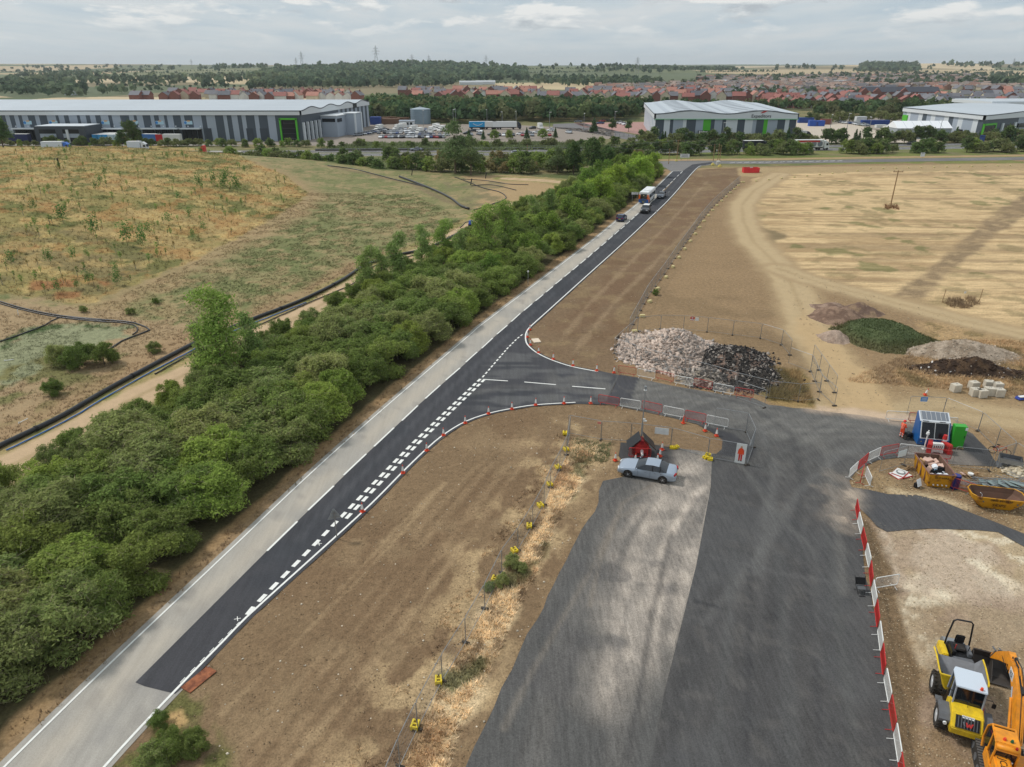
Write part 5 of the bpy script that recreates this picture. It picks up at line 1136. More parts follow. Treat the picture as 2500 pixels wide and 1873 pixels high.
# --- heaps
def heap(name, lab, cx, cy, rx, ry, h, rot, colf, seed, rough=.35, n=70, power=1.0, flat=0, mat_=None, kind=None):
    root = thing(name, lab, 'heap', (cx, cy, 0), 0, None, kind)
    u = np.linspace(-1.15, 1.15, n); U, Vv = np.meshgrid(u, u); U = U.ravel(); Vv = Vv.ravel()
    x = U * rx; y = Vv * ry; wx = x * math.cos(rot) - y * math.sin(rot); wy = x * math.sin(rot) + y * math.cos(rot)
    rr = np.sqrt(U ** 2 + Vv ** 2) * (1 + .28 * (fbm(U * 1.6 + seed, Vv * 1.6, 3, seed) - .5) * 2)
    z = h * (1 - S(np.clip((rr - flat) / (1 - flat), 0, 1)) ** power) * (1 + rough * (fbm(x / 1.5 + seed, y / 1.5, 4, seed + 1) - .5) * 2) - .03 - .6 * np.clip(rr - 1, 0, 1)
    V = np.stack([wx, wy, z], 1); i = np.arange(n * n).reshape(n, n)[:-1, :-1].ravel(); F = np.stack([i, i + 1, i + n + 1, i + n], 1); k = (z[F] > -.12).any(1); F = F[k]
    c = colf(wx + cx, wy + cy, z, rr); npmesh('mound', V, F, [mat_ or MATS['soil_ground']], np.concatenate([c, np.full((len(c), 1), .5)], 1), smooth=True, parent=root)
    def zf(a, b):
        lx = a * math.cos(-rot) - b * math.sin(-rot); ly = a * math.sin(-rot) + b * math.cos(-rot); q = np.sqrt((lx / rx) ** 2 + (ly / ry) ** 2); q = q * (1 + .28 * (fbm(lx / rx * 1.6 + seed, ly / ry * 1.6, 3, seed) - .5) * 2)
        return h * (1 - S(np.clip((q - flat) / (1 - flat), 0, 1)) ** power) * (1 + rough * (fbm(lx / 1.5 + seed, ly / 1.5, 4, seed + 1) - .5) * 2) - .03, q
    return root, zf
def cc(*rgb): return np.array(sl(*rgb))
def chunks(root, zf, n, R_, smin, smax, colf, seed, name='chunks', lim=1.0, squash=.45):
    r = np.random.default_rng(seed); x = r.uniform(-R_, R_, n * 3); y = r.uniform(-R_, R_, n * 3); z, q = zf(x, y); k = q < lim + .06 * r.normal(size=len(q)); x, y, z = x[k][:n], y[k][:n], np.maximum(z[k][:n], 0); n = len(x)
    s = smin * (smax / smin) ** (r.uniform(0, 1, n) ** 1.7)
    c8 = np.array([(i, j, k_) for i in (-1, 1) for j in (-1, 1) for k_ in (-1, 1)], float); fc = np.array([(0, 1, 3, 2), (4, 6, 7, 5), (0, 4, 5, 1), (2, 3, 7, 6), (0, 2, 6, 4), (1, 5, 7, 3)])
    V = c8[None] * np.stack([s, s * r.uniform(.5, 1, n), s * squash * r.uniform(.5, 1.4, n)], 1)[:, None, :] * r.uniform(.65, 1.1, (n, 8, 3))
    A = r.normal(size=(n, 3)) * .45; a = r.uniform(0, 6.28, n)
    ca, sa = np.cos(a)[:, None], np.sin(a)[:, None]; X = V[..., 0] * ca - V[..., 1] * sa; Y = V[..., 0] * sa + V[..., 1] * ca; Z = V[..., 2] + X * A[:, :1] + Y * A[:, 1:2]
    V = np.stack([X + x[:, None], Y + y[:, None], Z + (z + s * .1)[:, None]], 2).reshape(-1, 3); F = (fc[None] + (np.arange(n) * 8)[:, None, None]).reshape(-1, 4)
    c = colf(x, y, r) * r.uniform(.68, 1.22, n)[:, None]; o = npmesh(name, V, F, [stone_m], np.concatenate([np.repeat(c, 8, 0), np.full((n * 8, 1), .35)], 1), parent=root); o['kind'] = 'stuff'; return o
def gloc(px, py): g = G(px, py); return g.x, g.y
def heapc(base, alt, sc=1.2, seed=3, lo=.45, hi=.6):
    return lambda x, y, z, rr: (lambda t: cc(*base) * (1 - t) + cc(*alt) * t)(S((fbm(x / sc, y / sc, 4, seed) - lo) / (hi - lo))[:, None])
cx, cy = gloc(1632, 862)
rt, zf = heap('rubble_heap', 'large heap of pale broken concrete slabs behind the barriers', cx + .5, cy, 6.6, 6.8, 2.8, 0, heapc((182, 162, 146), (156, 138, 124)), 3, .15)
chunks(rt, zf, 9000, 7.6, .06, .33, lambda x, y, r: np.where(r.uniform(size=len(x))[:, None] < .8, cc(196, 178, 164), cc(150, 144, 138)), 4, lim=1.02)
cx, cy = gloc(1798, 898)
rt, zf = heap('rubble_heap', 'heap of dark broken asphalt right of the pale concrete heap', cx - .2, cy, 5.6, 7.0, 2.4, 0, lambda x, y, z, rr: (lambda t: cc(66, 62, 58) * (1 - t) + cc(128, 108, 96) * t)(S((fbm(x / 1.6, y / 1.6, 3, 9) - .52) / .12)[:, None]), 8, .3)
chunks(rt, zf, 6000, 7.4, .03, .19, lambda x, y, r: np.where((r.uniform(size=len(x)) < .24)[:, None], cc(150, 142, 134), cc(58, 56, 55)), 5, lim=1.02)
cx, cy = gloc(1730, 925)
rt, zf = heap('rubble_heap', 'small mixed grey heap in front between pale and dark rubble', cx, cy, 3.4, 2.8, 1.2, .2, heapc((140, 130, 116), (92, 86, 80)), 12, .3); chunks(rt, zf, 700, 3.6, .06, .3, lambda x, y, r: np.where(r.uniform(size=len(x))[:, None] < .6, cc(168, 158, 148), cc(96, 92, 88)), 6)
g_ = G(2158, 828)
def grasscol(x, y, z, rr):
    t = S((fbm(x / 1.2, y / 1.2, 4, 4) - .5) / .12)[:, None]; e = S((rr - .62) / .3)[:, None]
    return (cc(74, 84, 54) * (1 - t * .35) + cc(96, 104, 70) * t * .35) * (1 - e) + (cc(108, 96, 70) * .6 + cc(66, 84, 50) * .4) * e
rt, zf = heap('grassy_mound', 'flat topped mound with dark green grass beside the dirt track', g_.x, g_.y + 1.0, 5.9, 6.6, 1.5, .35, grasscol, 6, .12, power=1.5, flat=.35); mound_z = (g_, zf)
r = np.random.default_rng(3); n = 7000; x = r.uniform(-6.5, 6.5, n); y = r.uniform(-7, 7, n); z, q = zf(x, y); k = q < .98; x, y, z, q = x[k], y[k], z[k], q[k]; n = len(x); a = r.uniform(0, 6.28, n); h_ = r.uniform(.08, .2, n) * (1 + (q > .7) * .8)
B_ = np.stack([x, y, z], 1); sdv = np.stack([-np.sin(a), np.cos(a), 0 * a], 1) * .05; Tt = B_ + np.stack([np.cos(a) * h_ * .6, np.sin(a) * h_ * .6, h_], 1); V = np.stack([B_ - sdv, B_ + sdv, Tt], 1).reshape(-1, 3)
c = grasscol(x, y, z, q) * 1.2 * r.uniform(.7, 1.3, n)[:, None]; o = npmesh('grass', V, np.arange(3 * n).reshape(-1, 3), [GRASSM], np.concatenate([np.repeat(c, 3, 0), np.ones((3 * n, 1))], 1), parent=rt); o['kind'] = 'stuff'
for px, py, rx, ry, h, a, b, lab, sd_ in ((2052, 772, 4.6, 4.2, 1.5, (140, 116, 98), (116, 94, 80), 'low brown soil heap left of the green mound', 21), (2036, 826, 2.0, 2.0, 1.25, (164, 144, 128), (146, 126, 110), 'small pinkish heap at the lower left foot of the green mound', 22), (2100, 760, 3.2, 3.0, 1.3, (112, 92, 80), (136, 114, 92), 'dark brown soil heap behind the green mound', 23), (2030, 752, 3.0, 2.4, .8, (150, 128, 112), (124, 102, 88), 'flat reddish brown spread at the far left of the green mound', 24)):
    x_, y_ = gloc(px, py); heap('soil_heap', lab, x_, y_, rx, ry, h, .2, heapc(a, b, .8, sd_), sd_, .3)
x_, y_ = gloc(2358, 872); rt, zf = heap('gravel_heap', 'long pale grey gravel heap right of the green mound', x_, y_ + 1, 7.4, 3.6, 1.9, -.12, heapc((168, 152, 134), (142, 126, 108), .7, 31), 31, .22)
chunks(rt, zf, 900, 7.4, .03, .12, lambda x, y, r: np.tile(cc(178, 164, 146), (len(x), 1)), 32)
x_, y_ = gloc(2368, 906); rt, zf = heap('soil_heap', 'long black brown heap of topsoil in front of the gravel heap', x_, y_, 6.9, 2.3, 1.5, -.16, heapc((58, 46, 38), (88, 70, 54), .6, 33), 33, .4)
chunks(rt, zf, 800, 7, .04, .16, lambda x, y, r: np.where((r.uniform(size=len(x)) < .06)[:, None], cc(205, 200, 195), cc(66, 52, 42)), 34)
x_, y_ = gloc(2500, 1150); rt, zf = heap('stone_heap', 'pale stone heap at the right photo edge beside the metal crate', x_, y_, 2.0, 1.2, .7, 0, heapc((190, 176, 150), (160, 144, 118)), 35, .3); chunks(rt, zf, 260, 2, .06, .2, lambda x, y, r: np.tile(cc(206, 194, 170), (len(x), 1)), 36)
for k, (px, py, l) in enumerate(((2335, 958, 'single pale concrete block standing apart left of the others'), (2379, 952, 'rear left pale concrete block of the group'), (2383, 969, 'front left pale concrete block of the group'), (2399, 972, 'frontmost pale concrete block of the group'), (2416, 950, 'rear middle pale concrete block of the group'), (2417, 967, 'front pale concrete block right of the frontmost one'), (2437, 955, 'rear right pale concrete block of the group'), (2441, 970, 'front right pale concrete block of the group'))):
    g = G(px, py); rt = thing('concrete_block', l, 'block', (g.x, g.y + .3, 0), random.uniform(-.25, .25), 'pale concrete blocks below the dark heap')
    MB().box((0, 0, .42), (.92, .75, .84)).build('block', concrete, rt, bevel=.03); m = MB(); m.tube([(-.12, 0, .82), (-.08, 0, .95), (.08, 0, .95), (.12, 0, .82)], .02, 5); m.build('lifting_loop', galv, rt, fix=False)
g = G(2494, 975); rt = thing('tool_bag', 'blue and white bag lying at the right photo edge below the dark heap', 'bag', g, .2); MB().box((0, 0, .2), (1.3, .7, .3), taper=.8).build('bag', pm('blue_sheet', (50, 70, 150), .6), rt, bevel=.06); MB().box((0, -.1, .38), (1.0, .4, .08)).build('white_sheet', whitep, rt, bevel=.02)
# pit with weeds and posts in the stubble
g = G(2345, 738); rt = thing('marker_posts', 'two thin posts with wire around a dark weedy hollow in stubble', 'fence', g, .05)
for x_ in (-2.8, 2.8): MB().cyl((x_, 0, 0), (x_ + .1, 0, 2.0), .05, .04, 5).build('post', wood, rt, fix=False)
MB().tube([(-2.8, 0, 1.9), (0, 0, 1.7), (2.8, 0, 1.9)], .012, 4).build('wire', galv, rt, fix=False); MB().box((.3, -.02, 1.5), (.3, .02, .3)).build('notice', whitep, rt)
tufts('weeds', [(2318, 728), (2370, 726), (2392, 742), (2360, 754), (2320, 750), (2305, 740)], 130, .6, .7, 8, 'dark weeds filling the hollow in the stubble field', 51, rgb=(136, 114, 86))
# electricity pole
g = G(2173, 507); rt = thing('electricity_pole', 'lone wooden electricity pole standing in the stubble field', 'pole', g); MB().cyl((0, 0, -.2), (.1, 0, 8.8), .17, .12, 8).build('pole', wood, rt, fix=False)
MB().box((.1, 0, 8.5), (2.4, .14, .16)).build('crossarm', wood, rt)
for x_ in (-1, 0, 1.1): MB().cyl((x_ + .1, 0, 8.58), (x_ + .1, 0, 8.85), .06, .04, 6).build('insulator', black, rt, fix=False)
tufts('weeds', [(2160, 500), (2190, 500), (2195, 512), (2158, 512)], 60, .6, .5, 9, 'brown weeds at the foot of the lone electricity pole', 52, rgb=(128, 92, 60))
# manhole slab, steel plate
g = G(1309, 833); rt = thing('concrete_slab', 'pale square slab lying on the soil at the junction corner', 'slab', g, .25); MB().box((0, 0, .07), (.95, 1.35, .12)).build('slab', pm('pale_slab', (216, 200, 178), .85, var=.12, vs=2), rt, bevel=.015)
g = G(486, 1660); rt = thing('steel_plate', 'rusty orange steel plate lying at the edge of the new asphalt', 'plate', g, 1.05); MB().box((0, 0, .05), (1.8, .8, .04)).build('plate', pm('rusty_steel', (158, 98, 66), .9, col2=sl(112, 66, 46), vs=2.2, thr=(.4, .6)), rt, bevel=.006); MB().box((.9, .3, .075), (.16, .03, .02)).build('lifting_eye', galv, rt)
# --- big black pipe and hoses
def pipe(name, lab, pts, r, m, z, cat='pipe', n=8, step=1.0, px=True, wob=0):
    P = resample(GL(pts) if px else pts, step); rt = thing(name, lab, cat, P[0]); o0 = P[0].copy()
    q = [Vector((p.x - o0.x + random.uniform(-wob, wob), p.y - o0.y + random.uniform(-wob, wob), hz(p.x, p.y) - o0.z + z)) for p in P]
    MB().tube(q, r, n).build('hose' if r < .1 else 'tube', m, rt, smooth=True, fix=False); return rt, q
bpipe = pm('black_pipe', (40, 43, 48), .35, var=.25, vs=.8)
pr, pq = pipe('water_pipe', 'thick black water pipe lying beside the gravel path', PIPE, .24, bpipe, .24, n=12)
m = MB()
for k in range(6, len(pq), 13): m.cyl(pq[k] - (pq[k + 1 if k + 1 < len(pq) else k - 1] - pq[k]).normalized() * .12, pq[k] + (pq[k + 1 if k + 1 < len(pq) else k - 1] - pq[k]).normalized() * .12, .29, n=12)
m.build('coupling', black, pr)
OFFP = [(g.x + 1.0, g.y - .5) for g in GL(PIPE)]
blueh = pm('blue_hose', (60, 110, 176), .4)
pipe('water_hose', 'blue flexible hose along the near part of the thick black pipe', [Vector((x + .1 * math.sin(y), y, 0)) for x, y in OFFP[1:9]], .07, blueh, .09, 'hose', px=False, wob=.05)
pipe('water_hose', 'thin black hose winding beside the thick black pipe', [Vector((x + .8 + .5 * math.sin(y * .3), y - .3, 0)) for x, y in OFFP[4:13]], .08, bpipe, .1, 'hose', px=False, wob=.06)
for pts, lab, r_ in (([(-20, 731), (60, 755), (147, 772), (250, 782), (320, 788), (355, 800), (368, 806), (340, 818), (300, 833), (275, 850), (255, 862)], 'upper thin black hose curving on the left slope', .10), ([(-20, 736), (60, 759), (147, 776), (240, 786), (300, 789), (330, 796), (337, 808), (324, 818)], 'lower thin black hose running parallel on the left slope', .08), ([(-20, 842), (50, 818), (110, 795), (138, 778), (180, 777), (260, 786)], 'thin black hose branching down to the left photo edge', .08),
        ([(800, 405), (870, 415), (960, 438), (1040, 458), (1090, 480)], 'long dark hose down the top of the grass slope', .13), ([(975, 433), (1010, 446), (1060, 466), (1100, 486), (1125, 505), (1145, 512)], 'thick dark pipe curving down to the slope foot', .28), ([(1110, 433), (1145, 446), (1180, 460), (1220, 470), (1235, 485), (1200, 500), (1155, 514)], 'looped dark hose at the foot of the slope', .12), ([(1130, 438), (1190, 442), (1240, 450), (1290, 452)], 'thin dark hose across the bare patch', .1), ([(1150, 455), (1200, 452), (1260, 465)], 'second thin dark hose on the bare patch', .1)):
    pipe('water_hose', lab, pts, r_, bpipe, r_, 'hose', 6, 1.5)
g = G(1150, 556); rt = thing('water_pump', 'blue pump on a dark frame at the far end of the pipe', 'pump', g, .3); MB().box((0, 0, .45), (1.1, .8, .7)).build('frame', dark, rt); MB().cyl((0, 0, .8), (0, 0, 1.5), .55, .45, 12).build('pump_body', pm('pump_blue', (36, 78, 190), .4), rt); MB().tube([(-.4, 0, 1.3), (-1.2, .1, 1.2), (-1.8, .2, .5), (-2.4, .2, .1)], .1, 6).build('hose', bpipe, rt, smooth=True, fix=False)
g = G(146, 412); rt = thing('valve_post', 'dark vent post with a bent pipe on top of the hill', 'post', g); MB().box((0, 0, 1.3), (.28, .28, 2.6)).build('post', pm('rusty_post', (66, 46, 38), .9), rt, bevel=.02); MB().tube([(0, 0, 2.2), (-.7, 0, 2.6), (-1.1, 0, 1.6), (-.9, 0, .5), (-.4, 0, 0)], .07, 6).build('pipe', bpipe, rt, fix=False)
for px, py, l in ((1149, 452, 'leaning dark vent post beside the looped hose'), (1185, 436, 'short dark post above the bare patch'), (1005, 428, 'small dark stub on the slope rim')):
    g = G(px, py); rt = thing('valve_post', l, 'post', g, .3); o = MB().cyl((0, 0, -.1), (.35, 0, 1.7), .14, .14, 8).build('post', black, rt, fix=False); MB().cyl((.35, 0, 1.65), (.37, 0, 1.8), .2, .2, 8).build('cap', black, rt)
for px, py, l, rz in ((45, 771, 'small white marker stake near the thin hoses', .2), (45, 1035, 'white stake lying by the near pipe', 1.2), (10, 882, 'long white pole lying on the pale green patch', .3)):
    g = G(px, py); rt = thing('marker_stake', l, 'stake', g, rz); MB().cyl((0, 0, .05), ((1.0 if 'lying' in l else .1), 0, (.12 if 'lying' in l else .9)), .04, .04, 6).build('stake', whitep, rt, fix=False); MB().box((.1, 0, (.12 if 'lying' in l else .8)), (.12, .04, .12)).build('tag', whitep, rt)

# --- road side signs
def postsign(name, lab, px, py, w, h, z0, m, posts=(-.35, .35), rz=0, txt=None):
    g = G(px, py); rt = thing(name, lab, 'sign', g, rz)
    MB().box((0, 0, z0 + h / 2), (w, .05, h)).build('board', m, rt, bevel=.01)
    for p in posts: MB().cyl((p * w, .05, 0), (p * w, .05, z0 + h), .05, .05, 6).build('post', galv, rt, fix=False)
    if txt:
        f = MB()
        for k in range(txt): f.box((0, -.03, z0 + h * (.75 - .5 * k / max(1, txt - 1))), (w * (.6 if k % 2 else .75), .006, h * .09))
        f.build('lettering', black, rt)
    return rt
postsign('road_sign', 'white rectangular direction sign on two posts left of the bus', 1549, 492, 1.75, .62, 1.7, whitep, txt=2)
postsign('road_sign', 'white rectangular direction sign beyond the road junction', 1671, 392, 3.4, 1.3, 1.0, whitep, (-.36, .36), txt=3)
postsign('road_sign', 'small white sign beyond the right part of the cross road', 2251, 386, 1.6, 1.4, .5, whitep, (0,), txt=1)
postsign('road_sign', 'small blue direction sign on the far motorway verge', 2392, 362, 2.2, 2.6, 2.6, pm('blue_road_sign', (60, 84, 150), .5), (0,), txt=1)
g = G(1289, 695); rt = thing('marker_post', 'thin grey post with a round white reflector beside the hedge belt', 'post', g); MB().cyl((0, 0, 0), (0, 0, 2.1), .035, n=6).build('post', galv, rt, fix=False); MB().cyl((0, -.03, 2.15), (0, .03, 2.15), .16, n=14).build('reflector', whitep, rt)
for px, py, l in ((1602, 527, 'thin pale marker post on the verge beside the white and black car'), (1632, 480, 'thin post beside the dark oncoming car')): g = G(px, py); rt = thing('marker_post', l, 'post', g); MB().cyl((0, 0, 0), (0, 0, 1.3), .05, n=6).build('post', galv, rt, fix=False); MB().box((0, -.05, 1.2), (.12, .02, .18)).build('reflector', whitep, rt)
g = G(823, 1316); rt = thing('warning_sign', 'grey backed triangular road sign facing away at the lower verge', 'sign', g, R(18)); MB().cyl((0, 0, 0), (0, 0, 2.5), .04, n=8).build('post', galv, rt, fix=False)
m = MB(); m.prism([(-.5, 1.75), (.5, 1.75), (.06, 2.6), (-.06, 2.6)], .045, .065); m.build('plate', pm('sign_back', (136, 140, 142), .5), rt); m = MB(); m.box((0, .035, 1.95), (.7, .03, .05)); m.box((0, .035, 2.25), (.4, .03, .05)); m.build('bracket', galv, rt)
# poles and wires by the crossroad
def tpole(px, py, h, lab, arm=False, grp=None):
    g = G(px, py); rt = thing('telegraph_pole', lab, 'pole', g, 0, grp); MB().cyl((0, 0, -.2), (0, 0, h), .14, .09, 7).build('pole', wood, rt, fix=False)
    MB().box((0, 0, h - .3), (1.5 if arm else .5, .1, .12)).build('crossarm', wood, rt); return g + Vector((0, 0, h - .2))
T = [tpole(1652, 393, 7.3, 'telegraph pole with a dark box beside the direction sign', True), tpole(1632, 401, 5.2, 'short telegraph pole left of the direction sign'), tpole(1752, 393, 6.0, 'left of three close poles by the crossroad'), tpole(1741, 393, 5.8, 'second of three close poles by the crossroad'), tpole(1757, 392, 5.4, 'right of three close poles by the crossroad'), tpole(1287, 392, 5.5, 'slim pole above the hedge left of the crossroad')]
wm = pm('wire', (110, 112, 110), .6)
for a, b, l in ((T[5], T[0], 'overhead wire from the left slim pole to the boxed pole'), (T[0], T[2], 'overhead wire between the boxed pole and the three close poles'), (T[1], G0(1480, 398) + Vector((0, 0, 6)), 'low overhead wire leading left from the short pole')):
    rt = thing('overhead_wire', l, 'wire', a); q = [a.lerp(b, k / 10) - a - Vector((0, 0, 1.6 * (1 - (k / 5 - 1) ** 2) * .5)) for k in range(11)]; MB().tube(q, .035, 4).build('cable', wm, rt, fix=False)
for px, py, l in ((1740, 404, 'yellow sack left of the grey drum at the crossroad verge'), (1757, 408, 'yellow sack in front of the grey drum')): g = G(px, py); rt = thing('sand_sack', l, 'sack', g); MB().box((0, 0, .4), (1.3, 1.0, .8), taper=.6).build('sack', pm('yellow_sack', (214, 196, 110), .8), rt, bevel=.15); MB().cyl((0, 0, .78), (0, 0, .95), .1, .16, 8).build('neck', pm('yellow_sack', (214, 196, 110), .8), rt)
g = G(1753, 403); rt = thing('drum', 'grey drum standing behind yellow sacks at the crossroad verge', 'drum', g); MB().cyl((0, 0, 0), (0, 0, 1.3), .75, .75, 14).build('barrel', pm('grey_drum', (184, 182, 178), .6), rt, bevel=.04); MB().cyl((0, 0, 1.3), (0, 0, 1.36), .6, .6, 14).build('lid', whitep, rt)
g = G(1651, 394); rt = thing('sand_sack', 'yellow sack at the foot of the boxed telegraph pole', 'sack', g); MB().box((0, 0, .3), (1.1, .8, .6), taper=.6).build('sack', pm('yellow_sack', (214, 196, 110), .8), rt, bevel=.12)
# red screens
g = G(1832, 421); rt = thing('screened_pit', 'red plastic screens around a pit at the top of the field', 'screen', g, .03); rs_ = pm('red_screen', (214, 46, 52), .5, var=.1, vs=1)
for (a, b) in (((-2.6, -1.2), (-.8, -1.5)), ((-.8, -1.5), (1.2, -1.4)), ((1.2, -1.4), (2.6, -.9)), ((-2.6, -1.2), (-2.4, 1.2)), ((2.6, -.9), (2.5, 1.3)), ((-2.4, 1.2), (2.5, 1.3))):
    A, B = Vector((*a, 0)), Vector((*b, 0)); MB().box((A + B) / 2 + Vector((0, 0, .75)), ((B - A).length, .05, 1.5), angz(A, B)).build('screen', rs_, rt)
MB().box((0, 1.24, 1.4), (2.0, .03, .3)).build('white_panel', whitep, rt)
# black camping chair
g = G(2099, 1446); rt = thing('folding_chair', 'black folding chair standing on the asphalt beside the right barrier row', 'chair', g, R(-6)); 
MB().box((0, .28, .72), (.62, .05, .46), M=Matrix.Rotation(R(-38), 4, 'X')).build('backrest', pm('black_canvas', (16, 16, 18), .9), rt, bevel=.01)
MB().box((0, -.02, .42), (.5, .46, .04)).build('seat', pm('grey_mesh', (88, 90, 92), .8), rt)
for s in (-1, 1):
    MB().tube([(s * .32, -.42, .36), (s * .33, 0, .5), (s * .33, .5, .98)], .022, 5).build('arm', black, rt, fix=False)
    MB().cyl((s * .2, -.3, 0), (s * .28, .3, .5), .018, n=5).build('leg', black, rt, fix=False); MB().cyl((s * .26, .3, 0), (s * .2, -.28, .45), .018, n=5).build('leg', black, rt, fix=False)
MB().box((0, -.44, .02), (.42, .1, .04)).build('foot_bar', black, rt)
# ================================================================== machines, cars, cabin
def mtl(rgb, name, rough=.3): return pm(name, rgb, rough, coat=.6)
def wheel(parent, x, y, r, w, rim, name='wheel', low=False):
    s = 1 if x > 0 else -1
    e = bpy.data.objects.new(name, None); COL.objects.link(e); e.parent = parent; e.location = (x, y, r); e.empty_display_size = .1
    t = MB(); n = 20
    prof = [(.62, 0), (.95, .0), (1, .12), (1, .88), (.95, 1), (.62, 1)]
    t.loft([[(s * (-w / 2 + w * b), r * a * math.cos(2 * math.pi * k / n), r * a * math.sin(2 * math.pi * k / n)) for k in range(n)] for a, b in prof], cap=False)
    if r > .5:
        for k in range(18):
            a = 2 * math.pi * k / 18
            for q in (-1, 1): t.box((q * w * .24, r * 1.0 * math.cos(a + q * .08), r * 1.0 * math.sin(a + q * .08)), (w * .5, r * .09, r * .1), M=Matrix.Rotation(a, 4, 'X') @ Matrix.Rotation(q * .35, 4, 'Z'))
    t.build('tyre', rubber, e, smooth=False, fix=True)
    m = MB(); m.cyl((s * -w * .3, 0, 0), (s * w * .43, 0, 0), r * .64, r * .62, 16); 
    m.cyl((s * w * .43, 0, 0), (s * w * .49, 0, 0), r * .2, r * .16, 10)
    m.build('rim', rim, e)
    if not low:
        sp = MB()
        for k in range(5):
            a = 2 * math.pi * k / 5; sp.box((s * w * .45, r * .36 * math.cos(a), r * .36 * math.sin(a)), (w * .1, r * .52, r * .12), M=Matrix.Rotation(a, 4, 'X'))
        sp.build('spokes', chrome, e)
    return e
def car(name, label, loc, rz, paint, kind='saloon', detail=True, group=None, glassm=None, roofm=None):
    """local y forward"""
    root = thing(name, label, 'car' if kind != 'van' else 'van', loc, rz, group)
    K = {'saloon': (4.9, .93, [(2.45, .30, .62, .66, .62), (2.3, .22, .74, .80, .80), (1.9, .2, .86, .90, .86), (1.25, .2, .94, .98, .86), (.95, .2, .96, 1.02, .84), (.15, .2, .97, 1.40, .66), (-.45, .2, .98, 1.45, .66), (-1.0, .2, 1.0, 1.40, .65), (-1.65, .2, 1.02, 1.06, .76), (-2.15, .22, 1.0, 1.04, .78), (-2.38, .28, .9, .93, .76), (-2.45, .38, .75, .78, .7)], 4, 5, 7, 8),
         'hatch': (4.2, .88, [(2.1, .30, .65, .68, .6), (1.95, .22, .8, .84, .76), (1.5, .2, .9, .94, .8), (.95, .2, .98, 1.02, .82), (.75, .2, .99, 1.06, .8), (0, .2, 1.0, 1.46, .64), (-.7, .2, 1.02, 1.5, .64), (-1.45, .2, 1.04, 1.44, .62), (-1.95, .22, 1.0, 1.08, .7), (-2.08, .3, .85, .9, .74), (-2.1, .4, .7, .72, .7)], 4, 5, 7, 8),
         'suv': (4.5, .94, [(2.25, .4, .8, .84, .66), (2.15, .3, 1.0, 1.04, .8), (1.6, .28, 1.08, 1.12, .84), (1.0, .28, 1.14, 1.18, .86), (.8, .28, 1.15, 1.24, .84), (.2, .28, 1.16, 1.72, .72), (-.8, .28, 1.16, 1.78, .72), (-1.9, .28, 1.16, 1.74, .7), (-2.18, .3, 1.1, 1.2, .8), (-2.25, .4, .9, .92, .8)], 4, 5, 7, 8)}[kind]
    L, W_, st, i0, i1, i2, i3 = K; b = MB(); glm = glassm or glass
    rings = []
    for y, zl, zb, zt, wt in st:
        e = 1 - .12 * max(0, (abs(y) - L * .36) / (L * .14)); w = W_ * e; wt = min(wt, w * .96)
        rings.append([(w * .9, y, zl), (w, y, zl + .16), (w * 1.0, y, (zl + zb) * .5 + .05), (w * .97, y, zb), (wt, y, zt - .03), (wt * .75, y, zt), (0, y, zt + .015), (-wt * .75, y, zt), (-wt, y, zt - .03), (-w * .97, y, zb), (-w, y, (zl + zb) * .5 + .05), (-w, y, zl + .16), (-w * .9, y, zl)])
    V = [v for r_ in rings for v in r_]; n = 13; paintF = []; glassF = []; roofF = []
    for i in range(len(rings) - 1):
        for k in range(12):
            f = (i * n + k, i * n + k + 1, (i + 1) * n + k + 1, (i + 1) * n + k)
            side = k in (3, 8); top = 4 <= k <= 7
            if (side and i0 <= i < i3) or (top and (i == i0 or i == i2)): glassF.append(f)
            elif top and i1 <= i < i2 and roofm: roofF.append(f)
            else: paintF.append(f)
        paintF.append((i * n, (i + 1) * n, (i + 1) * n + 12, i * n + 12))
    paintF += [tuple(range(n))[::-1], tuple(range((len(rings) - 1) * n, len(rings) * n))]
    b.use(paint); b.raw(V, paintF)
    if roofF: b.use(roofm); b.raw(V, roofF)
    o = b.build('body', None, root, smooth=True)
    o.data.materials[0] = paint
    g = MB(); g.raw([Vector((v[0] * 1.004, v[1], v[2] + .004)) for v in V], glassF); g.build('windows', glm, root, smooth=False)
    r_ = .33 if kind != 'suv' else .37
    ya, yb = L * .31, -L * .285
    if detail:
        p = MB()
        for s in (-1, 1):
            for yy in ((st[i1][0] + st[i2][0]) / 2 - .05, st[i2][0] - .1): 
                p.box((s * (W_ * .97 + st[i2][4]) / 2, yy, (st[i1][2] + st[i1][3]) / 2), (.30, .07, .5), M=Matrix.Rotation(s * R(-32), 4, 'Y'))
        p.build('pillar', paint if kind != 'saloon' else black, root)
        a = MB()
        for s in (-1, 1):
            for yy in (ya, yb): a.cyl((s * (W_ - .06), yy, r_ + .02), (s * (W_ + .012), yy, r_ + .02), r_ + .07, n=18)
        a.build('wheel_arches', black, root)
        for s in (-1, 1):
            for yy in (ya, yb): wheel(root, s * (W_ - .09), yy, r_, .22, pm('alloy', (176, 178, 182), .4))
        fy = st[1][0]; ry = st[-2][0]
        for s in (-1, 1):
            MB().box((s * W_ * .66, fy + .03, st[1][2] - .1), (.42, .22, .15), M=Matrix.Rotation(s * R(-18), 4, 'Z')).build('headlight', lampw, root, bevel=.02)
            MB().box((s * W_ * .68, ry + .02, st[-2][2] - .02), (.44, .16, .16), M=Matrix.Rotation(s * R(14), 4, 'Z')).build('tail_light', lampr, root, bevel=.02)
            MB().box((s * (W_ + .06), st[i0][0] - .12, st[i0][2] + .05), (.2, .1, .13)).build('mirror', paint, root, bevel=.02)
        MB().box((0, fy + .12, .5), (1.0, .08, .26)).build('grille', black, root, bevel=.01)
        MB().box((0, st[0][0] + .01, .48), (.52, .03, .11)).build('number_plate', lampw, root)
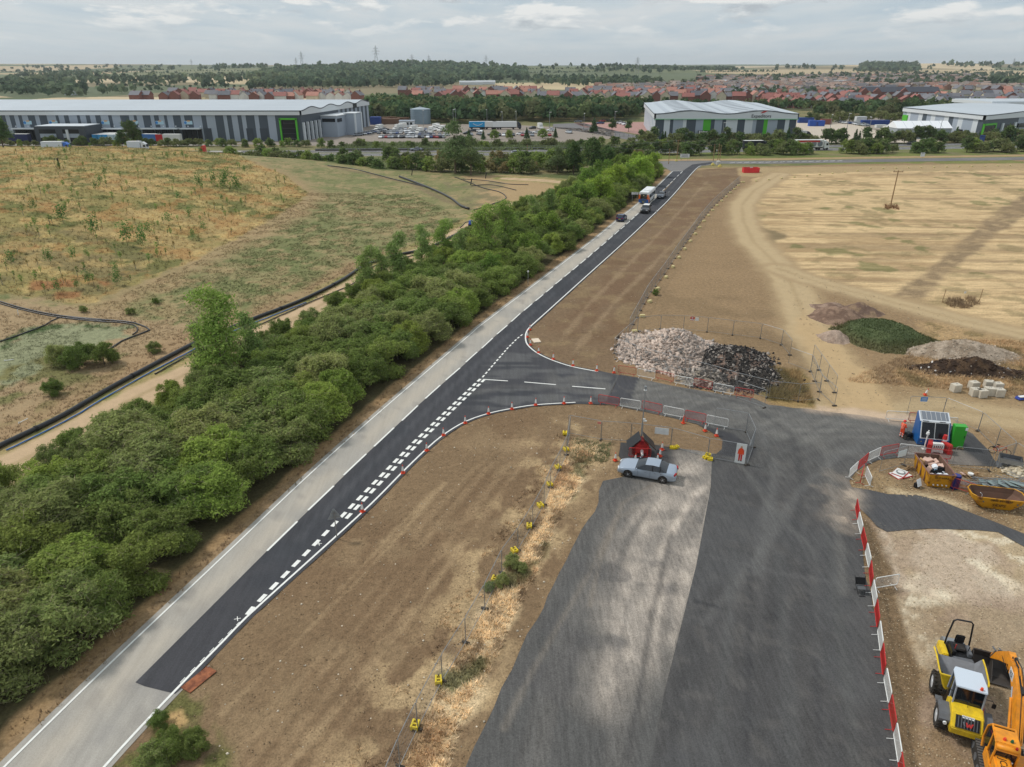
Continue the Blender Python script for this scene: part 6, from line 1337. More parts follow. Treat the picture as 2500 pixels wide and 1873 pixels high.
        MB().box((0, st[-1][0] - .01, .62), (.52, .03, .11)).build('number_plate', pm('yellow_plate', (214, 190, 60), .5), root)
        MB().box((0, 0, .24), (1.4, 3.6, .1)).build('underbody', black, root)
        h = MB()
        for s in (-1, 1):
            for yy in (.1, -.75): h.box((s * (W_ + .005), yy, .82), (.02, .18, .03))
        h.build('door_handles', chrome, root)
        dl = MB()
        for s in (-1, 1):
            for yy in (.72, -.32, -1.2): dl.box((s * (W_ + .001), yy, .62), (.006, .014, .56))
        dl.build('door_gaps', black, root)
    else:
        w = MB()
        for s in (-1, 1):
            for yy in (ya, yb): w.cyl((s * (W_ - .2), yy, r_), (s * (W_ + .01), yy, r_), r_, n=10)
        w.build('wheels', rubber, root)
    return root
silver = mat('silver_paint', sl(158, 170, 184), .25, metal=.35, coat=.7)
car('saloon_car', 'silver four door saloon car parked beside the camera trailer', (11.55, 52.05, .03), R(70.4), silver, 'saloon')
rdir = (G(1600, 460) - G(1519, 528)); rz_r = math.atan2(-rdir.x, rdir.y)
def at(px, py, dx=0, dy=0): g = G(px, py); return (g.x + dx, g.y + dy, .04)
car('hatchback_car', 'dark blue car driving away on the worn lane behind the bus', at(1519, 541, 0, 1.2), rz_r, mtl((34, 44, 84), 'blue_paint'), 'hatch')
car('suv_car', 'dark off-roader with a white roof driving towards the junction', at(1577, 520, 0, .6), rz_r + math.pi, mtl((40, 42, 46), 'black_paint'), 'suv', roofm=whitep)
car('saloon_car', 'dark grey car oncoming beside the bus', at(1617, 485, 0, 1.5), rz_r + math.pi, mtl((62, 70, 82), 'grey_paint'), 'saloon')
# bus
def bus():
    g = G(1577, 498); rt = thing('bus', 'single deck bus, white with blue and orange rear, driving away', 'bus', (g.x + .9, g.y + 4.0, .04), rz_r)
    L, w, h = 9.6, 1.22, 2.95; b = MB(); ring = lambda y, e=1, zz=0: [(w * e, y, .35), (w * e, y, 2.3), (w * e * .97, y, 2.75 - zz), (w * e * .85, y, h - zz), (-w * e * .85, y, h - zz), (-w * e * .97, y, 2.75 - zz), (-w * e, y, 2.3), (-w * e, y, .35)]
    b.loft([ring(-L / 2, .94, .06), ring(-L / 2 + .15), ring(L / 2 - .2), ring(L / 2, .94, .08)]); b.build('body', pm('bus_white', (226, 228, 228), .35), rt)
    rear = -L / 2 - .012
    MB().box((0, rear + .05, .78), (2.42, .2, .86)).build('rear_panel', pm('bus_blue', (38, 96, 168), .35), rt, bevel=.02)
    MB().box((0, rear - .06, .85), (1.5, .06, .44)).build('engine_grille', pm('bus_grille', (70, 84, 104), .5), rt)
    for s in (-1, 1):
        MB().box((s * 1.05, rear + .1, 1.75), (.42, .36, 1.05)).build('rear_corner', pm('bus_orange', (232, 122, 60), .4), rt, bevel=.03)
        MB().box((s * .86, rear - .09, 1.5), (.12, .04, .7)).build('tail_light', lampr, rt)
        MB().box((s * 1.225, .3, 1.75), (.03, L - 1.6, .95)).build('side_windows', glass, rt)
        MB().box((s * 1.228, -L / 2 + 1.0, 1.0), (.03, 1.6, 1.1)).build('side_panel', pm('bus_orange', (232, 122, 60), .4) if s > 0 else pm('bus_blue', (38, 96, 168), .35), rt)
        for y in (-2.9, 2.9): wheel(rt, s * 1.1, y, .48, .3, galv, low=True)
    MB().box((0, rear - .03, 1.85), (1.55, .08, 1.2)).build('rear_window', glass, rt, bevel=.02); MB().box((.0, rear - .09, 2.1), (.26, .03, .2)).build('route_number', pm('pale_digits', (225, 215, 170), .6), rt)
    MB().box((0, L / 2 + .01, 1.6), (2.1, .06, 1.5)).build('windscreen', glass, rt); MB().box((.2, -1.5, 3.0), (1.2, 1.6, .14)).build('roof_unit', pm('bus_white', (226, 228, 228), .35), rt, bevel=.03)
    MB().box((0, rear - .08, .52), (.52, .03, .12)).build('number_plate', pm('yellow_plate', (214, 190, 60), .5), rt)
bus()
# dumper
dyel = pm('dumper_yellow', (224, 190, 30), .45, var=.3, vs=2.6, coord='obj'); dgrey = pm('machine_grey', (92, 96, 102), .6, var=.35, vs=3, coord='obj'); exo = pm('excavator_orange', (228, 144, 26), .45, var=.3, vs=2.6, coord='obj')
def dumper():
    rt = thing('site_dumper', 'yellow articulated site dumper with pale cab roof and grey skip', 'dumper', (24.05, 27.75, 0), R(-24))
    for s in (-1, 1):
        wheel(rt, s * .98, -1.23, .60, .46, pm('pale_rim', (190, 192, 194), .5), low=True); wheel(rt, s * .98, 1.23, .60, .46, pm('pale_rim', (190, 192, 194), .5), low=True)
        m = MB(); m.prism([(-1.95, .95), (-1.95, 1.12), (-1.65, 1.34), (-.85, 1.34), (-.5, 1.0), (-.5, .85), (-.8, 1.18), (-1.6, 1.18), (-1.85, .95)], s * .72, s * 1.22, 'x'); m.build('mudguard', dgrey, rt)
    MB().box((0, -.2, .75), (.8, 3.6, .35)).build('chassis', dgrey, rt, bevel=.03)
    c = MB(); c.prism([(-2.25, .62), (-2.28, 1.05), (-1.75, 1.62), (-1.2, 1.72), (-.9, 1.72), (-.3, 1.3), (-.3, .7)], -.72, .72, 'x'); c.build('engine_hood', dyel, rt, bevel=.05)
    dirv = Matrix.Rotation(R(-43), 4, 'X')
    MB().box((0, -2.05, 1.36), (1.08, .04, .62), M=dirv).build('grille', black, rt)
    for k in range(7): MB().box((-.42 + k * .14, -2.075, 1.385), (.03, .03, .56), M=dirv).build('grille_bar', dgrey, rt)
    fm = Matrix.Translation((0, -2.12, 1.34)) @ Matrix.Rotation(R(46), 4, 'X'); lg = MB(); lg.T = fm
    for pts, mm_ in (([(-.24, .1), (-.17, .1), (-.1, -.1), (-.17, -.1)], dgrey), ([(-.1, .1), (-.03, .1), (.01, -.02), (.05, .06), (.1, .06), (.12, -.02), (.18, .1), (.25, .1), (.16, -.12), (.09, -.12), (.06, -.03), (.02, -.12), (-.05, -.12)], redp)):
        lg.use(mm_); lg.prism(pts, .02, .04, 'z')
    lg.build('maker_badge', None, rt)
    p = MB(); p.T = Matrix.Translation((0, -1.86, 1.56)) @ Matrix.Rotation(R(46), 4, 'X'); p.box((0, 0, .02), (.56, .13, .02)); p.build('number_plate', lampw, rt)
    text(rt, 'AE 23 HGX', .105, Matrix.Translation((0, -1.878, 1.588)) @ Matrix.Rotation(R(46), 4, 'X'), black, 'plate_text', .003)
    # cab
    cb = MB(); cb.prism([(-1.15, 1.6), (-.98, 2.62), (.18, 2.62), (.3, 1.3), (-.3, 1.2), (-.9, 1.66)], -.64, .64, 'x'); cb.build('cab_glass', glass, rt)
    fr = MB()
    for s in (-1, 1):
        for a, b in (((-1.17, 1.6), (-1.0, 2.66)), ((.3, 1.3), (.18, 2.66)), ((-1.0, 2.66), (.18, 2.66)), ((-1.17, 1.6), (-.3, 1.22)), ((-.45, 1.25), (-.42, 2.66))): fr.cyl((s * .66, *a), (s * .66, *b), .045, n=6)
    for a in ((-1.17, 1.62), (-1.0, 2.66), (.18, 2.66)): fr.cyl((-.66, *a), (.66, *a), .05, n=6)
    fr.build('cab_frame', pm('cab_frame_grey', (148, 154, 162), .5), rt)
    r_ = MB(); r_.prism([(-.70, -1.12), (.70, -1.12), (.74, -.6), (.62, .36), (-.62, .36), (-.72, .1)], 2.68, 2.78, 'z'); r_.build('cab_roof', pm('pale_roof', (196, 206, 216), .4), rt, bevel=.03)
    MB().cyl((.42, -.95, 2.78), (.42, -.95, 2.93), .08, .06, 10).build('beacon', orange, rt)
    MB().cyl((0, -1.02, 2.0), (.0, -1.3, 1.72), .012, n=4).build('wiper', black, rt)
    sw = MB(); sw.tube([(.22 * math.cos(a), -.75 + .1 * math.sin(a), 1.95 + .2 * math.sin(a)) for a in [k * math.pi / 6 for k in range(13)]], .018, 5); sw.build('steering_wheel', black, rt, fix=False)
    for s in (-1, 1):
        MB().tube([(s * .66, -1.0, 2.3), (s * 1.0, -1.05, 2.35), (s * 1.1, -1.05, 2.2)], .02, 5).build('mirror_arm', black, rt, fix=False); MB().box((s * 1.12, -1.05, 2.05), (.18, .05, .3)).build('mirror', black, rt, bevel=.02)
        MB().cyl((s * .95, -2.02, 1.0), (s * .95, -2.1, 1.0), .09, .09, 10).build('headlight', lampw, rt)
        MB().box((s * 1.0, -.25, .75), (.34, .6, .06)).build('step', dgrey, rt)
    MB().tube([(.72, -1.5, .7), (.78, -1.2, 1.4), (.74, -.8, 1.9)], .03, 5).build('handrail', redp, rt, fix=False)
    gd = MB(); gd.tube([(-.6, .42, 2.2), (-.5, .5, 2.62), (.5, .5, 2.62), (.6, .42, 2.2)], .025, 5)
    for k in range(6): x = -.42 + k * .17; gd.cyl((x, .5, 2.6), (x, .45, 2.1), .016, n=4)
    gd.build('guard_rail', black, rt, fix=False)
    # skip: open top hopper with sloping front lip
    def hop(y, z0, z1, w0, w1): return [(-w1, y, z1), (-w0, y, z0), (w0, y, z0), (w1, y, z1)]
    secs = [hop(.42, .98, 1.95, .70, 1.12), hop(.8, .82, 1.95, .78, 1.16), hop(1.9, .82, 1.90, .80, 1.18), hop(2.75, 1.28, 1.72, .92, 1.20)]
    k = MB(); k.loft(secs, cap=False, closed=False); k.raw(secs[0], [(0, 1, 2, 3)])
    ins = [[(x * .95, y + (.04 if i == 0 else 0), z + (.05 if j in (1, 2) else .0)) for j, (x, y, z) in enumerate(s_)] for i, s_ in enumerate(secs)]
    for a, b in zip(secs, secs[1:]):      # rim
        for j in (0, 3):
            k.cyl(a[j], b[j], .045, n=6)
    k.cyl(secs[0][0], secs[0][3], .05, n=6); k.build('skip', dyel, rt, fix=False)
    q = MB(); q.loft(ins, cap=False, closed=False); q.raw(ins[0], [(0, 3, 2, 1)]); q.build('skip_lining', pm('worn_grey_steel', (120, 122, 126), .55, var=.25, vs=2.2, coord='obj'), rt, fix=False)
dumper()
# roller behind the skip
rt = thing('ride_on_roller', 'small roller with black roll bar and seat behind the dumper skip', 'roller', (25.95, 31.2, 0), R(-17))
MB().box((0, 0, .75), (1.0, 1.5, .5)).build('body', black, rt, bevel=.06); MB().box((-.75, .2, .62), (.35, 1.2, .5)).build('side_panel', dyel, rt, bevel=.05); MB().box((0, -.95, .85), (1.1, .7, .5)).build('engine_cover', dgrey, rt, bevel=.08)
for y in (-1.25, 1.15): MB().cyl((-.55, y, .38), (.55, y, .38), .38, n=20).build('drum', galv, rt)
MB().box((0, .1, 1.15), (.55, .55, .14)).build('seat', dark, rt, bevel=.04); MB().box((0, .42, 1.48), (.5, .14, .6)).build('seat_back', black, rt, bevel=.06)
for s in (-1, 1): MB().box((s * .42, -.1, 1.12), (.2, .8, .3)).build('console', dgrey if s > 0 else black, rt, bevel=.03); MB().cyl((s * .34, -.2, 1.2), (s * .34, -.25, 1.6), .025, n=5).build('lever', redp if s < 0 else black, rt)
MB().tube([(-.62, .55, .8), (-.6, .6, 1.4), (-.5, .62, 2.55), (-.36, .62, 2.68), (.36, .62, 2.68), (.5, .62, 2.55), (.6, .6, 1.4), (.62, .55, .8)], .05, 8).build('roll_bar', black, rt, smooth=True, fix=False)
# excavator
def excavator():
    rt = thing('excavator', 'orange yellow tracked excavator at the bottom right corner', 'excavator', (24.1, 23.6, 0), R(-24))
    for s in (-1, 1):
        t = MB(); n = 26; L = 1.55; pts = []
        for k in range(13): a = -math.pi / 2 + math.pi * k / 12; pts.append((L + .38 * math.cos(a), .40 + .38 * math.sin(a)))
        for k in range(13): a = math.pi / 2 + math.pi * k / 12; pts.append((-L + .38 * math.cos(a), .40 + .38 * math.sin(a)))
        t.prism(pts, s * .78, s * 1.28, 'x')
        e = bpy.data.objects.new('track', None); COL.objects.link(e); e.parent = rt; t.build('belt', rubber, e)
        sh = MB(); ln = []
        P_ = [Vector((0, a, b)) for a, b in pts] + [Vector((0, *pts[0]))]; q = resample(P_, .17, False)
        for i in range(len(q) - 1):
            d = (q[i + 1] - q[i]); a = math.atan2(d.z, d.y); c_ = (q[i] + q[i + 1]) / 2; nrm = Vector((0, -math.sin(a), math.cos(a)))
            sh.box((s * 1.03, c_.y + d.z / (d.length + 1e-6) * .02, c_.z - d.y / (d.length + 1e-6) * .02), (.54, .12, .05), M=Matrix.Rotation(a, 4, 'X'))
        sh.build('shoes', pm('track_steel', (84, 82, 80), .7, var=.3, vs=4, coord='obj'), e)
        for y in (-1.5, -.75, 0, .75, 1.5): MB().cyl((s * 1.2, y, .36), (s * 1.31, y, .36), .2, n=12).build('roller_wheel', dgrey, e)
    MB().box((0, 0, .6), (1.6, 2.2, .45)).build('undercarriage', dgrey, rt, bevel=.04); MB().cyl((0, 0, .8), (0, 0, 1.0), .6, n=20).build('slew_ring', black, rt)
    MB().box((0, -.7, 1.35), (2.4, 2.2, .7)).build('house', exo, rt, bevel=.08); MB().box((-.78, -1.1, 1.95), (.72, 1.4, .55)).build('side_cover', exo, rt, bevel=.08); MB().box((.45, -1.4, 1.85), (1.4, 1.0, .4)).build('engine_cover', exo, rt, bevel=.08)
    MB().box((0, -1.9, 1.4), (2.3, .5, .8)).build('counterweight', dgrey, rt, bevel=.1)
    # cab
    c = MB(); c.prism([(-.62, 1.1), (-.66, 2.55), (-.5, 2.78), (.55, 2.8), (.98, 2.3), (1.08, 1.5), (.9, 1.05)], -1.12, -.22, 'x'); c.build('cab_glass', glass, rt)
    f = MB()
    for x in (-1.14, -.2):
        for a, b in (((-.64, 1.05), (-.68, 2.6)), ((-.68, 2.6), (-.5, 2.84)), ((-.5, 2.84), (.58, 2.86)), ((.58, 2.86), (1.02, 2.3)), ((1.02, 2.3), (1.12, 1.45)), ((1.12, 1.45), (.92, 1.0)), ((.15, 1.0), (.1, 2.85))): f.cyl((x, *a), (x, *b), .05, n=6)
    for a in ((-.5, 2.84), (.58, 2.86), (1.1, 1.45), (-.68, 2.6)): f.cyl((-1.14, *a), (-.2, *a), .05, n=6)
    f.build('cab_frame', exo, rt); MB().box((-.67, -.05, 2.88), (1.0, .95, .08)).build('cab_roof', exo, rt, bevel=.03); MB().cyl((-1.12, -.6, 2.74), (-.22, -.6, 2.74), .13, n=12).build('rear_roof_edge', exo, rt, smooth=True)
    MB().box((-.67, .78, 2.62), (.74, .5, .03), M=Matrix.Rotation(R(-48), 4, 'X')).build('roof_window', pm('pale_glass', (150, 160, 166), .2), rt); MB().box((-.67, 1.0, 2.42), (.9, .02, .4), M=Matrix.Rotation(R(35), 4, 'X')).build('sun_visor', dgrey, rt)
    MB().cyl((-.8, -.28, 2.92), (-.8, -.28, 3.05), .08, .05, 10).build('beacon', orange, rt); MB().cyl((-.5, -.3, 2.92), (-.5, -.3, 3.05), .08, .05, 10).build('beacon', pm('green_beacon', (30, 90, 60), .3), rt); MB().cyl((-.35, -.62, 2.84), (-.35, -.62, 2.95), .06, n=8).build('work_light', lampr, rt)
    MB().cyl((-.6, -.7, 2.4), (-.75, -.7, 1.7), .02, n=4).build('wiper', black, rt); MB().box((-.5, -.69, 1.9), (.3, .02, .4), M=Matrix.Rotation(R(14), 4, 'Y')).build('paper_notice', lampw, rt)
    text(rt, 'JCB', .42, Matrix.Translation((-.80, -1.1, 2.235)) @ Matrix.Rotation(R(-90), 4, 'Z') , black, 'lettering', .004)
    # boom, dipper, bucket
    SH = Vector((-.05, -.5, 0)); B = [Vector(v) + SH for v in ((.2, 1.35, 1.75), (.17, 2.9, 3.3), (.25, 4.4, 3.45), (.39, 5.98, 3.0))]
    def arm(name, pts, ws, hs, m, parent):
        rings = []
        for i, p in enumerate(pts):
            t = (pts[min(i + 1, len(pts) - 1)] - pts[max(i - 1, 0)]).normalized(); a = t.cross(Vector((0, 0, 1))).normalized(); u = a.cross(t)
            rings.append([p + a * ws[i] * sx + u * hs[i] * sz for sx, sz in ((-1, -1), (1, -1), (1, 1), (-1, 1))])
        return MB().loft(rings).build(name, m, parent, bevel=.015)
    bo = arm('boom', B, (.17, .19, .18, .15), (.22, .42, .36, .18), exo, rt)
    D = [Vector(v) + SH for v in ((.39, 5.5, 3.25), (.39, 6.1, 3.05), (.36, 7.4, 2.0), (.33, 8.5, 1.0))]
    di = arm('dipper', D, (.14, .17, .14, .12), (.16, .34, .24, .15), exo, rt)
    MB().cyl(B[1] + Vector((.0, -.3, .5)), D[0] + Vector((0, 0, .35)), .075, n=8).build('ram', black, bo); 
    for s in (-1, 1): MB().cyl((.17 + s * .26, 1.2, 1.45), (.17 + s * .26, 2.7, 2.95), .07, n=8).build('lift_ram', exo, bo); MB().cyl((.17 + s * .26, 2.2, 2.45), (.2 + s * .26, 3.1, 3.3), .04, n=8).build('rod', chrome, bo)
    for s in (-.09, 0, .09): MB().tube([Vector(v_) + SH for v_ in [(.2 + s, 1.0, 2.3), (.2 + s, 2.6, 3.75), (.28 + s, 4.4, 3.95), (.38 + s, 5.7, 3.5), (.34 + s, 5.5, 2.5), (.3 + s, 6.6, 2.5), (.36 + s, 7.4, 2.35)]], .022, 5).build('hydraulic_hose', black if s else exo, bo, smooth=True, fix=False)
    MB().cyl(Vector((.38, 6.6, 2.95)) + SH, Vector((.35, 7.9, 1.9)) + SH, .07, n=8).build('bucket_ram', black, di)
    lk = MB(); lk.T = Matrix.Translation(SH)
    for s in (-1, 1): lk.cyl((.35 + s * .13, 7.9, 1.9), (.35 + s * .13, 8.45, .95), .045, n=6); lk.cyl((.35 + s * .16, 7.9, 1.9), (.38 + s * .16, 8.55, 1.6), .045, n=6)
    lk.build('linkage', dgrey, di)
    # wide grading bucket, mouth towards the machine
    bk = MB(); bk.T = Matrix.Translation(SH); prof = [(8.5, 1.25), (8.75, .7), (8.5, .2), (7.9, .04), (7.25, .12), (7.3, .16), (7.9, .1), (8.42, .26), (8.64, .7), (8.45, 1.2)]
    bk.prism(prof, -.65, 1.25, 'x')
    for x in (-.66, .3, 1.23): bk.prism([(8.5, 1.2), (8.72, .7), (8.5, .2), (7.9, .06), (7.3, .14)], x, x + .04, 'x')
    bk.build('bucket', pm('worn_black_steel', (58, 54, 52), .6, var=.3, vs=3, coord='obj'), rt)
    # maker plate on the boom side facing the cab
    bdir = (B[3] - B[2]).normalized(); c0 = B[2].lerp(B[3], .25) + Vector((0, 0, .0)); zc = (c0 - Vector((0, 0, 0)))
    ax = bdir; n_ = Vector((-1, 0, 0)); uy = n_.cross(ax).normalized()
    M4 = Matrix(((ax.x, uy.x, n_.x, c0.x - .20), (ax.y, uy.y, n_.y, c0.y - .3), (ax.z, uy.z, n_.z, c0.z), (0, 0, 0, 1)))
    w = MB(); w.T = M4; w.box((0, 0, .01), (.95, .42, .02)); w.build('white_plate', lampw, bo); text(bo, 'JCB', .38, M4 @ Matrix.Translation((0, 0, .024)), black, 'lettering', .004)
excavator()
# person in orange
def person():
    g = G(2199, 1069); rt = thing('person', 'worker in orange hi-vis clothes and red helmet standing on the asphalt', 'person', (g.x, g.y, .03), R(-70))
    V = {'pel': (0, 0, .98, .16), 'ch': (0, .0, 1.32, .19), 'nk': (0, 0, 1.52, .07), 'hd': (0, .03, 1.60, .075), 'ht': (0, .02, 1.72, .08),
         'sl': (-.2, 0, 1.43, .075), 'el': (-.27, .02, 1.16, .055), 'wl': (-.2, .22, 1.08, .04), 'sr': (.2, 0, 1.43, .075), 'er': (.27, .03, 1.16, .055), 'wr': (.14, .26, 1.12, .04),
         'hl': (-.1, 0, .9, .11), 'kl': (-.12, .03, .5, .085), 'al': (-.13, -.01, .1, .06), 'tl': (-.14, .15, .04, .05), 'hr': (.1, 0, .9, .11), 'kr': (.13, .02, .5, .085), 'ar': (.15, -.02, .1, .06), 'tr': (.17, .14, .04, .05)}
    E = [('pel', 'ch'), ('ch', 'nk'), ('nk', 'hd'), ('hd', 'ht'), ('ch', 'sl'), ('sl', 'el'), ('el', 'wl'), ('ch', 'sr'), ('sr', 'er'), ('er', 'wr'), ('pel', 'hl'), ('hl', 'kl'), ('kl', 'al'), ('al', 'tl'), ('pel', 'hr'), ('hr', 'kr'), ('kr', 'ar'), ('ar', 'tr')]
    ks = list(V); me = bpy.data.meshes.new('body'); me.from_pydata([V[k][:3] for k in ks], [(ks.index(a), ks.index(b)) for a, b in E], [])
    o = bpy.data.objects.new('body', me); COL.objects.link(o); md_ = o.modifiers.new('s', 'SKIN'); sv = me.skin_vertices[0].data
    for i, k in enumerate(ks): sv[i].radius = (V[k][3], V[k][3] * (.8 if k in ('ch', 'pel') else 1)); sv[i].use_root = (k == 'pel')
    s2 = o.modifiers.new('u', 'SUBSURF'); s2.levels = s2.render_levels = 2
    bpy.context.view_layer.update(); ev = o.evaluated_get(bpy.context.evaluated_depsgraph_get()); m2_ = bpy.data.meshes.new_from_object(ev); bpy.data.objects.remove(o)
    for m in (hv, whitep, skin, black): m2_.materials.append(m)
    for p in m2_.polygons:
        z = p.center.z; x = abs(p.center.x); y = p.center.y
        p.material_index = 3 if z < .12 else (1 if (.2 < z < .28 or .42 < z < .48 or (1.12 < z < 1.17 and x < .2) or (1.28 < z < 1.33 and x < .2)) else (2 if z > 1.5 or (y > .2 and z > .9) else 0))
    b = bpy.data.objects.new('body', m2_); COL.objects.link(b); b.parent = rt; m2_.polygons.foreach_set('use_smooth', [True] * len(m2_.polygons))
    h = MB(); h.loft([[(.125 * f * math.cos(a), .02 + .14 * f * math.sin(a), z) for a in [k * math.pi / 6 for k in range(12)]] for f, z in ((1.15, 1.695), (1.0, 1.72), (.96, 1.78), (.7, 1.83), (.25, 1.85))]); h.build('helmet', pm('helmet_red', (220, 52, 40), .35), rt, smooth=True)
    MB().box((0, .12, 1.64), (.02, .04, .05)).build('nose', skin, rt)
    f = MB()
    for s in (-1, 1):
        bx, by, bz = (.17 if s > 0 else -.19), (.28 if s > 0 else .24), (1.12 if s > 0 else 1.07)
        f.box((bx, by + .03, bz), (.08, .09, .035))
        for k in range(4): f.tube([(bx - .03 + k * .02, by + .07, bz), (bx - .03 + k * .02, by + .105 + .006 * (k in (1, 2)), bz - .01), (bx - .03 + k * .02, by + .12, bz - .035)], .009, 5)
        f.tube([(bx - s * .04, by + .02, bz), (bx - s * .06, by + .06, bz + .01), (bx - s * .05, by + .085, bz)], .01, 5)
    f.build('hands', skin, rt, smooth=True)
    v = MB(); v.loft([[(w_ * math.cos(a), dd * math.sin(a), z) for a in [k * math.pi / 6 for k in range(12)]] for w_, dd, z in ((.185, .155, .98), (.195, .165, 1.2), (.2, .165, 1.38), (.13, .12, 1.5))], cap=False); v.build('vest', pm('vest_pale', (240, 150, 130), .6, col2=sl(236, 82, 42), vs=7, thr=(.45, .55), coord='obj'), rt, smooth=True)
person()
# eco cabin
def cabin():
    a = G(2237, 1089); rt = thing('welfare_cabin', 'blue site cabin with black and grey solar panels beside the worker', 'cabin', (a.x, a.y, .03), R(-12))
    bl = pm('cabin_blue', (24, 88, 150), .4, var=.1, vs=1); W_ = 2.6; prof = [(0, .15), (0, .8), (.65, 2.25), (1.65, 2.85), (1.75, 2.7), (1.75, .15)]
    c = MB(); c.prism(prof, 0, W_, 'x'); c.build('body', bl, rt, bevel=.02)
    def onslope(p0, p1, u0, u1, v0, v1, lift, name, m, parent):
        A = Vector((0, p0[0], p0[1])); B = Vector((0, p1[0], p1[1])); d = B - A; nrm = Vector((0, -d.z, d.y)).normalized(); ps = []
        for u, v in ((u0, v0), (u1, v0), (u1, v1), (u0, v1)): ps.append(Vector((u, 0, 0)) + A + d * v + nrm * lift)
        q = MB(); q.raw(ps + [p_ - nrm * .03 for p_ in ps], [(0, 1, 2, 3), (4, 7, 6, 5), (0, 4, 5, 1), (1, 5, 6, 2), (2, 6, 7, 3), (3, 7, 4, 0)]); return q.build(name, m, parent)
    onslope(prof[1], prof[2], .12, W_ - .12, .0, .99, .03, 'panel_frame', whitep, rt)
    pv = pm('solar_cells', (20, 21, 26), .25); pg = pm('solar_grey', (118, 124, 132), .25)
    for u0, u1 in ((.2, 1.26), (1.34, 2.4)): onslope(prof[1], prof[2], u0, u1, .05, .95, .06, 'solar_panel', pv, rt); onslope(prof[2], prof[3], u0 - .04, u1 + .04, .16, .92, .06, 'solar_panel', pg, rt)
    onslope(prof[2], prof[3], .02, W_ - .02, 0, .98, .03, 'roof_frame', pm('pale_frame', (206, 210, 214), .4), rt)
    for k in range(6): onslope(prof[2], prof[3], .2 + k * .4, .22 + k * .4, .16, .92, .075, 'cell_line', whitep, rt)
    for x in (.5, 1.9): MB().box((x, .64, 2.29), (.5, .08, .05)).build('bracket', dgrey, rt)
    MB().box((2.0, .8, 1.0), (.02, .02, .02)).build('bolt', dgrey, rt)
    for x in (.35, W_ - .35): MB().box((x, .85, .1), (.3, 1.6, .12)).build('skid', dgrey, rt)
    MB().box((.3, -.01, .5), (.1, .01, .06)).build('sticker', yellow, rt)
    return a
ca = cabin()
ex = Vector((math.cos(R(-12)), math.sin(R(-12)), 0)); ey = Vector((-ex.y, ex.x, 0))
p_ = ca + ex * 3.35 + ey * .15; rt = thing('green_cabinet', 'bright green upright cabinet on a timber pallet right of the blue cabin', 'cabinet', (p_.x, p_.y, .03), R(-10))
MB().box((0, .3, 1.2), (1.05, .7, 2.1)).build('body', pm('bright_green', (52, 158, 44), .4, var=.08, vs=1), rt, bevel=.03); MB().box((.42, -.06, 2.05), (.2, .02, .28)).build('label', lampw, rt); MB().box((.4, -.07, 1.25), (.05, .04, .25)).build('handle', black, rt)
m = MB(); m.box((0, .3, .12), (1.2, .9, .03))
for x in (-.5, -.25, 0, .25, .5): m.box((x, .3, .05), (.08, .9, .1))
m.build('pallet', wood, rt)
p_ = ca + ex * .5 - ey * .5; rt = thing('white_post', 'slim white post with a camera dome before the blue cabin', 'post', (p_.x, p_.y, .03)); MB().cyl((0, 0, 0), (0, 0, 1.9), .06, n=8).build('post', whitep, rt); MB().cyl((-.05, -.05, 1.55), (-.05, -.05, 1.75), .15, .12, 10).build('dome', whitep, rt); MB().box((0, 0, .03), (.4, .4, .06)).build('foot_plate', whitep, rt)
def wbar(p, rz, m, lab):
    rt = thing('plastic_barrier', lab, 'barrier', (p.x, p.y, .03), rz); b = MB(); b.prism([(-.55, 0), (-.5, .22), (-.5, .86), (-.42, .95), (.42, .95), (.5, .86), (.5, .22), (.55, 0), (.3, 0), (.25, .08), (-.25, .08), (-.3, 0)], -.18, .18); b.build('body', m, rt, bevel=.03)
    q = MB()
    for k in range(5): q.box((-.32 + k * .16, -.185, .62), (.07, .03, .26))
    q.build('slots', pm('slot_red', (120, 24, 30), .6) if m is whitep else dark, rt)
wbar(ca + ex * 1.35 - ey * .95, R(-10), whitep, 'white slotted plastic barrier standing before the blue cabin'); wbar(ca + ex * .8 - ey * .75, R(60), redp, 'red plastic barrier left of the white slotted one'); wbar(ca + ex * 2.15 - ey * .75, R(-70), redp, 'red plastic barrier right of the white slotted one')
p_ = ca + ex * 2.0 - ey * .4; rt = thing('fire_point', 'red fire point stand with a white notice before the cabin', 'stand', (p_.x, p_.y, .03), R(-12)); MB().cyl((0, 0, 0), (0, 0, 1.2), .04, n=6).build('pole', redp, rt); MB().cyl((0, 0, 1.15), (0, -.02, 1.55), .2, .16, 10).build('bell', redp, rt); MB().box((0, -.12, .95), (.35, .03, .3)).build('notice', lampw, rt); MB().cyl((.15, -.1, .05), (.15, -.1, .6), .09, n=8).build('extinguisher', redp, rt)
p_ = ca - ex * .42 + ey * 1.3; rt = thing('wheeled_generator', 'small black wheeled generator left of the blue cabin', 'generator', (p_.x, p_.y, .03), R(20)); MB().box((0, 0, .45), (.6, .5, .4)).build('engine', black, rt, bevel=.05)
for s in (-1, 1): MB().cyl((s * .34, 0, .22), (s * .42, 0, .22), .22, n=12).build('wheel', rubber, rt)
MB().tube([(-.28, .3, .4), (-.28, .6, .9), (.28, .6, .9), (.28, .3, .4)], .02, 5).build('handle', dgrey, rt, fix=False)
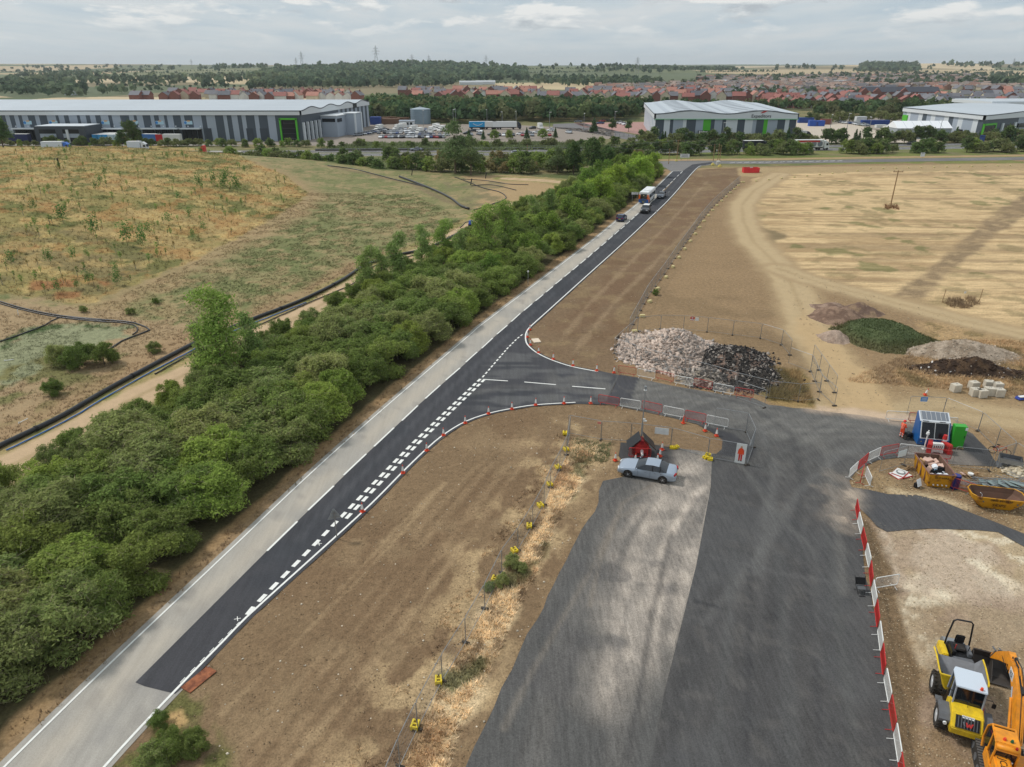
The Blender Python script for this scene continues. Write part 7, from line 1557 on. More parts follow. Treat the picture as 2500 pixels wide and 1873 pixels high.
# camera trailer
rt = thing('camera_trailer', 'red camera trailer with two black solar panels and a tall mast', 'trailer', (11.6, 56.0, .03), R(-2))
MB().box((0, 0, .55), (1.1, 1.5, .5)).build('body', redp, rt, bevel=.04); c = MB(); c.prism([(-.7, .8), (.7, .8), (.12, 1.4), (-.12, 1.4)], -.6, .45); c.build('gable', redp, rt, bevel=.02)
for s in (-1, 1):
    pz = MB(); A = Vector((s * .14, 0, 1.72)); Bv = Vector((s * 1.2, 0, .7)); nrm = Vector((s * 1.02, 0, 1.06)).normalized()
    ps = [A + Vector((0, -.85, 0)), Bv + Vector((0, -.85, 0)), Bv + Vector((0, .75, 0)), A + Vector((0, .75, 0))]; pz.raw([p + nrm * .05 for p in ps] + ps, [(0, 1, 2, 3), (4, 7, 6, 5), (0, 4, 5, 1), (1, 5, 6, 2), (2, 6, 7, 3), (3, 7, 4, 0)]); pz.build('solar_panel', pm('black_panel', (30, 31, 34), .35), rt)
    MB().cyl((s * .62, -.2, .32), (s * .78, -.2, .32), .32, n=16).build('wheel', rubber, rt); MB().box((s * .5, -.78, .5), (.1, .1, .9)).build('jack', redp, rt)
MB().box((0, -.62, 1.3), (.26, .04, .34)).build('front_box', pm('dark_red', (140, 26, 34), .4), rt); MB().cyl((0, -.7, .55), (-.02, -1.3, .35), .16, .1, 8).build('jockey_cover', whitep, rt)
MB().cyl((0, .1, 1.6), (0, .1, 2.9), .085, n=8).build('mast_base', galv, rt); MB().cyl((0, .1, 2.8), (0, .1, 6.2), .05, n=8).build('mast', galv, rt)
MB().box((0, .1, 6.35), (.2, .2, .32)).build('camera', galv, rt, bevel=.03); MB().cyl((0, .1, 6.1), (0, .1, 6.2), .14, n=10).build('camera', whitep, rt); MB().box((.2, .05, 3.15), (.3, .14, .12)).build('floodlight', whitep, rt, bevel=.02); MB().box((.1, 0, 3.35), (.2, .1, .1)).build('sensor', whitep, rt)
# skips
sky_ = pm('skip_yellow', (196, 140, 22), .6, col2=sl(112, 66, 34), vs=1.8, thr=(.34, .5), coord='obj'); skr = pm('rusty_inside', (104, 76, 62), .85, var=.35, vs=1.5, coord='obj')
def openbox(mb, W1, W2, L1, L2, h, t, z=0):
    o0 = [(-W1, -L1, z), (W1, -L1, z), (W1, L1, z), (-W1, L1, z)]; o1 = [(-W2, -L2, z + h), (W2, -L2, z + h), (W2, L2, z + h), (-W2, L2, z + h)]
    mb.raw(o0 + o1, [(0, 3, 2, 1), (0, 1, 5, 4), (1, 2, 6, 5), (2, 3, 7, 6), (3, 0, 4, 7)])
    i0 = [(x * (1 - t), y * (1 - t), z + .08) for x, y, _ in o0]; i1 = [(x * (1 - t), y * (1 - t), z + h) for x, y, _ in o1]
    return o1, i0, i1
g = G(2291, 1193); rt = thing('rubbish_skip', 'open yellow and rusty skip filled with rubbish bags', 'skip', (g.x + .35, g.y + 1.75, 0), R(-9))
b = MB(); o1, i0, i1 = openbox(b, .85, 1.02, 1.55, 1.75, 1.3, .06); b.build('shell', sky_, rt, fix=False)
b = MB(); b.raw(i0 + i1, [(0, 1, 2, 3), (0, 4, 5, 1), (1, 5, 6, 2), (2, 6, 7, 3), (3, 7, 4, 0)]); b.build('lining', skr, rt, fix=False)
b = MB(); 
for a_, c_ in zip(o1, o1[1:] + o1[:1]): b.cyl(a_, c_, .05, n=6)
for s in (-1, 1):
    for y in (-.9, 0, .9): b.box((s * .97, y, .7), (.08, .1, 1.1))
b.build('rim', pm('rusty_rim', (128, 92, 82), .8, var=.3, vs=3, coord='obj'), rt); 
for x in (-.5, -.17, .17, .5): MB().cyl((x, -1.66, .28), (x, -1.74, .28), .06, n=8).build('rivet', lampw, rt)
text(rt, 'SKIP HIRE', .26, Matrix.Translation((0, -1.735, .95)) @ Matrix.Rotation(R(98), 4, 'X'), black, 'lettering', .004)
rr = random.Random(5); bagm = [pm('card', (200, 160, 116), .8), pm('white_bag', (220, 224, 228), .5), pm('black_bag', (30, 31, 34), .4), pm('pale_blue_bag', (150, 190, 220), .5), pm('pink_board_waste', (205, 172, 156), .8)]
for k in range(26):
    x, y = rr.uniform(-.7, .7), rr.uniform(-1.35, 1.35); i = (0 if y > .3 else rr.choice((1, 1, 2, 3))) if y > -1 else rr.choice((1, 1, 2)); i = rr.choice((0, 4, 4)) if y > .2 else i
    q = MB(); q.box((x, y, rr.uniform(.55, .95)), (rr.uniform(.3, .6), rr.uniform(.3, .6), rr.uniform(.2, .45)), M=Euler((rr.uniform(-.5, .5), rr.uniform(-.5, .5), rr.uniform(0, 3))).to_matrix().to_4x4()); q.build('waste', bagm[i], rt, bevel=.08 if i in (1, 2, 3) else .01)
g = G(2430, 1242); rt = thing('chain_skip', 'rusty yellow boat shaped skip at the edge of the waste corner', 'skip', (g.x + .1, g.y + .45, 0), R(-13))
def ring(z, L_, w_): return [(-L_, -w_ * .5, z), (-L_ * .82, -w_, z), (L_ * .82, -w_, z), (L_, -w_ * .5, z), (L_, w_ * .5, z), (L_ * .82, w_, z), (-L_ * .82, w_, z), (-L_, w_ * .5, z)]
b = MB(); b.loft([ring(.05, 1.15, .6), ring(.75, 1.85, .86), ring(1.15, 1.95, .95)], cap=False); b.raw(ring(.05, 1.15, .6), [tuple(range(8))]); b.build('shell', sky_, rt, fix=False)
b = MB(); b.loft([ring(.12, 1.1, .56), ring(.75, 1.80, .82), ring(1.15, 1.9, .91)], cap=False); b.raw(ring(.12, 1.1, .56), [tuple(range(8))[::-1]]); b.build('lining', skr, rt, fix=False)
b = MB(); q = ring(1.15, 1.94, .94)
for a_, c_ in zip(q, q[1:] + q[:1]): b.cyl(a_, c_, .045, n=6)
b.build('rim', sky_, rt); text(rt, '0800 8975329', .27, Matrix.Translation((.05, -.95, .98)) @ Matrix.Rotation(R(102), 4, 'X'), black, 'phone_number', .004); text(rt, 'SKIPS', .42, Matrix.Translation((.0, -.845, .5)) @ Matrix.Rotation(R(110), 4, 'X'), pm('faded_black', (52, 40, 30), .8), 'lettering', .004)
MB().tube([(-.9, .1, .2), (-1.0, 0, .9), (-1.2, -.1, 1.1)], .03, 5).build('chain', lampw, rt, fix=False)
for s in (-1, 1):
    for x in (-1.2, 1.2): MB().cyl((x, s * .86, .8), (x, s * 1.0, .8), .05, n=8).build('lug', dgrey, rt)
g = G(2330, 1196); rt = thing('blue_drum', 'dark blue plastic drum wedged behind the right side of the rubbish skip', 'drum', (g.x + .1, g.y + .3, 0)); MB().cyl((0, 0, 0), (0, 0, 1.2), .36, .36, 14).build('barrel', pm('navy', (30, 34, 96), .4), rt, bevel=.03); MB().cyl((0, 0, 1.2), (0, 0, 1.24), .3, n=14).build('lid', pm('navy2', (44, 50, 120), .4), rt)
# folded road signs on ground
g = G(2198, 1160); rt = thing('folded_signs', 'white and red folded road signs lying on the soil island', 'sign', g, .35)
for x, y, z, a, w_, l_ in ((0, 0, .08, 0, 1.5, 1.0), (.1, .15, .16, .4, 1.2, .9)): MB().box((x, y, z), (w_, l_, .04), a).build('sign_plate', whitep, rt); MB().box((x, y - .02, z - .03), (w_ + .1, l_ + .1, .03), a).build('red_border', redp, rt)
MB().cyl((.1, .1, .2), (.1, .1, .24), .36, n=20).build('round_face', pm('round_grey', (120, 124, 126), .5), rt); MB().cyl((.1, .1, .24), (.1, .1, .25), .26, n=20).build('inner_face', whitep, rt)
for a in (.3, .7): MB().box((1.3, .3 + a * .4, .1), (1.3, .1, .06), a * .6).build('stand_leg', wood, rt)
g = G(2240, 1190); rt = thing('small_frame_sign', 'small white sign on a black stand before the skip', 'sign', g, R(30)); MB().box((0, 0, .55), (.5, .04, .45), M=Matrix.Rotation(R(-25), 4, 'X')).build('plate', lampw, rt); MB().box((0, -.12, .25), (.5, .04, .15), M=Matrix.Rotation(R(-25), 4, 'X')).build('lower_plate', lampw, rt); MB().box((0, .1, .2), (.5, .3, .4)).build('stand', black, rt, bevel=.03)
# bicycle
g = G(2438, 1110); rt = thing('bicycle', 'red and black bicycle lying against the mesh fence', 'bicycle', g, R(-35))
for x in (-.52, .52):
    t = MB(); t.tube([(x + .33 * math.cos(a), 0, .34 + .33 * math.sin(a)) for a in [k * math.pi / 10 for k in range(21)]], .028, 5); t.build('wheel', rubber, rt, fix=False)
f = MB()
for a, c_ in (((-.52, .34), (-.2, .85)), ((-.2, .85), (.4, .85)), ((.4, .85), (.52, .34)), ((-.2, .85), (-.02, .36)), ((-.02, .36), (.38, .78)), ((-.52, .34), (-.02, .36))): f.cyl((a[0], 0, a[1]), (c_[0], 0, c_[1]), .022, n=5)
f.build('frame', redp, rt, fix=False); MB().box((-.22, 0, .95), (.26, .14, .06)).build('saddle', black, rt, bevel=.02); MB().tube([(.38, -.28, 1.02), (.4, -.1, 1.0), (.4, .1, 1.0), (.38, .28, 1.02)], .018, 5).build('handlebar', black, rt, fix=False)
# metal crate
g = G(2462, 1140); rt = thing('metal_crate', 'grey open metal crate standing on a pallet frame', 'crate', g, R(-28)); b = MB(); o1, i0, i1 = openbox(b, .85, .85, .55, .55, .45, .1, .5); b.build('tray', galv, rt, fix=False); b = MB(); b.raw(i0 + i1, [(0, 1, 2, 3), (0, 4, 5, 1), (1, 5, 6, 2), (2, 6, 7, 3), (3, 7, 4, 0)]); b.build('inside', dgrey, rt, fix=False)
for a_, c_ in zip(o1, i1): pass
b = MB()
for x in (-.8, .8):
    for y in (-.5, .5): b.cyl((x, y, 0), (x, y, .5), .04, n=5)
b.build('legs', galv, rt); MB().box((0, 0, .03), (1.8, 1.2, .06)).build('base_sheet', dgrey, rt)
# scaffold tube pile
def rods(name, lab, px, py, n, rx, ry, l0, l1, m, seed, rr_=.025, base=0.0, cat='pile'):
    g = G(px, py); rt = thing(name, lab, cat, g); rr = random.Random(seed); b = MB()
    for k in range(n):
        a = base + rr.gauss(0, .5); L_ = rr.uniform(l0, l1); x, y, z = rr.uniform(-rx, rx), rr.uniform(-ry, ry), rr.uniform(.05, .5); d = Vector((math.cos(a), math.sin(a), rr.uniform(-.06, .06))) * L_ / 2
        b.cyl(Vector((x, y, z)) - d, Vector((x, y, z)) + d, rr_, n=5)
    b.build('tubes', m, rt, fix=False); return rt
rt = rods('scaffold_pile', 'heap of grey scaffold tubes and fence parts behind the boat shaped skip', 2445, 1192, 70, 2.6, .9, 1.5, 3.6, galv, 3, base=-.25)
for k in range(5): MB().box((-1 + k * .55, .3 - k * .1, .3 + .05 * k), (1.3, .8, .03), M=Euler((.2, .15, k * .5)).to_matrix().to_4x4()).build('mesh_sheet', pm('grey_green_sheet', (126, 140, 138), .6), rt)
rt = rods('timber_pile', 'small pile of timber and board offcuts between the skips', 2368, 1165, 12, .7, .5, .8, 2.2, wood, 4, .03, base=1.9)
for k in range(4): MB().box((-.4 + .3 * k, .2, .2), (.6, .4, .05), M=Euler((.3 * k, .2, k)).to_matrix().to_4x4()).build('board', bagm[0 if k % 2 else 4], rt)
MB().cyl((-.1, -.1, .3), (-.1, -.1, .45), .22, n=12).build('white_tub', whitep, rt)
# ================================================================== warehouses, yards, traffic, houses
cladd = pm('cladding_dark', (72, 82, 92), .5); cladl = pm('cladding_light', (160, 170, 182), .5); cladw = pm('cladding_white', (206, 212, 216), .5); roofm_ = mat('roof_sheet', sl(178, 186, 192), .5, var=.06, vs=.05, stretch=(1, .1, 1)); fascia = pm('fascia_white', (210, 214, 216), .5)
fgreen = pm('facade_green', (84, 178, 44), .5); dglass = pm('facade_glass', (30, 34, 38), .15); gutter = pm('gutter_dark', (70, 76, 82), .6); strip_ = pm('rooflight', (164, 172, 180), .4)
def zc(y, h): return y * _cp + (CAMH - h) * _sp
def xat(px, y, h): return (px - 1250) / FPX * zc(y, h)
def quad(mb, a, b, z0, z1, m, off=0):
    d = (Vector(b) - Vector(a)).normalized(); n = Vector((d.y, -d.x)) * off; mb.use(m)
    mb.raw([(a[0] + n.x, a[1] + n.y, z0), (b[0] + n.x, b[1] + n.y, z0), (b[0] + n.x, b[1] + n.y, z1), (a[0] + n.x, a[1] + n.y, z1)], [(0, 1, 2, 3)])
def slab(mb, a, b, z0, z1, t, m, off=0):
    d = (Vector(b) - Vector(a)); L_ = d.length; d.normalize(); n = Vector((d.y, -d.x)); c = (Vector(a) + Vector(b)) / 2 + n * (off + t / 2); mb.use(m)
    mb.box((c.x, c.y, (z0 + z1) / 2), (L_, t, z1 - z0), math.atan2(d.y, d.x))
def warehouse(name, lab, FL, FR, BR, BL, zf, zg, amp, waves, axis, xs, cols, x0m, ecols, right=True):
    """FL..BL: ground corners; zf fascia bottom, zg gutter; wavy roof"""
    rt = thing(name, lab, 'warehouse', (FL[0], FL[1], 0)); o = Vector((FL[0], FL[1]))
    q = [Vector(p) - o for p in (FL, FR, BR, BL)]; w = MB()
    def face(a, b, t, cs):
        for (t0, t1), m in zip(zip(t, t[1:]), cs): quad(w, a.lerp(b, t0), a.lerp(b, t1), 0, zf, m)
    L_ = (q[1] - q[0]).length; ts = [max(0, min(1, (x - FL[0]) / (FR[0] - FL[0]))) for x in xs]; face(q[0], q[1], ts, cols)
    te, ce = ecols[0]; face(q[1], q[2], te, ce); te, ce = ecols[1]; face(q[3], q[0], te, ce)
    quad(w, q[2], q[3], 0, zf, cladd); w.build('wall', None, rt, fix=False)
    # roof surface with waves
    n = waves * 10; m_ = 6; nu, nv = (n, m_) if axis == 'x' else (m_, n); V = []; 
    def rz_(t): return zg + amp * (.5 - .5 * math.cos(2 * math.pi * t * waves))
    E = [1.2 / max(1, L_)] * 2
    for j in range(nv + 1):
        for i in range(nu + 1):
            u = -.004 + 1.008 * i / nu; v = -.008 + 1.016 * j / nv; p = (q[0].lerp(q[1], u)).lerp(q[3].lerp(q[2], u), v); t = (i / nu) if axis == 'x' else (j / nv); V.append((p.x, p.y, rz_(t)))
    R_ = MB(); R_.raw(V, [(j * (nu + 1) + i, j * (nu + 1) + i + 1, (j + 1) * (nu + 1) + i + 1, (j + 1) * (nu + 1) + i) for j in range(nv) for i in range(nu)]); R_.build('roof', roofm_, rt, smooth=False, fix=False)
    # fascia following the roof edge
    fb = MB()
    def fas(a, b, wavy):
        k = n if wavy else 1; d = (b - a).normalized(); nn = Vector((d.y, -d.x)) * .7
        for i in range(k):
            t0, t1 = i / k, (i + 1) / k; p0 = a.lerp(b, t0) + nn; p1 = a.lerp(b, t1) + nn; z0 = rz_(t0) - .05 if wavy else zg - .05; z1 = rz_(t1) - .05 if wavy else zg - .05
            fb.use(fascia); fb.raw([(p0.x, p0.y, zf - .1), (p1.x, p1.y, zf - .1), (p1.x, p1.y, z1), (p0.x, p0.y, z0)], [(0, 1, 2, 3)])
            fb.raw([(p0.x, p0.y, zf - .1), (p1.x, p1.y, zf - .1), (p1.x - nn.x, p1.y - nn.y, zf - .1), (p0.x - nn.x, p0.y - nn.y, zf - .1)], [(3, 2, 1, 0)])
            fb.use(gutter); g0 = p0 + nn * .15; g1 = p1 + nn * .15; fb.raw([(g0.x, g0.y, z0 - .35), (g1.x, g1.y, z1 - .35), (g1.x, g1.y, z1), (g0.x, g0.y, z0)], [(0, 1, 2, 3)])
            fb.use(roofm_); fb.raw([(g0.x, g0.y, z0 + .02), (g1.x, g1.y, z1 + .02), (p1.x - nn.x * 1.3, p1.y - nn.y * 1.3, z1 + .06), (p0.x - nn.x * 1.3, p0.y - nn.y * 1.3, z0 + .06)], [(0, 1, 2, 3)])
    fas(q[0], q[1], axis == 'x'); fas(q[1], q[2], axis != 'x'); fas(q[2], q[3], axis == 'x'); fas(q[3], q[0], axis != 'x'); fb.build('fascia', None, rt, fix=False)
    return rt, q, rz_
# ---- W1
Y1 = 341.4; d1 = [(0, 40), (75, 115), (150, 180), (230, 290), (325, 390), (465, 490), (535, 575), (645, 670), (720, 755), (800, 845), (910, 940), (1010, 1085), (1125, 1150), (1200, 1265), (1295, 1335), (1380, 1405), (1455, 1520), (1550, 1620), (1695, 1735), (1810, 1880), (1910, 1950), (2000, 2035), (2070, 2143), (2178, 2253), (2318, 2545)]
b_ = []; c_ = []; 
xs = [-300.0]; cols = []
for a, b in [(-330, -260), (-200, -130), (-80, -40)] + d1:
    xa, xb = xat(a / 3.456, Y1, 11.3), min(-95.5, xat(b / 3.456, Y1, 11.3)); xs += [xa, xb]; cols += [cladl, cladd]
if xs[-1] < -95.6: xs.append(-95.5); cols.append(cladd)
et = [0, .5] + [.5 + .5 * k / 15 for k in range(1, 16)]; ec = [cladd] + [cladl if k % 2 == 0 else cladd for k in range(15)]
W1, q1, _ = warehouse('warehouse', 'very long grey striped warehouse with wavy white roof edge on the left', (-300, Y1), (-95.5, Y1), (-81, 429), (-285, 429), 11.3, 13.2, 1.3, 4, 'y', xs, cols, 0, ((et, ec), ([0, 1], [cladd])))
def L1(px, h, y=Y1): return xat(px, y, h) + 300
f = MB(); f.use(dglass); f.box(((L1(690, 6) + L1(722, 6)) / 2, -.3, 4.7), (L1(722, 6) - L1(690, 6), .3, 9.2)); f.build('entrance_glass', None, W1)
f = MB(); xa, xb = L1(688, 6), L1(724, 6); f.box((xa - .3, -.6, 4.9), (.7, 1.0, 9.8)); f.box((xb + .3, -.6, 4.9), (.7, 1.0, 9.8)); f.box(((xa + xb) / 2, -.6, 9.6), (xb - xa + 1.2, 1.0, .7)); f.build('green_frame', fgreen, W1)
for k in range(4): MB().box(((xa + xb) / 2, -.5, 1.2 + k * 2.2), (xb - xa - 1, .1, .12)).build('mullion', gutter, W1)
for k, (a, b) in enumerate(((504, 519), (604, 620), (637, 655))): f = MB(); f.box(((L1(a, 2) + L1(b, 2)) / 2, -.1, 2.8), ((L1(b, 2) - L1(a, 2)), .2, 5.6)); f.build('roller_door', pm('roller_grey', (62, 70, 78), .6), W1)
dk = pm('dock_shelter', (22, 24, 26), .8)
for (a, b, n) in ((38, 110, 5), (235, 345, 8), (348, 440, 6), (445, 494, 4)):
    xa, xb = L1(a, 5), L1(b, 5); MB().box(((xa + xb) / 2, -1.6, 5.6), (xb - xa, 3.2, .5)).build('dock_canopy', cladw, W1)
    for k in range(n):
        x = xa + (xb - xa) * (k + .5) / n; MB().box((x, -.5, 3.0), ((xb - xa) / n * .74, 1.0, 4.6)).build('loading_dock', dk, W1)
for k, px in enumerate((68, 131, 258, 328, 390, 460)):
    x = L1(px, 8); f = MB(); f.box((x, -.1, 8.0), (3.6, .12, 1.5)); f.build('banner', pm('banner_pale', (176, 206, 218), .6), W1); f = MB(); f.cyl((x - 1.3, -.17, 8.0), (x - 1.3, -.2, 8.0), .6, n=12); f.build('banner_mark', pm('banner_blue', (60, 130, 196), .6), W1); f = MB(); f.box((x + .2, -.17, 8.7), (1.3, .05, .5)); f.build('banner_top', pm('banner_orange', (214, 160, 96), .6), W1)
for k in range(16): MB().box((L1(40 + k * 30, 6), -.2, 6.5), (.5, .2, .4)).build('wall_light', lampw, W1)
# end wall fins and windows
ue = (q1[2] - q1[1]).normalized(); nE = Vector((ue.y, -ue.x)); aE = math.atan2(ue.y, ue.x)
def ew(t, off): p = q1[1] + ue * t + nE * off; return (p.x, p.y)
for k in range(5):
    t = 1.5 + k * 4.4; p = ew(t, .5); MB().box((p[0], p[1], 4.0), (.9, 1.0, 8.0), aE).build('fin', cladw, W1)
    for z in (1.8, 4.6, 7.3): p = ew(t + 2.2, .08); MB().box((p[0], p[1], z), (2.3, .16, 1.4), aE).build('window', dglass, W1)
f = MB(); pa = ew(22, 0); pb = ew(44, 0)
cx_ = ew(33, 4.0); f.box((cx_[0], cx_[1], 4.7), (22, 8, 9.4), aE); f.build('office_block', cladl, W1); f = MB(); f.box((cx_[0], cx_[1], 9.6), (22.6, 8.6, .4), aE); f.build('office_roof', fascia, W1)
p = ew(25.5, 8.1); MB().box((p[0], p[1], 7.5), (5.5, .2, 1.6), aE).build('window', dglass, W1)
pf = ew(21.95, 4.0); MB().box((pf[0], pf[1], 7.6), (.2, 6.5, 1.6), aE).build('window', dglass, W1)
p = ew(38, 10.0); MB().box((p[0], p[1], 5.0), (9, 5.5, 10), aE).build('stair_tower', cladl, W1); MB().box((p[0], p[1], 10.15), (9.6, 6.1, .3), aE).build('tower_roof', fascia, W1)
for t in (33.8, 42.2): p = ew(t, 12.8); MB().box((p[0], p[1], 5.0), (1.4, .6, 10.1), aE).build('fin', cladw, W1)
p = ew(66, .9); MB().box((p[0], p[1], 12.0), (5, .2, 2.2), aE).build('sign_panel', black, W1)
# dark office pod
P1 = thing('office_pod', 'dark grey box shaped office in front of the long warehouse', 'office', (xat(168, 331, 4), 331, 0)); wP = 22
MB().box((0, 1, 3.8), (wP, 14, 7.6)).build('wall', pm('pod_grey', (66, 72, 80), .5), P1); MB().box((0, 1, 7.72), (wP - .8, 13.2, .2)).build('roof', cladw, P1)
for x in (-5.5, 4.6): MB().box((x, -6.05, 5.6), (7, .2, 1.6)).build('window', dglass, P1); MB().box((x, -6.03, 3.8), (7, .1, 1.6)).build('panel', cladl, P1); MB().box((x, -6.05, 2.2), (7, .2, 1.4)).build('window', dglass, P1)
MB().box((3.2, -6.3, 3.6), (1.0, .6, 5.4)).build('fin', cladw, P1)
# ---- W2
Y2 = 340.0; st2 = [(445, 'd'), (540, 'w'), (605, 'd'), (640, 'l'), (745, 'w'), (783, 'd'), (885, 'l'), (965, 'g'), (1047, 'd'), (1088, 'l'), (1170, 'd'), (1210, 'w'), (1335, 'd'), (1415, 'w'), (1500, 'l'), (1540, 'd'), (1620, 'g'), (1662, 'l'), (1768, 'd'), (1850, 'w'), (1895, 'd'), (1972, None)]
CM = {'d': cladd, 'w': cladw, 'l': cladl, 'g': fgreen}; xs = [xat(1500 + v / 4.424, Y2, 9.8) for v, _ in st2]; cols = [CM[c] for _, c in st2[:-1]]
et = [k / 17 for k in range(18)]
W2, q2, _ = warehouse('warehouse', 'grey and green striped warehouse with wavy roof and company lettering', (xs[0], Y2), (xs[-1], Y2), (xs[-1] + 12, 438), (xs[0] + 12, 438), 9.8, 12.0, 1.4, 2, 'x', xs, cols, 0, (([0, 1], [cladl]), (et, [cladl if k % 2 else cladw for k in range(17)])))
wl = (q2[1] - q2[0]).length
for (u0, u1) in ((.07, .10), (.14, .26), (.36, .43), (.50, .53), (.59, .72), (.85, .88)):
    f = MB()
    for k in range(9 if u1 - u0 > .1 else 1):
        v0, v1 = (k / 9 + .01, k / 9 + .05) if u1 - u0 > .1 else (.02, .98)
        cs_ = []
        N_ = 6
        for i in range(N_ + 1):
            u = u0 + (u1 - u0) * i / N_
            for v in (v0, v1): p = q2[0].lerp(q2[1], u).lerp(q2[3].lerp(q2[2], u), v); cs_.append((p.x, p.y, 12.0 + 1.4 * (.5 - .5 * math.cos(4 * math.pi * u)) + .12))
        f.raw(cs_, [(2 * i, 2 * i + 1, 2 * i + 3, 2 * i + 2) for i in range(N_)])
    f.build('rooflights', strip_, W2, fix=False)
X2 = lambda px, h: xat(px, Y2, h) - xs[0]
text(W2, 'Expeditors', 2.05, Matrix.Translation((X2(1857.5, 11), -.85, 10.9)) @ Matrix.Rotation(R(90), 4, 'X'), pm('letter_grey', (60, 62, 68), .5), 'lettering', .03)
f = MB(); x0_ = X2(1866, 12.5); f.prism([(x0_ - 1.7, 12.1), (x0_ - .2, 12.35), (x0_ + 1.6, 13.3), (x0_ - .4, 13.05), (x0_ - 1.2, 12.7)], -.9, -.84); f.build('red_emblem', redp, W2)
f = MB(); xa, xb = X2(1703, 3), X2(1733, 3); f.box(((xa + xb) / 2, -1.4, 2.4), (xb - xa, 2.8, 4.8)); f.build('entrance_porch', dglass, W2)
for z in (1.0, 2.6, 4.4): MB().box(((xa + xb) / 2, -2.9, z), (xb - xa + .4, .3, .3)).build('porch_frame', whitep, W2)
for k in range(4): MB().box((xa + (xb - xa) * k / 3, -2.9, 2.4), (.35, .34, 4.8)).build('porch_frame', whitep, W2)
MB().box((wl / 2, -.75, 9.62), (wl + 1, .1, .25)).build('green_trim', pm('pale_green', (130, 200, 150), .5), W2)
# ---- W3, W4
W3, q3, _ = warehouse('warehouse', 'white and grey warehouse with green framed entrance at the right', (215.5, 345), (300, 400), (292, 455), (212, 411), 9.0, 11.0, .9, 1, 'x', [215.5 + 84.5 * k / 6 for k in range(7)], [cladd, cladd, cladl, cladd, cladl, cladd], 0, (([0, 1], [cladd]), ([k / 18 for k in range(19)], [cladl if k % 3 == 0 else (cladw if k % 3 == 1 else (cladd if k % 2 else cladl)) for k in range(18)])))
aF = math.atan2(55, 84.5); uF = Vector((math.cos(aF), math.sin(aF))); nF = Vector((uF.y, -uF.x))
def fw(t, off): p = uF * t + nF * off; return (p.x, p.y)
for t, w_, z, h_, nm, m in ((6, 10, 3.2, 6.0, 'entrance_glass', dglass), (6, 11.4, 6.8, .8, 'green_frame', fgreen), (.6, .8, 3.6, 7.2, 'green_frame', fgreen), (11.4, .8, 3.6, 7.2, 'green_frame', fgreen), (24, 9, 5.2, 1.9, 'window', dglass), (38, 9, 5.2, 1.9, 'window', dglass), (18.6, 1.6, 3.4, 6.8, 'fin', cladw), (30.8, 1.8, 3.4, 6.8, 'fin', cladw), (24, 9, 2.4, 3, 'panel', cladl)):
    p = fw(t, .3); MB().box((*p, z), (w_, .6 if nm != 'green_frame' else 1.0, h_), aF).build(nm, m, W3)
uL = (q3[3] - q3[0]).normalized(); nL = Vector((-uL.y, uL.x))
for t in (10, 14.5, 36, 44, 50): p = uL * t + nL * .15; MB().box((p.x, p.y, 1.9), (3, .3, 3.6), math.atan2(uL.y, uL.x)).build('roller_door', dk, W3)
p = uL * 63 + nL * .2; MB().box((p.x, p.y, 4.0), (4.5, .5, 6.4), math.atan2(uL.y, uL.x)).build('green_frame', fgreen, W3)
W4 = thing('warehouse', 'second white roofed warehouse partly seen at the far right edge', 'warehouse', (300, 452, 0)); MB().box((30, 20, 5), (90, 40, 10)).build('wall', cladw, W4); MB().box((30, 20, 10.9), (92, 42, 1.8)).build('fascia', fascia, W4); MB().box((30, 20, 11.9), (90, 40, .3)).build('roof', roofm_, W4)
# marquee
mq = thing('storage_tent', 'long white storage tent with grey walls before the right warehouse', 'tent', (180.5, 352, 0), R(2)); L_ = 26; prof = [(0, 0), (0, 4.8), (5, 7.6), (10, 4.8), (10, 0)]
MB().prism([(0, 0), (0, 4.7), (10, 4.7), (10, 0)], 0, L_, 'x').build('wall', pm('tent_grey', (150, 158, 162), .6), mq); b = MB(); b.prism([(-.3, 4.75), (5, 7.7), (10.3, 4.75)], -.2, L_ + .2, 'x'); b.build('roof', pm('tent_white', (236, 238, 240), .5), mq)
for k in range(1, 6): b = MB(); x = L_ * k / 6; b.cyl((x, -.35, 4.78), (x, 5, 7.74), .07, n=4); b.build('roof_seam', cladl, mq, fix=False)
# tank and kiosk
tk = thing('round_tank', 'large round grey ribbed water tank beside the car park', 'tank', (-54, 447, 0)); n = 40
b = MB(); b.loft([[((5.9 + (.06 if j % 2 else 0)) * math.cos(2 * math.pi * k / n), (5.9 + (.06 if j % 2 else 0)) * math.sin(2 * math.pi * k / n), z) for k in range(n)] for j, z in enumerate([i * 8.2 / 16 for i in range(17)])]); b.build('shell', pm('tank_grey', (128, 146, 158), .45, metal=.3, var=.1, vs=.3), tk)
b = MB(); b.cyl((0, 0, 8.2), (0, 0, 9.2), 5.9, .6, 40, True); b.build('lid', pm('tank_lid', (150, 162, 170), .5), tk); b = MB()
for s in (-.3, .3): b.cyl((-5.2 + s, -2.9, 0), (-5.2 + s, -2.9, 9), .06, n=4)
b.build('ladder', galv, tk, fix=False); MB().box((0, 0, 9.3), (1.2, 1.2, .5)).build('vent', galv, tk)
kk = thing('pump_house', 'small white building with windows before the round tank', 'building', (-59, 424, 0)); MB().box((0, 0, 1.6), (8, 5, 3.2)).build('wall', cladw, kk); MB().box((0, 0, 3.3), (8.6, 5.6, .3)).build('roof', cladl, kk)
for x in (.6, 2.6): MB().box((x, -2.52, 1.9), (1.3, .1, 1.3)).build('window', dglass, kk)
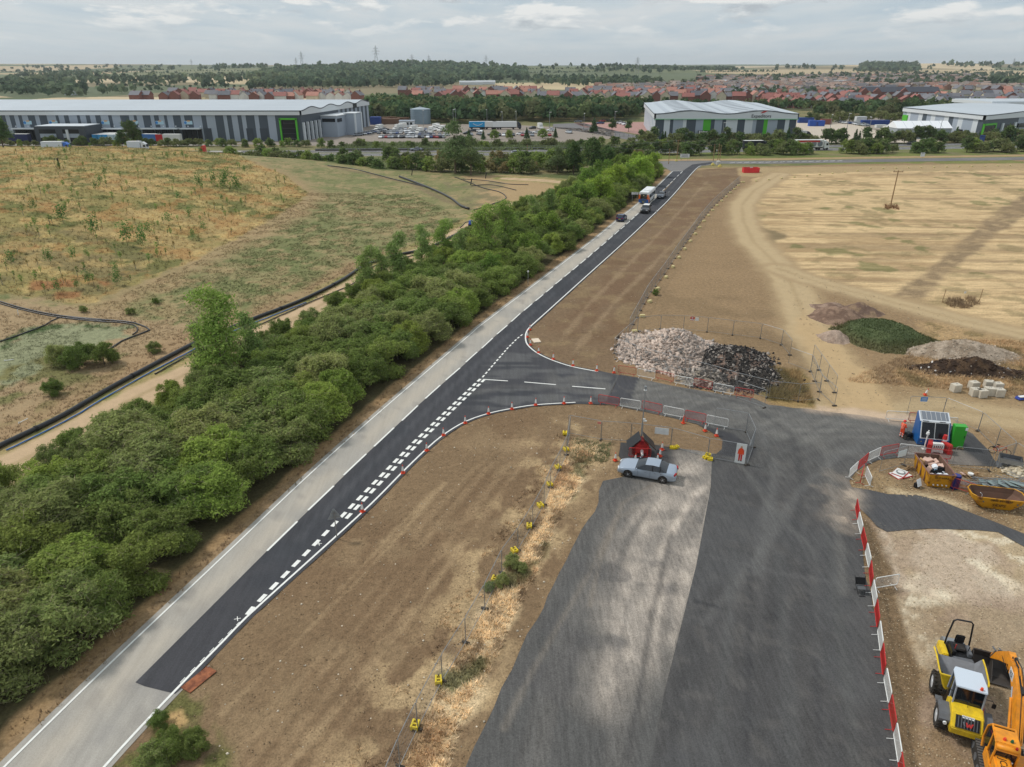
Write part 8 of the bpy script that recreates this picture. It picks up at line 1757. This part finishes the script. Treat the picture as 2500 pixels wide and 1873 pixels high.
# totem
g = G0(1598, 349); tt = thing('totem_sign', 'white and green totem sign left of the green striped warehouse', 'sign', g, .1); MB().box((0, 0, 2.8), (3.1, .6, 5.6)).build('board', whitep, tt); MB().box((.1, -.32, 1.6), (1.5, .06, 2.4)).build('green_panel', pm('totem_green', (40, 150, 80), .5), tt)
for x in (-.5, .5): MB().box((x, -.32, 4.9), (.7, .06, .9)).build('green_mark', pm('totem_green', (40, 150, 80), .5), tt)
# containers, stacks
def cont(name, lab, px, py, l, w, h, col, rz=0, cat='container'):
    g = G0(px, py); rt = thing(name, lab, cat, g, rz); m = pm('cont_%d_%d_%d' % col, col, .6, var=.15, vs=.6); MB().box((0, 0, h / 2), (l, w, h)).build('body', m, rt)
    rb = MB()
    for k in range(int(l / 1.0)): rb.box((-l / 2 + .5 + k, -w / 2 - .03, h / 2), (.4, .06, h * .9))
    rb.build('ribs', m, rt); MB().box((l / 2 + .02, 0, h / 2), (.06, w * .9, h * .92)).build('doors', m, rt)
blu = (36, 70, 140)
cont('container', 'blue curtain sided unit beside the end of the long warehouse', 918, 304, 6, 5, 4.2, blu); cont('container', 'long blue container at the back of the pale lorry yard', 1966, 300, 9, 2.6, 3, blu); cont('container', 'blue bin container in front of the long blue one', 1982, 308, 4, 2.6, 3.2, (40, 84, 170)); cont('container', 'second blue bin container in the pale yard', 2002, 308, 4, 2.6, 3.0, (44, 88, 176)); cont('container', 'brownish red container right of the blue bins', 2015, 304, 6, 2.6, 3, (130, 78, 66))
cont('container', 'white box trailer standing in the far yard', 2099, 302, 6, 3, 4, (212, 214, 212)); cont('container', 'long blue trailer in the far right yard', 2135, 305, 16, 2.6, 2.6, blu); cont('container', 'white container stack beside the storage tent', 2170, 325, 6, 3, 3.4, (206, 206, 200)); cont('container', 'low white container left of the tent stack', 2150, 312, 6, 2.4, 1.6, (214, 214, 210))
for k, (px, py, w_) in enumerate(((955, 303, 10), (968, 298, 12), (985, 300, 7), (936, 299, 8))): cont('pallet_stack', 'brown pallet stack, %s from the left of the round tank' % ORD[k], px, py, w_, 4, 3.0, (112, 82, 62), 0, 'stack')
g = G0(1600, 352)
# ---- lorries
def lorry(name, lab, x, y, rz, tcol, ccol, L_=12, extra=None, cab=True, flat=False):
    rt = thing(name, lab, 'lorry', (x, y, hz(x, y) + .05), rz); tm = pm('lorry_%d_%d_%d' % tcol, tcol, .45); cm = pm('lorry_%d_%d_%d' % ccol, ccol, .45)
    if flat: MB().box((0, 0, 1.3), (2.5, L_, .3)).build('flatbed', tm, rt)
    else: MB().box((0, 0, 2.6), (2.5, L_, 2.8)).build('trailer', tm, rt, bevel=.04); MB().box((0, 0, 4.03), (2.4, L_ - .2, .06)).build('roof', whitep, rt)
    MB().box((0, 0, .95), (1.1, L_, .4)).build('chassis', dark, rt)
    w = MB()
    for y_ in ([-L_ * .38, -L_ * .28, -L_ * .18, L_ * .36] if not cab else [-L_ * .38, -L_ * .28, -L_ * .18, L_ * .36, L_ / 2 + 1.7]):
        for s in (-1, 1): w.cyl((s * .9, y_, .5), (s * 1.25, y_, .5), .5, n=10)
    w.build('wheels', rubber, rt)
    if cab:
        c = MB(); yc = L_ / 2 + .35; c.prism([(yc, .7), (yc, 3.7), (yc + .6, 3.8), (yc + 1.7, 3.0), (yc + 2.1, 1.9), (yc + 2.1, .6)], -1.22, 1.22, 'x'); c.build('cab', cm, rt, bevel=.05)
        MB().box((0, yc + 1.95, 2.35), (2.1, .1, .95), M=Matrix.Rotation(R(20), 4, 'X')).build('windscreen', glass, rt)
        for s in (-1, 1): MB().box((s * 1.23, yc + 1.2, 2.3), (.04, .9, .8)).build('side_window', glass, rt)
    if extra: extra(rt, L_)
    return rt
dir_m = (MWY[-8] - MWY[8]); rm = math.atan2(-dir_m.x, dir_m.y)      # facing +x along the motorway
def onm(px, lane): 
    g = min((q for q in offset(MWY, lane)), key=lambda q: abs((q.x) / zc(q.y, 1) * FPX + 1250 - px)); return g.x, g.y
def ex1(rt, L_):
    for s in (-1, 1): MB().box((s * 1.27, -.6, 3.5), (.03, L_ * .8, .7)).build('red_stripe', redp, rt); MB().cyl((s * 1.26, 1.6, 2.5), (s * 1.28, 1.6, 2.5), 1.1, n=20).build('grey_disc', pm('disc_grey', (120, 126, 134), .5), rt); MB().cyl((s * 1.26, 4.2, 2.5), (s * 1.28, 4.2, 2.5), 1.1, n=20).build('grey_disc', pm('disc_grey', (120, 126, 134), .5), rt)
x, y = onm(1995, 7.5); lorry('lorry', 'white articulated lorry with red stripe and grey discs on the motorway', x, y, rm, (214, 214, 212), (222, 224, 226), 11.5, ex1)
x, y = onm(1830, 7.5); lorry('lorry', 'black lorry with a grey top half hidden on the motorway', x, y, rm, (34, 38, 44), (40, 44, 50), 8)
x, y = onm(560, 7.5); lorry('lorry', 'red and white lorry with an empty flatbed on the motorway', x, y, rm + math.pi, (176, 170, 158), (196, 60, 56), 13, flat=True)
x, y = onm(150, -7); lorry('lorry', 'white and blue lorry just visible over the hill crest', x, y, rm, (206, 212, 216), (60, 110, 190), 8)
x, y = onm(340, -7); lorry('lorry', 'white lorry just visible over the hill crest, right of the blue one', x, y, rm, (206, 212, 216), (214, 216, 216), 5)
for k, px in enumerate((243, 254, 266, 281, 296)): x = xat(px, 331, 2); lorry('lorry_trailer', ('bright blue trailer at the docks, %s from the left' % ORD[k]) if k < 3 else 'white trailer at the docks, %s from the left' % ORD[k], x, 333, 0, ((58, 150, 206) if k < 3 else (190, 208, 216)), (0, 0, 0), 11, cab=False)
x = xat(372, 331, 2); lorry('lorry_trailer', 'mid blue trailer behind the single dark tree', x, 331, R(80), (60, 110, 170), (0, 0, 0), 8, cab=False); x = xat(395, 331, 2); lorry('lorry_trailer', 'red fronted trailer right of the single dark tree', x, 330, R(85), (184, 40, 44), (0, 0, 0), 3.2, cab=False); x = xat(420, 331, 2); lorry('lorry_trailer', 'long pale trailer right of the red one', x, 330, R(90), (208, 208, 204), (0, 0, 0), 9, cab=False); x = xat(52, 332, 2); lorry('lorry_trailer', 'navy trailer at the left docks', x, 331, R(88), (34, 42, 84), (0, 0, 0), 9, cab=False)
def smile(rt, L_):
    for s in (-1, 1):
        b = MB(); b.tube([(s * 1.28, -2.6 + k * .52, 2.1 + .9 * ((k - 5) / 5) ** 2) for k in range(11)], .16, 5); b.build('white_arc', whitep, rt, fix=False)
g = G0(1166, 316); lorry('lorry_trailer', 'sky blue trailer with a white curved arrow in the lorry park', g.x, g.y, R(98), (40, 150, 204), (30, 34, 40), 9, smile, cab=False); g = G0(1198, 316); lorry('lorry_trailer', 'white trailer right of the sky blue one', g.x, g.y, R(84), (214, 214, 212), (0, 0, 0), 6, cab=False)
g = G0(1232, 316); lorry('lorry', 'long white lorry with a dark cab in the lorry park', g.x, g.y, R(-86), (220, 222, 222), (48, 54, 66), 13)
g = G0(1960, 340); lorry('lorry', 'lorry with a dark navy cab in the pale yard', g.x - 4, g.y - 4, R(-80), (204, 206, 206), (32, 40, 60), 7)
# ---- small vehicles
def tiny(name, lab0, col, kind):
    r = car(name, lab0, (0, 0, 0), 0, pm('car_%d_%d_%d' % col, col, .35, coat=.5), kind, detail=False); HIDE.append(r); return r
CC = [((226, 228, 230), 'white'), ((40, 42, 48), 'black'), ((120, 126, 134), 'grey'), ((168, 174, 180), 'silver'), ((52, 72, 120), 'blue'), ((150, 40, 42), 'red')]
cars_ = [(tiny('parked_car', 'x', c, k), n) for (c, n), k in zip(CC, ('hatch', 'hatch', 'saloon', 'hatch', 'saloon', 'hatch'))]
vn_ = thing('parked_van', 'x', 'van'); HIDE.append(vn_); b = MB(); b.box((0, -.8, 1.75), (2.1, 4.4, 2.5)); b.build('box', whitep, vn_, bevel=.04); b = MB(); b.prism([(1.4, .4), (1.4, 2.1), (1.9, 2.0), (2.5, 1.3), (3.1, 1.1), (3.2, .4)], -1.0, 1.0, 'x'); b.build('cab', whitep, vn_, bevel=.04); MB().box((0, 2.2, 1.62), (1.8, .1, .6), M=Matrix.Rotation(R(40), 4, 'X')).build('windscreen', glass, vn_)
b = MB()
for y_ in (-2, 2.2):
    for s in (-1, 1): b.cyl((s * .8, y_, .38), (s * 1.05, y_, .38), .38, n=10)
b.build('wheels', rubber, vn_); freeze_kids()
rr = random.Random(9)
def park(px, py, rz, src=None, where='in the left car park', cat='car', idx=None):
    g = G0(px, py); s_, n = cars_[rr.choices(range(6), (4, 4, 4, 4, 2, 1))[0] if idx is None else idx]
    if src: dup(src, (g.x, g.y, .03), rz, 'white box van ' + where, 'white vans ' + where)
    else: o = dup(s_, (g.x, g.y, .03), rz, '%s car parked %s' % (n, where), '%s cars %s' % (n, where))
for k in range(12): park(873 + k * 6.2, 332.5 - k * 1.25, R(-52), where='in the slanted row by the long warehouse')
for row, (x0, x1, y0, n) in enumerate(((1000, 1100, 331.5, 15), (925, 1040, 327, 15), (955, 1060, 323, 12), (980, 1070, 318.5, 9), (930, 1090, 337, 22))):
    for k in range(n):
        if rr.random() < .12: continue
        park(x0 + (x1 - x0) * k / n + rr.uniform(-1, 1), y0 + rr.uniform(-.5, .5), R(rr.choice((0, 180)) + rr.uniform(-6, 6)), where='in the crowded car park before the round tank, row %s' % ORD[row])
for px, py in ((885 + 40, 319), (972, 318), (981, 315), (1008, 321), (1024, 327), (1052, 325), (1069, 319), (1078, 322), (1063, 316)): park(px, py, R(rr.uniform(-25, 25) + 160), vn_, where='standing before the round tank')
for px, i in ((1219, 1), (1230, 0), (1242, 5), (1253, 1), (1276, 5), (1299, 2), (1342, 5)): park(px, 332.5, R(180 + rr.uniform(-4, 4)), where='in the near row left of the access road', idx=i)
for px, py, i in ((1155, 322, 1), (1172, 323, 0), (1214, 330, 3), (1300, 315, 1), (1346, 318, 0), (1345, 321, 0), (1170, 330, 2), (1150, 331, 2), (1140, 328, 1), (1290, 326, 3), (1310, 326, 0), (1385, 325, 0), (1392, 326, 3), (1270, 330, 0), (1200, 331, 1)): park(px, py, R(rr.uniform(0, 360)), where='in the middle of the car park', idx=i)
park(1319, 315, R(190), vn_, where='in the middle of the car park')
for px, py, i in ((1412, 299, 2), (1465, 303, 4), (1488, 297, 1), (1503, 303, 0), (1512, 302, 0), (1520, 304, 0), (1527, 306, 0), (1470, 298, 5)): park(px, py, R(rr.uniform(60, 120)), where='among the red paved bays', idx=i)
for k in range(16): park(2045 + k * 4.6, 300 + k * .5 + rr.uniform(-1, 1), R(rr.uniform(0, 30)), where='in the far right yard')
def mcar(px, lane, i, lab, fl=0):
    x, y = onm(px, lane); s_, n = cars_[i]; dup(s_, (x, y, .06), rm + fl, lab)
for a in ((650, 7.5, 0, 'white car behind the reddish bushes on the motorway'), (1015, -7.5, 2, 'grey car passing the tallest airy tree on the motorway'), (1265, 7.5, 3, 'silver car half hidden on the motorway centre'), (1448, 7.5, 0, 'white car seen through bare branches on the motorway'), (1742, -7.5, 2, 'grey car left of the black lorry on the motorway'), (2135, 7.5, 0, 'white car right of the striped lorry on the motorway'), (2242, -7.5, 1, 'dark car before the storage tent on the motorway'), (2365, 7.5, 0, 'white car below the right warehouse on the motorway'), (2380, 7.5, 3, 'silver car right behind the white one on the motorway'), (2496, -7.5, 0, 'white car at the right photo edge on the motorway')): mcar(a[0], a[1], a[2], a[3], 0 if a[1] > 0 else math.pi)
# ---- lamp posts
lp = thing('lamp_post', 'x', 'lamp post'); HIDE.append(lp); MB().cyl((0, 0, 0), (0, 0, 8.4), .16, .1, 6).build('pole', galv, lp, fix=False); MB().box((0, -.5, 8.4), (.35, 1.2, .2)).build('lamp_head', whitep, lp); freeze_kids()
for k, (px, py) in enumerate(((991, 292), (1034, 308), (1107, 306), (1113, 304), (1189, 306), (1226, 313), (1260, 311), (1341, 314), (1425, 318), (1500, 312))): g = G0(px, py); dup(lp, g, rr.uniform(0, 6), 'tall grey car park lamp post, %s from the left' % ORD[k], 'lamp posts of the left car parks')
for k, (px, py) in enumerate(((2025, 322), (2067, 318), (2120, 330), (1762, 348), (2290, 340))): g = G0(px, py); dup(lp, g, rr.uniform(0, 6), 'tall grey lamp post near the right yards, %s listed towards the tent' % ORD[k], 'lamp posts of the right yards')
# ---- low boundary fences
fm_ = pm('rail_fence', (92, 94, 90), .7)
for pts, lab in (([(930, 296), (1005, 297)], 'brown palisade fence behind the pallet stacks'), ([(1390, 298), (1560, 296)], 'grey railing behind the red paved bays'), ([(1450, 330), (1590, 341)], 'dark railing along the access road'), ([(1950, 293), (2200, 298)], 'grey railing behind the lorry yards')):
    P = [G0(*p) for p in pts]; rt = thing('railing', lab, 'fence', P[0]); b = MB(); n = int((P[-1] - P[0]).length / 2.5)
    for k in range(n + 1): q = P[0].lerp(P[-1], k / n) - P[0]; b.cyl(q, q + Vector((0, 0, 1.9)), .06, n=4)
    b.build('posts', fm_, rt, fix=False); b = MB()
    for z in (.5, 1.1, 1.8): b.cyl((0, 0, z), P[-1] - P[0] + Vector((0, 0, z)), .05, n=4)
    b.build('rails', fm_, rt, fix=False)
bp = [G0(770, 369), G0(1600, 363)]; rt = thing('crash_barrier', 'long low grey wall along the far side of the motorway', 'barrier', bp[0]); d = bp[1] - bp[0]; b = MB(); b.box(d / 2 + Vector((0, 0, .45)), (d.length, .3, .9), math.atan2(d.y, d.x)); b.build('wall', pm('kerb_wall', (92, 88, 82), .8), rt); b = MB(); b.box(d / 2 + Vector((0, -.2, .75)), (d.length, .08, .25), math.atan2(d.y, d.x)); b.build('rail', galv, rt)
# ================================================================== houses
RC = [((146, 92, 84), 'red roofed'), ((172, 120, 104), 'orange roofed'), ((112, 112, 118), 'grey roofed'), ((92, 94, 102), 'dark roofed')]; WC = [((126, 82, 72), 'brick'), ((204, 192, 168), 'cream'), ((214, 214, 210), 'white')]
hp = []
win = pm('house_window', (60, 66, 74), .3)
for ri, (rc, rn) in enumerate(RC):
    for wi, (wc, wn_) in enumerate(WC):
        rt = thing('house', 'x', 'house'); HIDE.append(rt); w = MB(); w.use(pm('wall_%d' % wi, wc, .85, var=.15, vs=.4)); w.prism([(-4, 0), (-4, 5), (0, 8.2), (4, 5), (4, 0)], -4.6, 4.6); w.build('wall', None, rt)
        r = MB(); r.use(pm('rooftile_%d' % ri, rc, .8, var=.2, vs=.5))
        for s in (-1, 1): r.raw([(s * 4.5, -4.9, 4.75), (s * 4.5, 4.9, 4.75), (0, 4.9, 8.4), (0, -4.9, 8.4), (s * 4.5, -4.9, 4.6), (s * 4.5, 4.9, 4.6), (0, 4.9, 8.25), (0, -4.9, 8.25)], [(0, 1, 2, 3), (4, 7, 6, 5), (0, 4, 5, 1), (0, 3, 7, 4), (1, 5, 6, 2)])
        r.build('roof', None, rt)
        for x in (-2, 2):
            for z in (1.5, 3.9): MB().box((x, -4.62, z), (1.2, .06, 1.2)).build('window', win, rt); MB().box((-4.02, x, z), (.06, 1.2, 1.2)).build('window', win, rt)
        MB().box((0, -4.63, 1.1), (1, .08, 2.1)).build('door', pm('door_white', (190, 190, 190), .5), rt); MB().box((1.2, 2.6, 8.2), (.8, .8, 1.8)).build('chimney', pm('wall_0', WC[0][0], .85), rt)
        hp.append((rt, rn, wn_))
freeze_kids(); rh = random.Random(21); nh = 0
simple = {}
def house(px, py, wr, ww, where, yaw=None, sc=1.0):
    global nh
    ri = rh.choices(range(4), wr)[0]; wi = rh.choices(range(3), ww)[0]; rt, rn, wn_ = hp[ri * 3 + wi]; g = G(px, py)
    lab = '%s %s house %s' % (rn, wn_, where); grp = '%s %s houses %s' % (rn, wn_, where)
    far = g.y > 640
    yw = R(rh.choice((0, 90, 8, 82, -10))) if yaw is None else yaw
    if far:       # too small to show windows: wall, roof and chimney only
        c = rt.copy(); COL.objects.link(c); c.location = g; c.rotation_euler = (0, 0, yw); c['label'] = lab; c['group'] = grp
        for ch in KIDS[rt.name]:
            if ch.name.startswith(('wall', 'roof', 'chimney')): k = ch.copy(); COL.objects.link(k); k.parent = c
        c.scale = (sc * rh.uniform(.9, 1.25), sc * rh.uniform(.9, 1.4), sc * rh.uniform(.9, 1.12))
    else: c = dup(rt, g, yw, lab, grp, (rh.uniform(.9, 1.2), rh.uniform(.9, 1.3), rh.uniform(.9, 1.1)))
    nh += 1
def rowh(x0, x1, py, step, wr, ww, where, jy=1.0, keep=.95, sc=1.0):
    x = x0
    while x < x1:
        if rh.random() < keep: house(x + rh.uniform(-2, 2), py + rh.uniform(-jy, jy), wr, ww, where, sc=sc)
        x += step
A_ = 'beyond the long warehouse'; B_ = 'in the centre beyond the plantation'; C_ = 'behind the green striped warehouse'; D_ = 'at the right behind the lorry yards'
rowh(335, 620, 244, 24, (3, 1, 5, 1), (4, 2, 1), A_, keep=.8); rowh(425, 880, 236, 24, (4, 1, 3, 1), (4, 2, 1), A_); rowh(600, 880, 246, 21, (4, 1, 3, 1), (3, 1, 3), A_); rowh(610, 870, 239, 24, (4, 2, 2, 1), (4, 1, 1), A_); rowh(520, 600, 240, 22, (3, 1, 3, 1), (2, 3, 1), A_)
rowh(1020, 1320, 243, 18, (3, 4, 4, 0), (3, 3, 1), B_); rowh(1000, 1310, 236, 19, (3, 4, 4, 0), (3, 3, 1), B_); rowh(1060, 1330, 229.5, 20, (2, 5, 4, 0), (3, 3, 1), B_); rowh(985, 1060, 231, 22, (1, 3, 4, 0), (2, 4, 1), B_, keep=.6)
rowh(1330, 1600, 246, 19, (2, 3, 4, 0), (3, 4, 1), B_); rowh(1400, 1600, 239.5, 19, (4, 3, 3, 0), (3, 3, 1), B_); rowh(1390, 1640, 233, 19, (3, 4, 4, 0), (3, 3, 1), B_); rowh(1440, 1640, 228, 20, (3, 4, 4, 0), (3, 3, 1), B_)
rowh(1600, 1880, 247, 20, (5, 1, 4, 2), (4, 2, 1), C_); rowh(1620, 1880, 240, 20, (4, 2, 5, 1), (4, 2, 1), C_); rowh(1640, 1880, 233, 20, (3, 3, 5, 1), (4, 2, 1), C_); rowh(1640, 1880, 227.5, 22, (3, 3, 5, 0), (4, 2, 1), C_)
rowh(1885, 2120, 264, 29, (6, 0, 2, 2), (5, 1, 1), D_); rowh(1870, 2280, 256, 26, (6, 0, 2, 2), (5, 1, 1), D_); rowh(1860, 2300, 248, 25, (5, 0, 4, 2), (4, 2, 1), D_); rowh(1860, 2100, 241, 24, (5, 0, 5, 2), (4, 2, 1), D_)
rowh(2290, 2520, 262, 30, (1, 0, 5, 3), (1, 3, 4), D_); rowh(2300, 2520, 251, 27, (2, 0, 5, 3), (1, 3, 3), D_); rowh(2300, 2520, 243, 26, (3, 1, 5, 2), (3, 2, 2), D_); rowh(2120, 2520, 227, 24, (3, 1, 5, 1), (4, 2, 1), D_, keep=.8)
# long brick terrace
g = G0(2190, 247); rt = thing('apartment_building', 'long brick terrace with a dark slate roof among the houses', 'building', g, R(2)); L_ = 74; b = MB(); b.prism([(-5, 0), (-5, 8.5), (0, 12.5), (5, 8.5), (5, 0)], -L_ / 2, L_ / 2, 'x'); b.build('wall', pm('wall_0', (142, 84, 70), .85), rt); r = MB()
for s in (-1, 1): r.raw([(-L_ / 2 - .3, s * 5.4, 8.3), (L_ / 2 + .3, s * 5.4, 8.3), (L_ / 2 + .3, 0, 12.8), (-L_ / 2 - .3, 0, 12.8)], [(0, 1, 2, 3)])
r.build('roof', pm('slate', (74, 76, 84), .7), rt, fix=False)
for x in (-36, -24, 2): b = MB(); b.prism([(x - 4, 0), (x - 4, 8.4), (x, 12.0), (x + 4, 8.4), (x + 4, 0)], -6.4, -4); b.build('gable', pm('wall_0', (142, 84, 70), .85), rt)
for k in range(8): MB().box((10 + k * 3.4, -5.05, 5), (1.6, .1, 5)).build('window', pm('pale_window', (196, 200, 200), .4), rt)
# far old town: one object, nobody could count it
def town(name, polys, label, seed, rcols, wcols, step=17):
    r = np.random.default_rng(seed); Vv = []; Fv = []; Cv = []
    for poly, keep in polys:
        for (x, y, z) in fill([G(*v) for v in poly], step, .35, seed, keep):
            a = r.choice([0, .25, 1.57, 1.8, -.4]) + r.normal() * .1; w, l, h, rf = r.uniform(3.2, 4.4), r.uniform(4.5, 9), r.uniform(3.2, 5.2), r.uniform(2, 3.2)
            P = np.array([(-w, -l, 0), (w, -l, 0), (w, l, 0), (-w, l, 0), (-w, -l, h), (w, -l, h), (w, l, h), (-w, l, h), (0, -l, h + rf), (0, l, h + rf), (-w * 1.1, -l * 1.03, h - .1), (w * 1.1, -l * 1.03, h - .1), (w * 1.1, l * 1.03, h - .1), (-w * 1.1, l * 1.03, h - .1), (0, -l * 1.03, h + rf + .12), (0, l * 1.03, h + rf + .12)])
            c_, s_ = math.cos(a), math.sin(a); Q = np.stack([P[:, 0] * c_ - P[:, 1] * s_ + x, P[:, 0] * s_ + P[:, 1] * c_ + y, P[:, 2] + z], 1); o = len(Vv) * 16
            Fv += [[o + i for i in f] for f in ((0, 1, 5, 4), (1, 2, 6, 5), (2, 3, 7, 6), (3, 0, 4, 7), (10, 13, 15, 14), (11, 14, 15, 12), (4, 5, 8, 8), (6, 7, 9, 9))]
            rc = np.array(sl(*rcols[r.integers(len(rcols))])) * r.uniform(.8, 1.2); wc = np.array(sl(*wcols[r.integers(len(wcols))])) * r.uniform(.8, 1.1); C = np.zeros((16, 4)); C[:, 3] = .3; C[:10, :3] = wc; C[10:, :3] = rc; Vv.append(Q); Cv.append(C)
    F = np.array([f for f in Fv if f[2] != f[3]]); T3 = np.array([f[:3] for f in Fv if f[2] == f[3]])
    V = np.concatenate(Vv); C = np.concatenate(Cv); T4 = np.concatenate([F[:, [0, 1, 2]], F[:, [0, 2, 3]], T3]); o = npmesh(name, V, T4, [stone_m], C); tag(o, label, 'houses', kind='stuff')
GR = [(112, 106, 104), (126, 116, 110), (98, 96, 98), (134, 104, 92), (150, 130, 118)]; WA = [(168, 150, 132), (138, 104, 88), (200, 196, 188), (186, 172, 150)]
town('distant_houses', [([(1450, 222), (1640, 222), (1880, 224), (2100, 226), (2130, 218), (2500, 222), (2560, 196), (2100, 194), (1800, 196), (1690, 206), (1460, 214)], .8), ([(1680, 200), (2000, 192), (2400, 190), (2400, 184), (2060, 184), (1740, 190)], .5), ([(1700, 222), (2080, 226), (2080, 200), (1700, 210)], .3)], 'far grey and brown roofed estates of the old town', 5, GR, WA)
# ---- pylons
def pylon(px, py, H_, lab):
    g = G(px, py); rt = thing('pylon', lab, 'pylon', g); b = MB(); r_ = H_ * .006
    lv = [0, .2, .4, .58, .74, .86, 1]; wd = [.11, .085, .062, .042, .03, .022, .004]
    for (a, wa), (c, wc) in zip(zip(lv, wd), list(zip(lv, wd))[1:]):
        for sx, sy in ((-1, -1), (1, -1), (1, 1), (-1, 1)):
            b.cyl((sx * wa * H_, sy * wa * H_, a * H_), (sx * wc * H_, sy * wc * H_, c * H_), r_, n=4)
        b.cyl((-wa * H_, -wa * H_, a * H_), (wc * H_, -wc * H_, c * H_), r_ * .7, n=4); b.cyl((wa * H_, -wa * H_, a * H_), (-wc * H_, -wc * H_, c * H_), r_ * .7, n=4)
    b.build('tower', galv, rt, fix=False)
    for z, w_ in ((.62, .16), (.74, .2), (.86, .13)): b = MB(); b.cyl((-w_ * H_, 0, z * H_), (w_ * H_, 0, z * H_), r_ * .9, n=4); b.cyl((-w_ * H_, 0, z * H_), (0, 0, (z + .05) * H_), r_ * .6, n=4); b.cyl((w_ * H_, 0, z * H_), (0, 0, (z + .05) * H_), r_ * .6, n=4); b.build('crossarm', galv, rt, fix=False)
for px, py, H_, l in ((920, 166, 62, 'tallest electricity pylon standing over the central hill'), (739, 170, 50, 'electricity pylon left of the central hill'), (470, 169, 42, 'electricity pylon on the left horizon'), (1007, 166, 38, 'small pylon just right of the tallest one'), (1048, 166, 36, 'small pylon further right on the central hill'), (1187, 172, 40, 'thin pylon at the right end of the central hill'), (725, 171, 34, 'small distant pylon beside the left hill pylon'), (2472, 165, 34, 'small pylon on the far right horizon'), (1555, 180, 44, 'pylon standing in the fields behind the houses')): pylon(px, py, H_, l)
for px, py, w_, l in ((1150, 207, 40, 'long grey farm shed under the central wood'), (1185, 206, 34, 'white roofed farm shed right of the long grey shed'), (180, 232, 14, 'small grey farm building above the long warehouse'), (2040, 206, 40, 'pale shed roofs among the far estates'), (1760, 204, 20, 'small white farm building in the far town')):
    g = G(px, py); rt = thing('farm_shed', l, 'shed', g, .1); MB().box((0, 0, 2), (w_, 14, 4)).build('wall', cladw, rt); b = MB(); b.prism([(-7.4, 4), (0, 6.5), (7.4, 4)], -w_ / 2 - .5, w_ / 2 + .5, 'x'); b.build('roof', pm('shed_roof', (176, 180, 182), .6), rt)
# ------------------------------------------------------------------ air
hm = bpy.data.materials.new('haze'); hm.use_nodes = True; nt_ = hm.node_tree; nt_.nodes.remove(nt_.nodes['Principled BSDF']); pv_ = nt_.nodes.new('ShaderNodeVolumePrincipled')
pv_.inputs['Color'].default_value = (.86, .92, .97, 1); pv_.inputs['Density'].default_value = 6.5e-5; pv_.inputs['Anisotropy'].default_value = .2; nt_.links.new(pv_.outputs[0], nt_.nodes['Material Output'].inputs['Volume'])
hb = MB(); hb.box((0, 6300, 65), (16500, 12900, 170)); tag(hb.build('haze', hm), 'thin pale haze lying over the whole landscape', 'haze', kind='stuff')
# remove the unplaced prototypes
for o in HIDE:
    for c in [o] + list(o.children_recursive): bpy.data.objects.remove(c, do_unlink=True)
